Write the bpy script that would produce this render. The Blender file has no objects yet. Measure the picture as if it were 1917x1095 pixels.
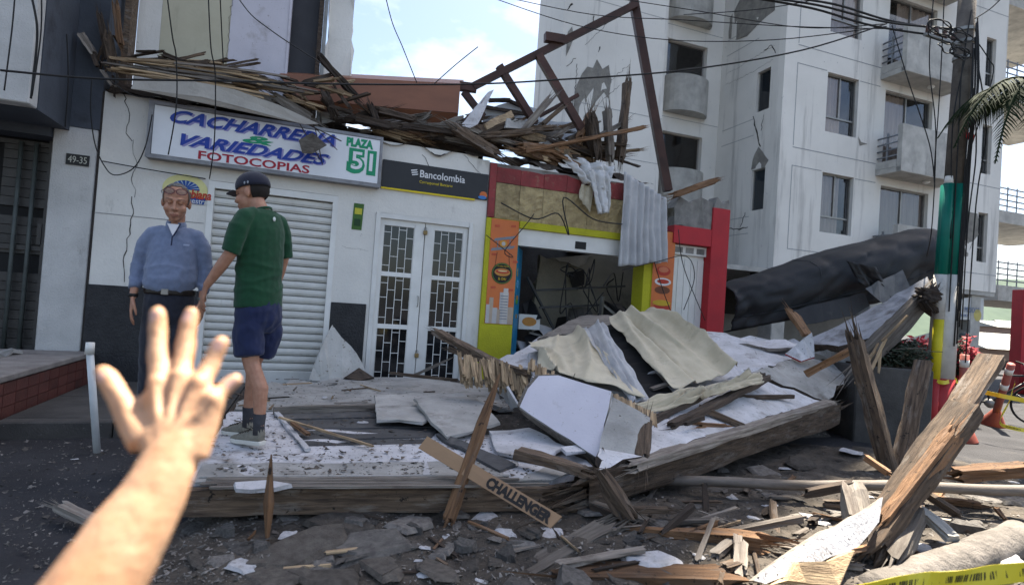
import bpy, bmesh, math, random
from mathutils import Vector, Matrix, Quaternion, noise
random.seed(7)
S = bpy.context.scene
COL = S.collection
V = Vector
# ---------------------------------------------------------------- camera
FPX, EYE = 1050.0, 1.3
ROLL, PITCH = math.radians(3.9), math.atan(24.5/1050)
_r0 = V((1, 0, 0)); _u0 = V((0, -math.sin(PITCH), math.cos(PITCH))); FWD = V((0, math.cos(PITCH), math.sin(PITCH)))
RGT = math.cos(ROLL)*_r0 + math.sin(ROLL)*_u0
UPV = -math.sin(ROLL)*_r0 + math.cos(ROLL)*_u0
CAMP = V((0, 0, EYE))
cam = bpy.data.cameras.new('camera'); camo = bpy.data.objects.new('camera', cam); COL.objects.link(camo)
mw = Matrix((RGT, UPV, -FWD)).transposed().to_4x4(); mw.translation = CAMP
camo.matrix_world = mw
cam.sensor_width = 36; cam.lens = 36*FPX/1917; cam.clip_end = 3000; cam.clip_start = .05
cam.dof.use_dof = True; cam.dof.focus_distance = 5.2; cam.dof.aperture_fstop = 2.6
S.camera = camo
# ---------------------------------------------------------------- sky, sun, exposure
SUN = V((.384, .40, 1.12)).normalized()
W = bpy.data.worlds.new('World'); S.world = W; W.use_nodes = True
wn, wl = W.node_tree.nodes, W.node_tree.links
bg = wn['Background']
sky = wn.new('ShaderNodeTexSky'); sky.sky_type = 'NISHITA'; sky.sun_disc = False
sky.sun_elevation = math.asin(SUN.z); sky.sun_rotation = math.atan2(SUN.x, SUN.y)
sky.air_density = 1.0; sky.dust_density = 2.2; sky.ozone_density = .5
tc = wn.new('ShaderNodeTexCoord'); mp = wn.new('ShaderNodeMapping'); mp.inputs['Scale'].default_value = (2.2, 2.2, 4.5)
nz = wn.new('ShaderNodeTexNoise'); nz.inputs['Scale'].default_value = 1.7; nz.inputs['Detail'].default_value = 9; nz.inputs['Roughness'].default_value = .55
cr = wn.new('ShaderNodeValToRGB'); cr.color_ramp.elements[0].position = .50; cr.color_ramp.elements[1].position = 1.0
mx = wn.new('ShaderNodeMix'); mx.data_type = 'RGBA'; mx.inputs[7].default_value = (9.4, 9.2, 9.0, 1)
wl.new(tc.outputs['Generated'], mp.inputs[0]); wl.new(mp.outputs[0], nz.inputs[0]); wl.new(nz.outputs[0], cr.inputs[0])
wl.new(cr.outputs[0], mx.inputs[0]); wl.new(sky.outputs[0], mx.inputs[6]); wl.new(mx.outputs[2], bg.inputs[0])
bg.inputs[1].default_value = .062
sl = bpy.data.lights.new('sun', 'SUN'); sl.energy = 5.0; sl.angle = math.radians(.55); sl.color = (1, .91, .77)
so = bpy.data.objects.new('sun', sl); COL.objects.link(so); so.location = SUN*60
so.rotation_euler = SUN.to_track_quat('Z', 'Y').to_euler()
S.view_settings.view_transform = 'Standard'; S.view_settings.look = 'None'
S.view_settings.exposure = 2.2; S.view_settings.gamma = 1; S.view_settings.use_curve_mapping = False
S.render.engine = 'CYCLES'
# ---------------------------------------------------------------- pixel / plane helpers (photograph pixels, metres)
def ray(x, y): return RGT*((x-958.5)/FPX) + UPV*((547.5-y)/FPX) + FWD
def P(x, y, d): return CAMP + ray(x, y)*d
def G(x, y, z=0.):
    q = ray(x, y); return CAMP + q*((z-EYE)/q.z)
Z = V((0, 0, 1))
AL = V((.943, .333, 0)).normalized(); NO = V((AL.y, -AL.x, 0))     # along the street front, outward from it
A0 = P(400, 715, 6.7); A0.z = 0
B0 = P(1447, 500, 13.5); B0.z = 0
def onplane(x, y, base, off=0., n=NO):
    q = ray(x, y); b = base + n*off
    return CAMP + q*((b-CAMP).dot(n)/q.dot(n))
def wt(x, y, off=0., base=A0):
    p = onplane(x, y, base, off); return (p-base).dot(AL), p.z
def FW(t, z, o=0., base=A0): return base + AL*t + NO*o + Z*z
# ---------------------------------------------------------------- materials
MATS = {}
def M(name, c1, c2=None, scale=5, rough=.8, bump=.25, bscale=45, stretch=(1, 1, 1), dirt=None, damt=.5, dscale=2.2, dstretch=(1, 1, 1),
      metal=0, spec=.3, ramp=(.35, .65), rnd=.08, sss=0, sheen=0, fleck=None, famt=.62, fscale=60):
    if name in MATS: return MATS[name]
    m = bpy.data.materials.new(name); m.use_nodes = True; MATS[name] = m
    n, l = m.node_tree.nodes, m.node_tree.links
    b = n['Principled BSDF']; b.inputs['Roughness'].default_value = rough; b.inputs['Metallic'].default_value = metal
    b.inputs['Specular IOR Level'].default_value = spec
    t = n.new('ShaderNodeTexCoord'); oi = n.new('ShaderNodeObjectInfo')
    off = n.new('ShaderNodeVectorMath'); off.operation = 'SCALE'; off.inputs[0].default_value = (7.3, 13.1, 5.7); l.new(oi.outputs['Random'], off.inputs['Scale'])
    def coords(st):
        k = n.new('ShaderNodeMapping'); k.inputs['Scale'].default_value = st
        l.new(t.outputs['Object'], k.inputs['Vector']); l.new(off.outputs[0], k.inputs['Location']); return k.outputs[0]
    def noi(sc, st, det=8, ro=.6):
        k = n.new('ShaderNodeTexNoise'); k.inputs['Scale'].default_value = sc; k.inputs['Detail'].default_value = det; k.inputs['Roughness'].default_value = ro
        l.new(coords(st), k.inputs['Vector']); return k.outputs[0]
    def rmp(src, a, bb, ca=(0, 0, 0, 1), cb=(1, 1, 1, 1)):
        k = n.new('ShaderNodeValToRGB'); k.color_ramp.elements[0].position = a; k.color_ramp.elements[1].position = bb
        k.color_ramp.elements[0].color = ca; k.color_ramp.elements[1].color = cb; l.new(src, k.inputs[0]); return k.outputs[0]
    c4 = lambda c: (c[0], c[1], c[2], 1)
    if c2 is None: c2 = tuple(min(1, v*.78) for v in c1)
    col = rmp(noi(scale, stretch), ramp[0], ramp[1], c4(c1), c4(c2))
    def over(col, fac, c):
        k = n.new('ShaderNodeMix'); k.data_type = 'RGBA'; l.new(fac, k.inputs[0]); l.new(col, k.inputs[6])
        k.inputs[7].default_value = c4(c); return k.outputs[2]
    if dirt: col = over(col, rmp(noi(dscale, dstretch, 10, .68), damt, damt+.2), dirt)
    if fleck: col = over(col, rmp(noi(fscale, (1, 1, 1), 4, .7), famt, famt+.05), fleck)
    if rnd:
        h = n.new('ShaderNodeHueSaturation'); mr = n.new('ShaderNodeMapRange'); mr.inputs[3].default_value = 1-rnd*2; mr.inputs[4].default_value = 1+rnd*2
        l.new(oi.outputs['Random'], mr.inputs[0]); l.new(mr.outputs[0], h.inputs['Value']); l.new(col, h.inputs['Color']); col = h.outputs[0]
    l.new(col, b.inputs['Base Color'])
    if bump:
        k = n.new('ShaderNodeBump'); k.inputs['Strength'].default_value = bump; k.inputs['Distance'].default_value = .02
        l.new(noi(bscale, stretch, 6, .65), k.inputs['Height']); l.new(k.outputs[0], b.inputs['Normal'])
    if sss:
        b.inputs['Subsurface Weight'].default_value = sss; b.inputs['Subsurface Radius'].default_value = (1, .35, .18); b.inputs['Subsurface Scale'].default_value = .012
    if sheen: b.inputs['Sheen Weight'].default_value = sheen
    return m
def glass(name, c=(.02, .025, .03), rough=.04, spec=.6):
    if name in MATS: return MATS[name]
    m = M(name, c, c, rough=rough, bump=.015, bscale=3, spec=spec, rnd=.15); return m
# palette
PLASTER = M('white_plaster', (.74, .715, .66), (.62, .60, .555), 1.3, .85, .25, 30, dirt=(.22, .20, .18), damt=.60, dscale=1.6, dstretch=(1.6, 1.6, .55), rnd=.02, fleck=(.30, .28, .26), famt=.68, fscale=24)
APT = M('apartment_paint', (.74, .71, .655), (.64, .615, .565), .6, .85, .25, 60, dirt=(.30, .285, .265), damt=.555, dscale=.8, dstretch=(3.2, 3.2, .25), rnd=.02, fleck=(.38, .37, .35), famt=.68, fscale=9)
BLACKTEX = M('black_textured_plinth', (.018, .018, .020), (.03, .03, .032), 8, .6, .9, 38, spec=.4, rnd=.02)
WHITEPAINT = M('white_gloss_paint', (.76, .75, .71), (.66, .65, .61), 3, .45, .08, 60, dirt=(.30, .27, .23), damt=.66, dscale=4, rnd=.03)
SHUT = M('shutter_enamel', (.66, .65, .61), (.56, .55, .51), 4, .5, .1, 30, dirt=(.33, .29, .24), damt=.62, dscale=5, dstretch=(1, 1, .6), rnd=.03)
CONC = M('bare_concrete', (.30, .29, .27), (.17, .165, .155), 6, .9, .6, 50, fleck=(.10, .10, .10), famt=.66, fscale=30, rnd=.06)
CONCL = M('rough_balcony_concrete', (.50, .485, .445), (.34, .33, .305), 3, .9, .6, 60, dirt=(.10, .10, .10), damt=.58, dscale=1.2, dstretch=(2, 2, .6), rnd=.03)
GREYBL = M('bluegrey_wall', (.075, .085, .105), (.05, .058, .072), 1.5, .7, .2, 30, dirt=(.03, .03, .035), damt=.55, rnd=.02)
IRON = M('dark_gate_iron', (.055, .052, .050), (.035, .033, .032), 6, .5, .15, 40, metal=.3, spec=.5, rnd=.03)
WOOD = M('weathered_wood', (.140, .098, .066), (.045, .032, .024), 7, .85, .6, 14, stretch=(.6, 7, 7), dirt=(.21, .185, .16), damt=.53, dscale=5, dstretch=(.7, 3, 3), rnd=.22, fleck=(.02, .016, .013), famt=.62, fscale=18)
WOODD = M('old_dark_timber', (.080, .058, .043), (.030, .023, .019), 5, .85, .7, 14, stretch=(.6, 7, 7), dirt=(.16, .14, .12), damt=.60, dscale=3, dstretch=(.5, 3, 3), rnd=.2)
WOODR = M('fresh_split_wood', (.235, .130, .066), (.105, .058, .032), 5, .8, .7, 16, stretch=(.5, 8, 8), dirt=(.17, .14, .115), damt=.55, dscale=4, dstretch=(.5, 3, 3), rnd=.18, fleck=(.03, .02, .015), famt=.62, fscale=20)
WOODG = M('grey_dusty_wood', (.24, .215, .185), (.12, .10, .085), 5, .9, .6, 14, stretch=(.6, 7, 7), dirt=(.07, .055, .045), damt=.57, dscale=4, rnd=.2)
REED = M('split_cane', (.40, .295, .18), (.20, .14, .085), 6, .85, .6, 20, stretch=(.6, 8, 8), dirt=(.08, .06, .045), damt=.56, rnd=.25)
STEEL = M('rusty_brown_steel', (.085, .042, .032), (.050, .027, .022), 4, .55, .2, 40, metal=.2, dirt=(.13, .06, .035), damt=.6, rnd=.1)
BROWNP = M('brown_sheet_metal', (.27, .115, .065), (.22, .095, .055), 2, .5, .05, 20, stretch=(1, 1, 3), dirt=(.16, .065, .04), damt=.6, dstretch=(.5, .5, 4), rnd=.05)
DUST = M('dusty_white_board', (.58, .575, .595), (.43, .425, .43), 4, .9, .5, 40, dirt=(.19, .165, .14), damt=.555, dscale=4.2, fleck=(.055, .05, .05), famt=.625, fscale=34, rnd=.04)
DUSTG = M('grey_render_slab', (.37, .36, .34), (.24, .235, .22), 4, .92, .5, 40, dirt=(.10, .085, .07), damt=.57, dscale=3, fleck=(.07, .06, .055), famt=.64, fscale=26, rnd=.08)
LILAC = M('pale_lilac_render', (.60, .58, .63), (.53, .51, .56), 2, .85, .15, 50, dirt=(.28, .25, .23), damt=.57, dscale=2.5, fleck=(.25, .21, .18), famt=.655, fscale=26, rnd=.03)
CREAM = M('cream_paint', (.52, .49, .37), (.45, .42, .31), 2, .8, .1, 30, dirt=(.34, .31, .24), damt=.62, dstretch=(2, 2, .5), rnd=.03)
SKIN = M('skin', (.44, .235, .155), (.36, .175, .11), 22, .5, .12, 180, spec=.35, sss=.12, rnd=.0)
CLOTHC = M('dirty_cream_fabric', (.52, .46, .335), (.43, .375, .265), 4, .95, .25, 220, dirt=(.22, .20, .15), damt=.57, dscale=3, sheen=.2, rnd=.08)
CLOTHG = M('grey_curtain_fabric', (.46, .46, .46), (.36, .36, .37), 4, .95, .25, 220, dirt=(.22, .21, .20), damt=.6, dscale=2.5, sheen=.2, rnd=.08)
DGREY = M('dark_grey_sheet', (.019, .021, .024), (.030, .032, .036), 1.6, .62, .12, 6, metal=.0, spec=.35, dirt=(.075, .075, .075), damt=.60, dscale=2.6, rnd=.04)
ROPE = M('black_cable', (.012, .012, .013), (.02, .02, .02), 9, .6, 0, rnd=.1)
ALU = M('aluminium_frame', (.30, .29, .27), (.22, .215, .2), 6, .4, .05, 30, metal=.5, rnd=.05)
def flat(name, c, rough=.6, spec=.3, bump=0., **k): return M(name, c, tuple(v*.86 for v in c), 7, rough, bump, 60, spec=spec, rnd=k.pop('rnd', .0), **k)
# ---------------------------------------------------------------- mesh building
class MB:
    def __init__(s): s.v, s.f, s.m = [], [], []
    def add(s, vs, fs, mi=0):
        o = len(s.v); s.v += [V(p) for p in vs]; s.f += [tuple(i+o for i in f) for f in fs]; s.m += [mi]*len(fs); return s
    def hexa(s, p, mi=0):   # 8 corners: bottom ring 0-3, top ring 4-7
        return s.add(p, [(3, 2, 1, 0), (4, 5, 6, 7), (0, 1, 5, 4), (1, 2, 6, 5), (2, 3, 7, 6), (3, 0, 4, 7)], mi)
    def box(s, x0, x1, y0, y1, z0, z1, mi=0):
        return s.hexa([(x0, y0, z0), (x1, y0, z0), (x1, y1, z0), (x0, y1, z0), (x0, y0, z1), (x1, y0, z1), (x1, y1, z1), (x0, y1, z1)], mi)
    def fbox(s, t0, t1, z0, z1, o0, o1, mi=0, base=None):   # box in street-front coordinates
        b = A0 if base is None else base
        q = lambda t, o, z: FW(t, z, o, b)
        return s.hexa([q(t0, o1, z0), q(t1, o1, z0), q(t1, o0, z0), q(t0, o0, z0), q(t0, o1, z1), q(t1, o1, z1), q(t1, o0, z1), q(t0, o0, z1)], mi)
    def prism(s, poly, vec, mi=0):   # polygon swept by a vector
        n = len(poly); a = [V(p) for p in poly]; vec = V(vec)
        return s.add(a+[p+vec for p in a], [tuple(range(n))[::-1], tuple(range(n, 2*n))]+[(i, (i+1) % n, n+(i+1) % n, n+i) for i in range(n)], mi)
    def tube(s, pts, r, n=8, mi=0, cap=True, flat=1.0, up=None):
        pts = [V(p) for p in pts]; k = len(pts)
        rs = r if isinstance(r, (list, tuple)) else [r]*k
        ref = V(up) if up is not None else None
        base = len(s.v); prev = None
        for i, p in enumerate(pts):
            t = (pts[min(i+1, k-1)]-pts[max(i-1, 0)]);  t = t.normalized() if t.length > 1e-9 else V((0, 0, 1))
            if prev is None:
                a = ref if ref is not None else (V((0, 0, 1)) if abs(t.z) < .9 else V((1, 0, 0)))
                a = (a-t*a.dot(t)); a = a.normalized() if a.length > 1e-6 else t.orthogonal().normalized()
            else:
                a = prev-t*prev.dot(t); a = a.normalized() if a.length > 1e-6 else t.orthogonal().normalized()
            prev = a; b = t.cross(a)
            ra, rb = rs[i] if isinstance(rs[i], (list, tuple)) else (rs[i]*flat, rs[i])
            for j in range(n):
                th = 2*math.pi*j/n; s.v.append(p+a*(ra*math.cos(th))+b*(rb*math.sin(th)))
        for i in range(k-1):
            for j in range(n):
                s.f.append((base+i*n+j, base+i*n+(j+1) % n, base+(i+1)*n+(j+1) % n, base+(i+1)*n+j)); s.m.append(mi)
        if cap:
            s.f.append(tuple(base+j for j in range(n))[::-1]); s.f.append(tuple(base+(k-1)*n+j for j in range(n))); s.m += [mi, mi]
        return s
    def ball(s, c, r, seg=14, rings=9, mi=0, rot=None):
        c = V(c); r = r if isinstance(r, (list, tuple)) else (r, r, r); vs = []; fs = []
        for i in range(rings+1):
            ph = math.pi*i/rings
            for j in range(seg):
                th = 2*math.pi*j/seg
                d = V((r[0]*math.sin(ph)*math.cos(th), r[1]*math.sin(ph)*math.sin(th), r[2]*math.cos(ph)))
                if rot is not None: d = rot @ d
                vs.append(c+d)
        for i in range(rings):
            for j in range(seg): fs.append((i*seg+j, (i+1)*seg+j, (i+1)*seg+(j+1) % seg, i*seg+(j+1) % seg))
        return s.add(vs, fs, mi)
    def grid(s, fn, nu, nv, mi=0):
        vs = [fn(i/nu, j/nv) for j in range(nv+1) for i in range(nu+1)]
        return s.add(vs, [(j*(nu+1)+i, j*(nu+1)+i+1, (j+1)*(nu+1)+i+1, (j+1)*(nu+1)+i) for j in range(nv) for i in range(nu)], mi)
    def build(s, name, mats, parent=None, origin=None, smooth=False, rot=None, bevel=0, fix=True):
        mats = mats if isinstance(mats, (list, tuple)) else [mats]
        if not s.v: return None
        if origin is None:
            xs = [v.x for v in s.v]; ys = [v.y for v in s.v]; zs = [v.z for v in s.v]
            origin = V(((min(xs)+max(xs))/2, (min(ys)+max(ys))/2, min(zs)))
        origin = V(origin)
        me = bpy.data.meshes.new(name)
        if rot is not None:
            ri = rot.inverted(); me.from_pydata([ri @ (v-origin) for v in s.v], [], s.f)
        else: me.from_pydata([v-origin for v in s.v], [], s.f)
        for m in mats: me.materials.append(m)
        me.polygons.foreach_set('material_index', s.m)
        if fix:
            bm = bmesh.new(); bm.from_mesh(me); bmesh.ops.remove_doubles(bm, verts=bm.verts, dist=1e-5); bmesh.ops.recalc_face_normals(bm, faces=bm.faces); bm.to_mesh(me); bm.free()
        if smooth: me.polygons.foreach_set('use_smooth', [True]*len(me.polygons))
        o = link(name, me, parent, origin)
        if rot is not None: o.rotation_mode = 'QUATERNION'; o.rotation_quaternion = rot.to_quaternion()
        if bevel:
            b = o.modifiers.new('bevel', 'BEVEL'); b.width = bevel; b.segments = 1; b.limit_method = 'ANGLE'
        return o
def wloc(o):   # world place of a parent (parents are never scaled)
    return o.location if o.parent is None else wloc(o.parent)+o.location
def link(name, data, parent, origin):
    o = bpy.data.objects.new(name, data); COL.objects.link(o)
    if parent is not None:
        o.parent = parent; o.location = V(origin)-wloc(parent)
    else: o.location = origin
    return o
def tag(o, label=None, cat=None, group=None, kind=None):
    if label: o['label'] = label
    if cat: o['category'] = cat
    if group: o['group'] = group
    if kind: o['kind'] = kind
    return o
def thing(name, loc, label, cat, group=None): return tag(link(name, None, None, V(loc)), label, cat, group)
def lerp(a, b, t): return a+(b-a)*t
def bilin(c, u, v): return (c[0]*(1-u)+c[1]*u)*(1-v)+(c[3]*(1-u)+c[2]*u)*v
def frame(p0, p1, up=Z, spin=0.):
    x = (p1-p0).normalized(); y = up.cross(x); y = y.normalized() if y.length > 1e-4 else x.orthogonal().normalized(); z = x.cross(y)
    m = Matrix((x, y, z)).transposed()
    return m @ Matrix.Rotation(spin, 3, 'X') if spin else m
def beam(name, p0, p1, w, h, mat, parent=None, label=None, cat='beam', group=None, spin=0., ends=('jag', 'jag'), bend=0., rough=.006, seg=None, taper=1.0, up=Z):
    """timber or metal member along p0-p1: ends flat, jag (splintered) or point"""
    p0, p1 = V(p0), V(p1); L = (p1-p0).length; R = frame(p0, p1, up, spin); rnd = random.Random(int((p0.x*37+p1.z*91+L*17)*1000))
    seg = seg or max(4, min(22, int(L/.10))); mb = MB(); big = max(w, h); wood = rough > .0015
    m_ = 4 if big > .05 else 2; prof = []
    for (ax_, ay_, bx_, by_) in ((-1, -1, 1, -1), (1, -1, 1, 1), (1, 1, -1, 1), (-1, 1, -1, -1)):
        for j in range(m_): prof.append((ax_+(bx_-ax_)*j/m_, ay_+(by_-ay_)*j/m_))
    n = len(prof); sd = rnd.uniform(0, 90); us = [i/seg for i in range(seg+1)]
    if wood and L > big*4:
        e_ = min(.5*big/L, .06); us = [0, e_, 2*e_]+[2*e_+(1-4*e_)*i/seg for i in range(1, seg)]+[1-2*e_, 1-e_, 1]
    rings = []; K = len(us)-1
    tooth = [[rnd.random()**1.5 for _ in prof] for _ in (0, 1)]
    for i, u in enumerate(us):
        k = 1+(taper-1)*u; ring = []; b = bend*math.sin(math.pi*u)
        for j, (a, c) in enumerate(prof):
            e = 0.
            if ends[0] == 'jag' and i == 0: e = tooth[0][j]*min(2.6*big, .3*L)
            if ends[1] == 'jag' and i == K: e = -tooth[1][j]*min(2.6*big, .3*L)
            if ends[0] == 'jag' and i == 1: e = tooth[0][j]*min(1.8*big, .2*L)
            if ends[1] == 'jag' and i == K-1: e = -tooth[1][j]*min(1.8*big, .2*L)
            kk = k
            if ends[0] == 'jag' and i == 0: kk *= .80
            if ends[1] == 'jag' and i == K: kk *= .80
            if ends[0] == 'point': kk *= min(1, .10+(u*L)/(6*big))
            if ends[1] == 'point': kk *= min(1, .10+((1-u)*L)/(6*big))
            q = V((u*L*3+sd, a*1.7, c*1.7)); dn = rough*1.3*noise.noise(q)+rough*.9*noise.noise(V((u*L*9, a*4+sd, c*4)))-rough*1.6*max(0, noise.noise(V((u*L*1.6, a*7+sd, c*7)))-.25) if wood else 0
            rr = 1+dn/(.5*big)
            ring.append(V((u*L+e, a*w/2*kk*rr, c*h/2*kk*rr+b)))
        rings.append(ring)
    for r in rings: mb.v += r
    for i in range(K):
        for j in range(n): mb.f.append((i*n+j, i*n+(j+1) % n, (i+1)*n+(j+1) % n, (i+1)*n+j))
    for i0, sgn in ((0, 1), (K, -1)):
        c = sum(rings[i0], V())/n; c.x += sgn*(big*.5 if ends[0 if i0 == 0 else 1] == 'jag' else 0); mb.v.append(c); ci = len(mb.v)-1
        for j in range(n): mb.f.append((i0*n+j, i0*n+(j+1) % n, ci))
    if wood and big > .05 and L > .3:                       # loose fibres at the broken ends
        for i0, sg in ((0, -1), (K, 1)):
            if ends[0 if i0 == 0 else 1] != 'jag': continue
            for _ in range(9):
                p = rings[2 if i0 == 0 else K-2][rnd.randrange(n)].copy(); p.y *= rnd.uniform(.3, .95); p.z *= rnd.uniform(.3, .95)
                l_ = rnd.uniform(.8, 3.2)*big; t_ = rnd.uniform(.03, .09)*big; tip = p+V((sg*l_, rnd.uniform(-.16, .16)*l_, rnd.uniform(-.16, .16)*l_)); o_ = len(mb.v)
                mb.v += [p+V((0, t_, 0)), p+V((0, -t_, t_)), p+V((0, -t_, -t_)), tip]; mb.f += [(o_, o_+1, o_+3), (o_+1, o_+2, o_+3), (o_+2, o_, o_+3), (o_, o_+2, o_+1)]
    mb.m = [0]*len(mb.f)
    me = bpy.data.meshes.new(name); me.from_pydata(mb.v, [], mb.f); me.materials.append(mat)
    bm = bmesh.new(); bm.from_mesh(me); bmesh.ops.recalc_face_normals(bm, faces=bm.faces); bm.to_mesh(me); bm.free()
    o = link(name, me, parent, p0); o.rotation_mode = 'QUATERNION'; o.rotation_quaternion = R.to_quaternion()
    if parent is None: tag(o, label, cat, group)
    elif label: o['label'] = label
    return o
def jagline(pts, amp, step, rnd, closed=True, axis=None):
    out = []; n = len(pts)
    for i in range(n if closed else n-1):
        a, b = V(pts[i]), V(pts[(i+1) % n]); L = (b-a).length; k = max(1, int(L/step))
        for j in range(k):
            p = a.lerp(b, j/k)
            if j and amp: p = p+V((rnd.uniform(-amp, amp), rnd.uniform(-amp, amp), rnd.uniform(-amp, amp)))
            out.append(p)
    if not closed: out.append(V(pts[-1]))
    return out
def plate(name, pts, th, mat, parent=None, label=None, cat='slab', group=None, jag=.02, step=.12, seed=0, edge=None, down=None, planar=False):
    """broken sheet: outline points, thickness th to the far side, torn edges"""
    rnd = random.Random(seed or int(sum(V(p).x*71+V(p).y*33 for p in pts)*1000)); pts = [V(p) for p in pts]
    c = sum(pts, V())/len(pts); nrm = V()
    for i in range(len(pts)): nrm += (pts[i]-c).cross(pts[(i+1) % len(pts)]-c)
    nrm.normalize()
    face = down if down is not None else ((CAMP+V((0, 0, 3)))-c)
    if nrm.dot(face) < 0: nrm = -nrm
    out = jagline(pts, jag, step, rnd)
    out = [p-nrm*(p-c).dot(nrm)*(1 if planar or len(pts) == 3 else 0) for p in out]
    low = [p-nrm*th+V((rnd.uniform(-1, 1), rnd.uniform(-1, 1), 0))*min(jag, th)*.8 for p in out]
    n = len(out); ax = nrm.orthogonal().normalized(); ay = nrm.cross(ax)
    bm = bmesh.new(); tv = [bm.verts.new(p) for p in out]; lv = [bm.verts.new(p) for p in low]
    bm.faces.new(tv); bm.faces.new(lv[::-1])
    bmesh.ops.triangulate(bm, faces=list(bm.faces))
    for i in range(n):
        f = bm.faces.new((tv[i], lv[i], lv[(i+1) % n], tv[(i+1) % n])); f.material_index = 1 if edge else 0
    bmesh.ops.recalc_face_normals(bm, faces=bm.faces)
    org = V((c.x, c.y, min(v.co.z for v in bm.verts)))
    for v in bm.verts: v.co -= org
    me = bpy.data.meshes.new(name); bm.to_mesh(me); bm.free(); me.materials.append(mat)
    if edge: me.materials.append(edge)
    o = link(name, me, parent, org)
    if parent is None: tag(o, label, cat, group)
    elif label: o['label'] = label
    return o
def smoothpath(pts, k=6):
    pts = [V(p) for p in pts]; out = []
    for i in range(len(pts)-1):
        a, b, c, d = pts[max(i-1, 0)], pts[i], pts[i+1], pts[min(i+2, len(pts)-1)]
        for j in range(k):
            t = j/k; out.append(.5*((2*b)+(c-a)*t+(2*a-5*b+4*c-d)*t*t+(3*b-a-3*c+d)*t**3))
    return out+[pts[-1]]
def cable(name, pts, r, label, cat='cable', group=None, parent=None, mat=None, k=6):
    o = MB().tube(smoothpath(pts, k), r, 5).build(name, mat or ROPE, parent, smooth=True, fix=False)
    return tag(o, label, cat, group) if parent is None else o
def crack(parent, pts, w=.010, lift=.004, n=NO, mat=None, seed=1):
    """open crack: dark jagged ribbon lying on the wall"""
    rnd = random.Random(seed); pts = [V(p) for p in pts]; path = jagline(pts, .022, .06, rnd, closed=False); path = [p-n*(p-pts[0]).dot(n) for p in path]; mb = MB()
    for i in range(len(path)-1):
        a, b = path[i], path[i+1]; s = (b-a).cross(n); s = s.normalized() if s.length > 1e-6 else Z
        wa = w*rnd.uniform(.5, 1.)*(1-.6*abs(i/len(path)-.5)); wb = wa
        mb.add([a-s*wa/2+n*lift, a+s*wa/2+n*lift, b+s*wb/2+n*lift, b-s*wb/2+n*lift], [(0, 1, 2, 3)])
    return mb.build('crack', mat or flat('crack_dark', (.035, .032, .03), .95), parent)
def text(body, org, w, h, mat, parent, ax=AL, ay=Z, shear=0., bold=0., ex=.003, rotate=0., name='lettering'):
    """raised lettering fitted to a w x h box whose lower left corner is org"""
    cu = bpy.data.curves.new(name, 'FONT'); cu.body = body; cu.size = 1; cu.shear = shear; cu.offset = bold; cu.extrude = .01; cu.resolution_u = 3
    t = bpy.data.objects.new(name, cu); COL.objects.link(t); bpy.context.view_layer.update()
    me = bpy.data.meshes.new_from_object(t.evaluated_get(bpy.context.evaluated_depsgraph_get())); bpy.data.objects.remove(t)
    xs = [v.co.x for v in me.vertices]; ys = [v.co.y for v in me.vertices]
    x0, sx, y0, sy = min(xs), w/(max(xs)-min(xs)), min(ys), h/(max(ys)-min(ys))
    for v in me.vertices: v.co = V(((v.co.x-x0)*sx, (v.co.y-y0)*sy, (v.co.z+.01)/.02*ex))
    me.materials.clear(); me.materials.append(mat)
    if rotate: ax, ay = ax*math.cos(rotate)+ay*math.sin(rotate), ay*math.cos(rotate)-ax*math.sin(rotate)
    o = link(name, me, parent, org); R = Matrix((ax, ay, ax.cross(ay))).transposed()
    o.rotation_mode = 'QUATERNION'; o.rotation_quaternion = R.to_quaternion(); return o
def poly2d(name, pts, org, mat, parent, ax=AL, ay=Z, lift=.0, th=.003):
    """flat printed patch with its own small thickness, in the plane ax/ay"""
    n = ax.cross(ay); q = [org+ax*a+ay*b+n*lift for a, b in pts]
    return MB().prism(q, n*th).build(name, mat, parent)
def ell(rx, rz, n=24, cx=0, cz=0, a0=0, a1=2*math.pi): return [(cx+rx*math.cos(a0+(a1-a0)*i/n), cz+rz*math.sin(a0+(a1-a0)*i/n)) for i in range(n if abs(a1-a0-2*math.pi) < 1e-6 else n+1)]
def sstep(a, b, x):
    t = max(0., min(1., (x-a)/(b-a))); return t*t*(3-2*t)
def ground_z(x, y):
    return -.32*sstep(6.5, 11.5, x)+.02*math.exp(-((x-2.6)/3.)**2-((y-3.4)/1.2)**2)
def rub_mask(x, y):
    return sstep(-2.1, -1.3, x)*(1-sstep(4.4, 5.4, x+.25*noise.noise(V((x, y, 2)))))*(1-sstep(5.6, 7.0, y))*sstep(1.2, 2.2, y)
def rub_z(x, y):
    m = rub_mask(x, y)
    h = .035+.07*math.exp(-((y-3.25)/.55)**2)*sstep(-2.2, -1.2, x)*(1-sstep(.8, 2.2, x))+.06*math.exp(-((x-3.3)/1.0)**2-((y-3.3)/.8)**2)
    h += .030*noise.noise(V((x*2.4, y*2.4, 4)))+.022*noise.noise(V((x*6, y*6, 1)))+.012*noise.noise(V((x*15, y*15, 7)))+.006*noise.noise(V((x*37, y*37, 9)))
    return ground_z(x, y)+m*max(h, -.01)-(1-m)*.06
def gz(x, y): return max(ground_z(x, y), rub_z(x, y))
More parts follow.
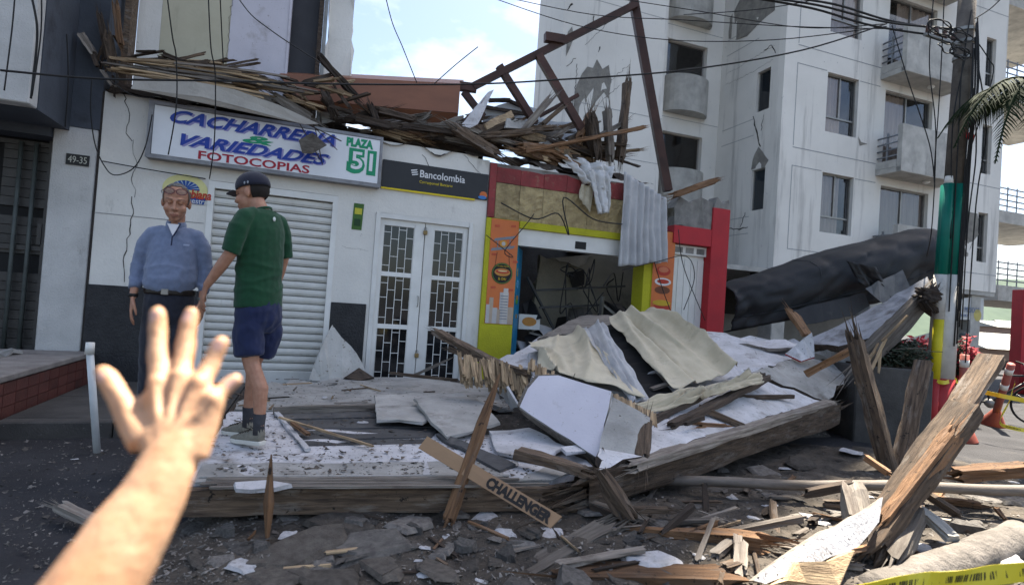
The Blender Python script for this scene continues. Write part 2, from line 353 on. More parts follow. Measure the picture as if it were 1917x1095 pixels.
# ================================================================ THE SETTING
ASPH = M('asphalt', (.040, .040, .044), (.024, .024, .027), 2.2, .92, .55, 90, dirt=(.085, .08, .075), damt=.58, dscale=1.3, fleck=(.14, .135, .13), famt=.66, fscale=45, rnd=0)
PAVE = M('pavement_concrete', (.085, .080, .075), (.048, .046, .044), 3, .92, .5, 60, dirt=(.06, .055, .05), damt=.55, fleck=(.25, .24, .23), famt=.67, fscale=40, rnd=0)
def axis(a, b, step, lo, hi):
    out = []; x = a
    while x <= b+1e-6: out.append(x); x += step
    d = step; x = a
    while x > lo: d *= 1.6; x -= d; out.insert(0, x)
    d = step; x = b
    while x < hi: d *= 1.6; x += d; out.append(x)
    return out
gx, gy = axis(-5, 8, .11, -900, 900), axis(.8, 9, .11, -60, 1500)
mb = MB()
for y in gy:
    for x in gx:
        near = -5 <= x <= 8 and .8 <= y <= 9
        z = ground_z(x, y) if abs(x) < 60 and y < 60 else -.32
        if near: z += .012*noise.noise(V((x*2.1, y*2.1, 0)))+.010*noise.noise(V((x*9, y*9, 3)))*math.exp(-((x-1.5)/3)**2)
        mb.v.append(V((x, y, z)))
nx = len(gx); mb.f = [(j*nx+i, j*nx+i+1, (j+1)*nx+i+1, (j+1)*nx+i) for j in range(len(gy)-1) for i in range(nx-1)]; mb.m = [0]*len(mb.f)
tag(mb.build('ground', ASPH, origin=(0, 0, 0), smooth=True, fix=False), 'dark asphalt street strewn with dust and grit', kind='structure')
# pavement: flags with joints, a kerb
pv = tag(MB().fbox(-1.20, 8.2, -.05, .118, -.3, 1.95).build('pavement', PAVE), 'concrete pavement along the shop fronts', kind='structure')
for i in range(12):
    MB().fbox(-1.20+i*.785, -1.20+i*.785+.775, -.05, .135, 1.955, 2.10).build('kerb_stone', PAVE, pv, bevel=.012)
for i in range(12):
    for j in range(2):
        MB().fbox(-1.195+i*.785, -1.195+i*.785+.772, .10, .14+random.uniform(-.004, .004), .015+j*.97, .975+j*.97).build('paving_flag', PAVE, pv, bevel=.006)
# hills and far roofs
HILL = M('far_forest', (.055, .085, .060), (.035, .060, .045), .12, .95, .0, 1, dirt=(.10, .13, .11), damt=.55, dscale=.06, rnd=0)
mb = MB()
def hill(u, v):
    x = 60+u*340; y = 230+v*200
    return V((x, y, -8+(46+14*noise.noise(V((u*6, 3, 1)))+5*noise.noise(V((u*22, v*6, 1))))*math.sin(min(1, v*1.25)*math.pi/2)))
mb.grid(hill, 70, 16); tag(mb.build('hills', HILL, smooth=True), 'green wooded hillside far beyond the town', kind='structure')

# ================================================================ LEFT NEIGHBOUR: blue-grey house with iron gate
WHR = M('rough_white_render', (.56, .55, .53), (.43, .425, .41), 2, .9, .5, 60, dirt=(.20, .18, .165), damt=.58, dscale=2, dstretch=(1.5, 1.5, .6), rnd=.02)
lb = thing('neighbour_house', FW(-1.9, .4, -.3), 'blue-grey neighbouring house with iron gate and white projecting bay', 'house')
w = MB().fbox(-1.775, -1.36, .40, 2.95, -.45, .0).build('pillar', WHR, lb, bevel=.01)
MB().fbox(-1.63, -1.345, 2.951, 9.0, -.5, .004).build('wall', GREYBL, lb)
MB().fbox(-6.0, -1.631, 2.90, 9.0, -.5, .75).build('bay_side', GREYBL, lb)
MB().fbox(-6.0, -1.637, 2.905, 9.0, .752, .93).build('bay_front', WHR, lb, bevel=.01)
MB().fbox(-6.0, -1.78, 2.80, 2.899, -.44, .05).build('lintel', GREYBL, lb)
MB().fbox(-6.0, -4.6, .40, 2.8, -.44, .0).build('side_wall', WHR, lb)
# iron gate: frame, sheet with square openings, two upright bars, bolt boxes
g0, g1 = -4.6, -1.78
MB().fbox(g0, g1, .40, 2.8, -.33, -.29).build('gate_sheet', flat('gate_back', (.012, .012, .013), .7), lb)
gate = MB().fbox(-1.86, -1.782, .42, 2.795, -.28, -.16).build('gate', IRON, lb)
rg = random.Random(3)
for c in range(5):
    tt = -2.30-c*.50
    for k in range(22):
        z0 = .46+k*.105
        if (k in (8, 9, 14) and c % 2 == 0) or (k in (6, 12, 13) and c % 2 == 1): continue
        MB().fbox(tt, tt+.43, z0, z0+.098, -.285, -.262+rg.uniform(0, .008)).build('gate_panel', IRON, gate)
for tt in (-1.99, -2.13, -2.62, -2.86, -3.4, -3.6):
    MB().tube([FW(tt, .45, -.20), FW(tt, 2.75, -.20)], .021, 8).build('gate_bar', M('gate_bar_paint', (.10, .115, .11), (.07, .08, .078), 6, .5, .1, 40, rnd=.02), gate, smooth=True)
for zz in (.44, 1.55, 2.72): MB().fbox(-4.5, -1.862, zz, zz+.05, -.255, -.225).build('gate_rail', IRON, gate)
MB().fbox(-1.90, -1.862, 1.62, 1.85, -.22, -.15).build('lock_case', IRON, gate)
# number plate
npl = tag(MB().fbox(-1.635, -1.42, 2.525, 2.645, .003, .016).build('house_number_plate', flat('plate_black', (.02, .02, .02), .5)), 'small black house number plate reading 49-35 on white pillar', 'number plate')
text('49-35', FW(-1.615, 2.548, .0165), .175, .075, flat('plate_digits', (.5, .49, .42)), npl)
# tiled terrace wall
BRK = M('red_terrace_tile', (.125, .043, .033), (.085, .030, .025), 7, .6, .25, 50, dirt=(.05, .03, .03), damt=.58, rnd=.10, spec=.4)
GROUT = flat('dark_grout', (.045, .038, .035), .95)
tw = thing('terrace_wall', FW(-1.3, 0, 1.0), 'low wall of dark red tiles edging the gate terrace', 'wall')
MB().fbox(-6.0, -1.25, 0, .41, .03, 2.55).build('terrace_core', GROUT, tw)
cp = MB().fbox(-6.0, -1.22, .411, .47, .03, 2.60).build('coping', M('dusty_coping', (.27, .25, .23), (.16, .14, .13), 4, .9, .4, 40, rnd=.03), tw, bevel=.01)
tl = None
for i in range(12):
    for j in range(4):
        o = MB().fbox(-1.248, -1.232, .012+j*.099, .012+j*.099+.093, .04+i*.209, .04+i*.209+.202).build('tile', BRK, tw) if tl is None else None
        if tl is None: tl = o; tl0 = o.location.copy()
        else:
            c = tl.copy(); COL.objects.link(c); c.location = tl0+NO*(i*.209)+Z*(j*.099)
for i in range(18):
    for j in range(4): MB().fbox(-1.25-.211*(i+1)+.004, -1.25-.211*i-.004, .012+j*.099, .105+j*.099, 2.552, 2.566).build('tile', BRK, tw)
# loose cloth-like dusty slab on the terrace
plate('broken_slab', [FW(-2.6, .50, 1.1), FW(-1.75, .50, 1.0), FW(-1.7, .50, .45), FW(-2.5, .50, .4)], .03, DUSTG, None, 'grey broken slab lying on the gate terrace', 'slab', jag=.03)

# ================================================================ SHOP BUILDING
sb = thing('shop_building', FW(1.0, .14, 0), 'white shop building with black plinth and wrecked upper floor', 'building')
TOP = 3.36
mb = MB()
mb.fbox(-1.33, -.22, .12, TOP+.04, -.22, 0); mb.fbox(-.22, 1.26, 2.545, TOP, -.22, 0); mb.fbox(1.26, 1.74, .12, TOP-.02, -.22, 0)
mb.fbox(1.74, 3.06, 2.40, TOP-.02, -.22, 0); mb.fbox(3.06, 3.235, .12, TOP-.06, -.22, 0)
mb.build('wall', PLASTER, sb)
MB().fbox(-1.335, -.225, .11, 1.22, .001, .022).build('plinth', BLACKTEX, sb, bevel=.006)
MB().fbox(1.265, 1.70, .11, 1.19, .001, .022).build('plinth', BLACKTEX, sb, bevel=.006)
MB().fbox(-1.35, -1.332, .3, 3.4, -.2, .006).build('torn_edge', M('dark_gap_mortar', (.06, .05, .045), (.03, .027, .025), 9, .95, .8, 30), sb)
for (z0, ta, tb) in ((2.02, -1.33, -.24),):
    MB().fbox(ta, tb, z0, z0+.008, .0005, .004).build('groove', flat('groove_grey', (.28, .28, .28), .9), sb)
# cracks in the white wall
def wp(x, y, o=0.): return onplane(x, y, A0, o)
crack(sb, [wp(228, 170), wp(243, 215), wp(236, 250), wp(248, 265)], .012, seed=2)
crack(sb, [wp(247, 368), wp(250, 400), wp(243, 430), wp(238, 460), wp(232, 500), wp(233, 528)], .012, seed=3)
crack(sb, [wp(250, 262), wp(255, 300), wp(248, 345), wp(252, 370)], .006, seed=4)
crack(sb, [wp(790, 290), wp(800, 305), wp(806, 320)], .008, seed=5)
crack(sb, [wp(868, 290), wp(885, 310), wp(905, 335)], .008, seed=6)
crack(sb, [wp(640, 460), wp(690, 470)], .004, seed=8)
# inside shell behind the fronts
INS = M('interior_dark', (.10, .095, .085), (.055, .05, .046), 2, .9, .4, 30, rnd=.02)  # dark mottled tone for the inside walls and some fallen panels
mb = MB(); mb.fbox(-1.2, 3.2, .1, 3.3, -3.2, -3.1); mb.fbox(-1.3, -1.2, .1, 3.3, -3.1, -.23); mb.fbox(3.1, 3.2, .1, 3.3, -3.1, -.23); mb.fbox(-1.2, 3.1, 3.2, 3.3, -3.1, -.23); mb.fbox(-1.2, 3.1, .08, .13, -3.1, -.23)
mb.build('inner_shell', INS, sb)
# roller shutter: frame, slats, bottom rail, sign box housing
sh = MB().fbox(-.22, -.155, .14, 2.54, -.10, .012).fbox(1.195, 1.26, .14, 2.54, -.10, .012).fbox(-.155, 1.195, 2.46, 2.54, -.10, .006).build('roller_shutter', WHITEPAINT, sb)
s0 = None
for i in range(23):
    if s0 is None:
        m2 = MB(); z = .30
        prof = [(-.085, 0), (-.060, .004), (-.052, .014), (-.058, .018), (-.047, .026), (-.044, .050), (-.048, .078), (-.085, .090)]
        m2.prism([FW(-.154, z+b, a) for a, b in prof], AL*1.348); s0 = m2.build('slat', SHUT, sh); l0 = s0.location.copy()
    else:
        c = s0.copy(); COL.objects.link(c); c.location = l0+Z*(i*.0938)
MB().fbox(-.154, 1.194, .135, .296, -.085, -.040).build('bottom_rail', SHUT, sh, bevel=.006)
# sign box over the shutter
sg = thing('shop_sign', FW(.45, 2.70, .05), 'long white lightbox sign reading CACHARRERIA & VARIEDADES FOTOCOPIAS', 'sign')
SGF = M('sign_frame_metal', (.26, .26, .27), (.17, .17, .18), 6, .5, .1, 40, metal=.4, rnd=.02)
SGW = M('sign_face_white', (.74, .75, .77), (.66, .67, .69), 2, .35, .03, 30, dirt=(.45, .45, .45), damt=.66, dscale=3, rnd=0)
a, b, c, d = -.86, 1.75, 2.695, 3.345
MB().fbox(a, b, c, d, .004, .13).build('sign_case', SGF, sg, bevel=.006)
MB().fbox(a+.055, b-.035, c+.045, d-.045, .131, .139).build('sign_face', SGW, sg, bevel=.003)
MB().fbox(a+.0, a+.05, c, d, .131, .145).fbox(b-.03, b, c, d, .131, .145).fbox(a+.05, b-.03, c, c+.04, .131, .145).fbox(a+.05, b-.03, d-.04, d, .131, .145).build('sign_rim', SGF, sg)
BLUE = flat('sign_blue', (.012, .045, .32), .4); PUR = flat('sign_lavender', (.30, .28, .52), .4); GRN = flat('sign_green', (.01, .28, .13), .4); RED = flat('sign_red', (.36, .012, .03), .4)
text('CACHARRERIA', FW(-.625, 3.118, .1395), 1.80, .150, PUR, sg, shear=.45, bold=.035, ex=.002)
text('CACHARRERIA', FW(-.645, 3.130, .1420), 1.80, .150, BLUE, sg, shear=.45, bold=.03, ex=.003)
text('VARIEDADES', FW(-.50, 2.868, .1395), 1.63, .140, PUR, sg, shear=.45, bold=.035, ex=.002)
text('VARIEDADES', FW(-.52, 2.880, .1420), 1.63, .140, BLUE, sg, shear=.45, bold=.03, ex=.003)
text('&', FW(.12, 3.022, .1395), .34, .092, GRN, sg, shear=.2, bold=.03, ex=.006)
text('FOTOCOPIAS', FW(-.33, 2.750, .1395), 1.22, .100, RED, sg, bold=.022)
text('PLAZA', FW(1.30, 3.165, .1395), .33, .115, GRN, sg, bold=.07)
text('51', FW(1.32, 2.83, .1395), .36, .32, GRN, sg, bold=.10)
text('51', FW(1.372, 2.885, .1430), .265, .225, SGW, sg, bold=.012, ex=.002)
# dangling torn board over the sign
# Bancolombia board
bk = thing('bank_sign', FW(2.5, 2.72, .03), 'charcoal bank agency board reading Bancolombia above the white doors', 'sign')
BKG = flat('bank_charcoal', (.030, .031, .034), .45); BKY = flat('bank_yellow', (.72, .55, .02), .45); BW = flat('print_white', (.72, .72, .72), .45)
MB().fbox(1.775, 3.225, 2.735, 3.095, .003, .028).build('board', BKG, bk, bevel=.003)
MB().fbox(1.775, 3.05, 2.712, 2.734, .003, .029).build('yellow_stripe', BKY, bk)
text('Bancolombia', FW(2.27, 2.925, .0285), .62, .098, BW, bk, bold=.012)
text('Corresponsal Bancario', FW(2.27, 2.835, .0285), .45, .050, BKY, bk)
for k in range(3): poly2d('logo_bar', [(-.008*k, 0), (.075-.008*k, .016), (.082-.008*k, .032), (-.001-.008*k, .016)], FW(2.165, 2.935+k*.028, .0285), BW, bk)
poly2d('print_patch', ell(.055, .05, 16), FW(3.165, 2.80, .0285), flat('print_orange', (.6, .16, .05)), bk)
poly2d('print_patch', ell(.06, .025, 16), FW(3.15, 2.765, .0318), flat('print_blue', (.05, .2, .5)), bk)
# round soft-drink emblem and the small green shop card
em = thing('drink_emblem', FW(-.52, 2.2, .005), 'round yellow and blue soft drink emblem painted on white wall', 'emblem')
oc = FW(-.46, 2.40, .001)
poly2d('yellow_disc', ell(.235, .175, 32), oc, flat('emblem_yellow', (.70, .66, .30)), em, lift=.002)
poly2d('blue_band', ell(.15, .105, 32, a0=0, a1=math.pi), oc, flat('emblem_blue', (.02, .08, .32)), em, lift=.0055)
for k in range(9):
    an = math.pi*(k+.7)/9.4
    poly2d('ray', [(.05*math.cos(an-.06), .04*math.sin(an)), (.148*math.cos(an-.05), .103*math.sin(an-.05)), (.148*math.cos(an+.05), .103*math.sin(an+.05))], oc, flat('emblem_sky', (.45, .55, .62)), em, lift=.009)
poly2d('blue_base', [(-.19, -.16), (.20, -.16), (.23, -.08), (-.22, -.08)], oc, flat('emblem_blue', (.02, .08, .32)), em, lift=.0055)
text('Colombiana', FW(-.68, 2.30, .0145), .50, .11, flat('emblem_red', (.50, .06, .03)), em, shear=.15, bold=.03)
text('nuestra', FW(-.46, 2.245, .0145), .24, .05, BW, em)
cd = thing('shop_card', FW(1.53, 2.1, .005), 'small green and yellow card fixed beside the white doors', 'card')
poly2d('card', [(0, 0), (.125, .0), (.135, .34), (.01, .34)], FW(1.445, 2.14, .001), flat('card_green', (.06, .14, .03)), cd, lift=.002)
poly2d('card_print', [(.02, .05), (.10, .05), (.10, .14), (.02, .14)], FW(1.45, 2.14, .001), flat('card_dark', (.02, .06, .02)), cd, lift=.0055)
poly2d('card_print', [(.02, .20), (.11, .20), (.11, .28), (.02, .28)], FW(1.45, 2.14, .001), flat('card_yellow', (.55, .5, .05)), cd, lift=.0055)
# white double doors
dd = MB().fbox(1.742, 1.80, .14, 2.398, -.12, .015).fbox(3.0, 3.058, .14, 2.398, -.12, .015).fbox(1.80, 3.0, 2.33, 2.398, -.12, .015).build('double_door', WHITEPAINT, sb, bevel=.004)
PANE = glass('door_glass', (.012, .013, .015), .08)
for leaf, (t0, t1) in enumerate(((1.803, 2.395), (2.405, 2.997))):
    q0, q1 = (t0+.055, t1-.135) if leaf == 0 else (t0+.125, t1-.065)
    rows = [(.22, .885), (.945, 1.575), (1.635, 2.245)]
    m2 = MB().fbox(t0, q0, .15, 2.328, -.07, -.02).fbox(q1, t1, .15, 2.328, -.07, -.02)
    zs = [.15]+[z for r in rows for z in r]+[2.328]
    for k in range(0, 8, 2): m2.fbox(q0, q1, zs[k], zs[k+1], -.07, -.02)
    lf = m2.build('door_leaf', WHITEPAINT, dd, bevel=.003)
    for (z0, z1) in rows:
        MB().fbox(q0, q1, z0, z1, -.055, -.049).build('pane', PANE, lf)
        gm = MB(); cw = (q1-q0)/4
        for k in range(5):
            tt = min(max(q0+k*cw, q0+.004), q1-.004); gm.fbox(tt-.004, tt+.004, z0, z1, -.044, -.036)
        for k in range(4):
            for fr in ((.14, .56, .86), (.34, .72), (.10, .52, .93), (.32, .76))[(k+leaf) % 4]:
                zz = z0+fr*(z1-z0); gm.fbox(q0+k*cw+.004, q0+(k+1)*cw-.004, zz-.004, zz+.004, -.043, -.037)
        gm.build('grille', WHITEPAINT, lf)
BRASS = M('brass_padlock', (.30, .21, .09), (.2, .14, .07), 9, .4, .1, 40, metal=.7)
for (zz) in (2.17, .52):
    pl = MB().fbox(2.375, 2.43, zz, zz+.055, -.012, .012).build('padlock', BRASS, dd, bevel=.004)
    MB().tube([FW(2.388, zz+.055, 0), FW(2.388, zz+.09, 0), FW(2.402, zz+.102, 0), FW(2.417, zz+.09, 0), FW(2.417, zz+.055, 0)], .005, 6).build('shackle', ALU, pl)
MB().tube([FW(2.365, 1.20, -.01), FW(2.365, 1.21, .025), FW(2.365, 1.33, .025), FW(2.365, 1.34, -.01)], .008, 6).build('door_handle', ALU, dd)
# upper floor remains behind the torn edge: floor slab, painted partition sheets, corner posts
mb = MB(); mb.fbox(-1.30, 3.2, 3.33, 3.5, -3.2, -.25); mb.build('upper_floor', WOODD, sb)
up = [(-1.234, -.987, PLASTER), (-.985, -.22, CREAM), (-.218, .468, LILAC)]
for (t0, t1, mt) in up: MB().fbox(t0, t1, 3.5, 6.4, -.62, -.56).build('partition', mt, sb)
crack(sb, [FW(-.22, 6.2, -.555), FW(-.215, 5.0, -.555), FW(-.22, 3.9, -.555)], .006, seed=11)
MB().fbox(-1.30, -1.235, 3.45, 6.4, -.55, -.30).build('corner_post', WOOD, sb)
MB().fbox(.50, .84, 3.5, 6.4, -.80, -.70).build('partition', M('charcoal_panel', (.04, .04, .045), (.03, .03, .034), 3, .6, .1, 30), sb)
MB().fbox(.47, .50, 3.5, 6.4, -.72, -.55).build('corner_post', LILAC, sb)
MB().fbox(.845, .90, 3.5, 6.4, -.80, -.55).build('corner_post', WOODD, sb)
MB().fbox(.905, .955, 3.5, 6.4, -.75, -.62).build('corner_post', ALU, sb)
plate('partition', [FW(.97, 3.5, -.7), FW(1.30, 3.55, -.7), FW(1.33, 4.6, -.7), FW(1.28, 5.4, -.7), FW(1.4, 6.4, -.7), FW(.97, 6.4, -.7)], .06, PLASTER, sb, jag=.02)
# ================================================================ BURGER SHOP
bs = thing('burger_shop', FW(5.2, .14, 0), 'wrecked fast food shop with stone fascia, orange pillars and red frame', 'building')
YEL = M('acid_yellow_paint', (.48, .46, .02), (.40, .38, .02), 4, .7, .6, 50, dirt=(.22, .20, .05), damt=.64, rnd=0)
ORG = M('orange_poster_vinyl', (.60, .165, .045), (.53, .145, .05), 5, .5, .08, 40, dirt=(.40, .10, .05), damt=.64, dscale=7, rnd=0)
REDP = M('red_paint', (.42, .022, .030), (.34, .02, .028), 3, .6, .15, 30, dirt=(.16, .03, .03), damt=.66, rnd=.02)
REDW = M('peeling_red_paint', (.27, .050, .050), (.19, .040, .040), 4, .8, .5, 30, dirt=(.30, .23, .15), damt=.56, dscale=5, fleck=(.12, .08, .06), famt=.63, fscale=30, rnd=.08)
STONE = M('yellow_stone_cladding', (.44, .345, .18), (.28, .215, .115), 7, .9, .9, 22, dirt=(.12, .10, .07), damt=.60, dscale=5, rnd=.10)
BLU = M('bright_blue_door', (.01, .22, .42), (.01, .17, .34), 4, .5, .1, 30, rnd=0)
# pillar with printed poster
MB().fbox(3.238, 3.72, .12, 1.02, -.3, .05).build('pillar_base', YEL, bs, bevel=.006)
MB().fbox(3.238, 3.30, 1.021, 2.50, -.3, .045).fbox(3.301, 3.72, 1.021, 2.50, -.3, .040).build('pillar', YEL, bs)
ps = MB().fbox(3.305, 3.715, 1.03, 2.495, .041, .046).build('poster', ORG, bs)
oc = FW(3.51, 0, .0465); X = lambda t, z: FW(t, z, .0465)
GRY = flat('print_grey', (.22, .24, .27)); LGR = flat('print_lightgrey', (.50, .48, .46)); BLK = flat('print_black', (.015, .015, .015)); GDN = flat('print_gold', (.55, .36, .03)); GRN2 = flat('print_green', (.12, .38, .03)); RD2 = flat('print_red', (.45, .05, .03)); BUN = flat('print_bun', (.55, .25, .06)); BRN = flat('print_meat', (.16, .06, .03)); WHP = flat('print_white', (.72, .72, .72))
for (z, dx, sc) in ((2.20, .02, 1.), (2.06, 0, 1.1)):
    poly2d('biplane_wing', [(-.16*sc, -.02), (.14*sc, .045), (.16*sc, .085), (-.15*sc, .02)], X(3.50+dx, z), GRY, ps)
poly2d('biplane_body', ell(.055, .05, 16), X(3.50, 2.155), flat('print_amber', (.62, .30, .04)), ps, lift=.004)
poly2d('biplane_body', ell(.028, .03, 12), X(3.50, 2.155), LGR, ps, lift=.0075)
for dx in (-.09, .09): poly2d('biplane_strut', [(dx, 0), (dx+.012, 0), (dx+.012, .15), (dx, .15)], X(3.50, 2.08), GRY, ps, lift=.002)
for dx in (-.115, .10): poly2d('hanging_line', [(dx, 0), (dx+.006, 0), (dx+.006+(.02 if dx < 0 else -.02), .20), (dx+(.02 if dx < 0 else -.02), .20)], X(3.51, 1.83), BLK, ps)
poly2d('badge', ell(.155, .150, 32), X(3.51, 1.74), BLK, ps)
poly2d('badge_ring', ell(.150, .145, 32), X(3.51, 1.74), flat('print_badge_green', (.10, .18, .04)), ps, lift=.0035)
poly2d('badge_face', ell(.135, .130, 32), X(3.51, 1.74), BLK, ps, lift=.007)
poly2d('hotdog', ell(.115, .055, 24), X(3.51, 1.755), BUN, ps, lift=.0105)
poly2d('hotdog', ell(.10, .026, 20), X(3.51, 1.765), RD2, ps, lift=.014)
poly2d('hotdog', ell(.07, .010, 16), X(3.51, 1.772), flat('print_cream', (.7, .6, .3)), ps, lift=.0175)
text('EL CHU', X(3.455, 1.645)+NO*.0105, .115, .036, GDN, ps, bold=.02)
text('Comidas rapidas', X(3.425, 1.820)+NO*.0105, .175, .032, GDN, ps, rotate=.03)
for (t, w_, h_, m_) in ((3.31, .05, .26, LGR), (3.35, .06, .36, flat('print_beige', (.46, .36, .27))), (3.405, .07, .22, LGR), (3.47, .05, .20, flat('print_beige', (.46, .36, .27))), (3.50, .13, .44, LGR), (3.55, .07, .50, flat('print_white2', (.6, .55, .5))), (3.63, .08, .24, flat('print_beige', (.46, .36, .27)))):
    b_ = poly2d('printed_tower', [(0, 0), (w_, 0), (w_, h_), (0, h_)], X(t, 1.035), m_, ps, lift=.001+.0008*random.random())
for k in range(9): poly2d('printed_tower', [(0, 0), (.11, 0), (.11, .012), (0, .012)], X(3.51, 1.10+k*.04), GRY, ps, lift=.0045)
for (t, z) in ((3.36, 2.38), (3.60, 2.40), (3.34, 1.98), (3.66, 1.9), (3.62, 1.5), (3.36, 1.52)): poly2d('printed_brick', [(0, 0), (.07, .004), (.07, .035), (0, .03)], X(t, z), flat('print_brick', (.50, .09, .04)), ps)
# lintel, yellow beam, stone fascia, red band
MB().fbox(3.722, 5.80, 2.40, 2.50, -.22, .06).build('yellow_beam', YEL, bs, bevel=.005)
MB().fbox(3.722, 5.80, 2.16, 2.398, -.12, .02).build('white_lintel', WHITEPAINT, bs)
MB().fbox(4.62, 4.80, 2.20, 2.31, .021, .024).build('lintel_vent', BLK, bs)
MB().fbox(3.24, 5.82, 2.501, 3.28, -.25, .0).build('fascia_core', CONC, bs)
rs = random.Random(5); zz = 2.51
MB().fbox(3.24, 3.34, 2.51, 3.27, .001, .035).build('red_edge', REDW, bs, bevel=.006)
t = 3.345
while t < 5.80:
    w_ = min(.36, 5.81-t)
    def face_(u, v, t=t, w_=w_): return FW(t+.003+u*(w_-.006), 2.508+v*.497, .020+.012*noise.noise(V((t*7+u*6, v*8, 1)))+.008*noise.noise(V((t*7+u*15, v*19, 2))), A0)
    mb = MB().grid(face_, 10, 14); mb.fbox(t+.003, t+w_-.003, 2.508, 3.005, .0, .012); mb.build('stone', STONE, bs); t += .36
t = 3.345
while t < 5.80:
    w_ = min(.36, 5.81-t); plate('red_panel', [FW(t, 3.012, .026), FW(t+w_-.006, 3.012, .026), FW(t+w_-.006, 3.26-rs.uniform(0, .05), .026), FW(t+w_*.5, 3.27-rs.uniform(0, .06), .026), FW(t, 3.26-rs.uniform(0, .04), .026)], .024, REDW, bs, jag=.006, step=.08, down=NO); t += .36
# blue folded door
d0, d1 = FW(3.735, 0, -.02), FW(4.02, 0, -.62)
mb = MB(); n_ = (d1-d0).cross(Z).normalized()*.02
mb.hexa([d0+n_+Z*.15, d1+n_+Z*.15, d1-n_+Z*.15, d0-n_+Z*.15, d0+n_+Z*2.15, d1+n_+Z*2.15, d1-n_+Z*2.15, d0-n_+Z*2.15])
bd = mb.build('blue_door', BLU, bs)
ax_ = (d1-d0).normalized(); nn_ = ax_.cross(Z)
dq = lambda a, z: d0+ax_*a+Z*z+nn_*.021
text('R', dq(.04, 1.72), .10, .12, GDN, bd, ax=ax_); text('OS!', dq(.04, 1.56), .26, .11, flat('print_paleblue', (.2, .5, .75)), bd, ax=ax_)
poly2d('printed_sandwich', ell(.16, .06, 20), dq(.22, 1.38), GRN2, bd, ax=ax_); poly2d('printed_sandwich', ell(.15, .035, 20), dq(.22, 1.42), BUN, bd, ax=ax_, lift=.004)
MB().box(-.02, .02, -.01, .01, -.03, .03).build('padlock', BRASS, bd, origin=(0, 0, 0)).location = dq(.2, 1.15)-wloc(bd)
# right pillar, burger poster, white shutter door, red frame
MB().fbox(5.82, 5.96, .12, 2.45, -.3, .012).build('pillar', YEL, bs)
MB().fbox(5.961, 6.36, .12, 2.62, -.3, .02).build('pillar', YEL, bs)
p2 = MB().fbox(5.97, 6.355, .95, 2.615, .0205, .026).build('poster', ORG, bs)
X2 = lambda t, z: FW(t, z, .0265)
for (z, rx, rz, m_, lf) in ((1.02, .155, .09, BUN, 0), (1.10, .16, .05, flat('print_bun2', (.65, .35, .12)), .0035), (1.24, .17, .075, GRN2, .007), (1.20, .165, .045, flat('print_lime', (.35, .55, .06)), .0105), (1.42, .15, .075, RD2, .0), (1.50, .165, .045, GDN, .0035), (1.36, .13, .05, WHP, .0105), (1.37, .095, .028, flat('print_pink', (.5, .2, .2)), .014), (1.70, .14, .06, BRN, 0), (1.83, .15, .06, WHP, .0035), (1.835, .11, .035, RD2, .007), (2.0, .13, .075, RD2, 0), (2.02, .09, .045, flat('print_salmon', (.6, .2, .1)), .0035)):
    poly2d('printed_burger', ell(rx, rz, 24), X2(6.165, z), m_, p2, lift=lf)
MB().fbox(6.362, 7.02, .14, 2.30, -.16, -.12).build('white_door', WHITEPAINT, bs)
for k in range(5): MB().fbox(6.40+k*.125, 6.40+k*.125+.115, .18, 2.24, -.119, -.105).build('door_plank', WHITEPAINT, bs)
MB().fbox(6.362, 7.02, 2.301, 2.45, -.16, -.06).build('door_head', WHITEPAINT, bs)
for k in range(3): MB().fbox(6.41+k*.21, 6.56+k*.21, 2.33, 2.42, -.0595, -.055).build('vent', CONC, bs)
MB().fbox(6.30, 7.02, 2.46, 2.74, -.2, .05).build('red_lintel', REDP, bs, bevel=.005)
MB().fbox(7.021, 7.36, .14, 3.10, -.25, .055).build('red_post', REDP, bs, bevel=.006)
plate('broken_parapet', [FW(6.32, 2.742, .02), FW(7.02, 2.742, .02), FW(7.03, 3.18, .02), FW(6.8, 3.24, .02), FW(6.6, 3.12, .02), FW(6.4, 3.2, .02), FW(6.30, 3.02, .02)], .22, CONC, bs, jag=.03)
plate('broken_parapet', [FW(7.03, 3.102, .04), FW(7.36, 3.102, .04), FW(7.33, 3.26, .04), FW(7.2, 3.2, .04), FW(7.1, 3.28, .04)], .2, CONC, bs, jag=.02)
# wrecked interior
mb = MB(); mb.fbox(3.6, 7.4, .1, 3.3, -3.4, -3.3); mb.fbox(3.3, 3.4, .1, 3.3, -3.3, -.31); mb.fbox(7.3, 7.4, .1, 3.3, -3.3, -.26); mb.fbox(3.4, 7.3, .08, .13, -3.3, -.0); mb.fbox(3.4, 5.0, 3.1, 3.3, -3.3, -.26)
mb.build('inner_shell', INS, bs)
plate('inner_wall', [FW(4.6, .13, -1.4), FW(7.2, .13, -1.5), FW(7.2, 2.6, -1.5), FW(5.9, 2.5, -1.45), FW(5.4, 2.05, -1.4), FW(4.65, 2.2, -1.4)], .12, M('dim_inner_plaster', (.27, .255, .20), (.18, .17, .14), 2.2, .9, .3, 30, dirt=(.08, .07, .06), damt=.58, rnd=0), bs, jag=.03)
for pts in ([(5.05, 1.15), (5.4, 1.2), (5.45, .8), (5.2, .55), (5.0, .75)], [(5.2, 1.95), (5.5, 2.02), (5.52, 1.75), (5.3, 1.68)]): plate('black_hole_patch', [FW(a, b, -1.385) for a, b in pts], .012, BLK, bs, jag=.02, down=NO)  # flat black patches paint the dark of the holes
MB().fbox(4.05, 4.4, .95, 1.18, -.9, -.6).build('food_photo_box', WHITEPAINT, bs)
poly2d('food_photo', ell(.12, .07, 18), FW(4.22, 1.07, -.598), BUN, bs)
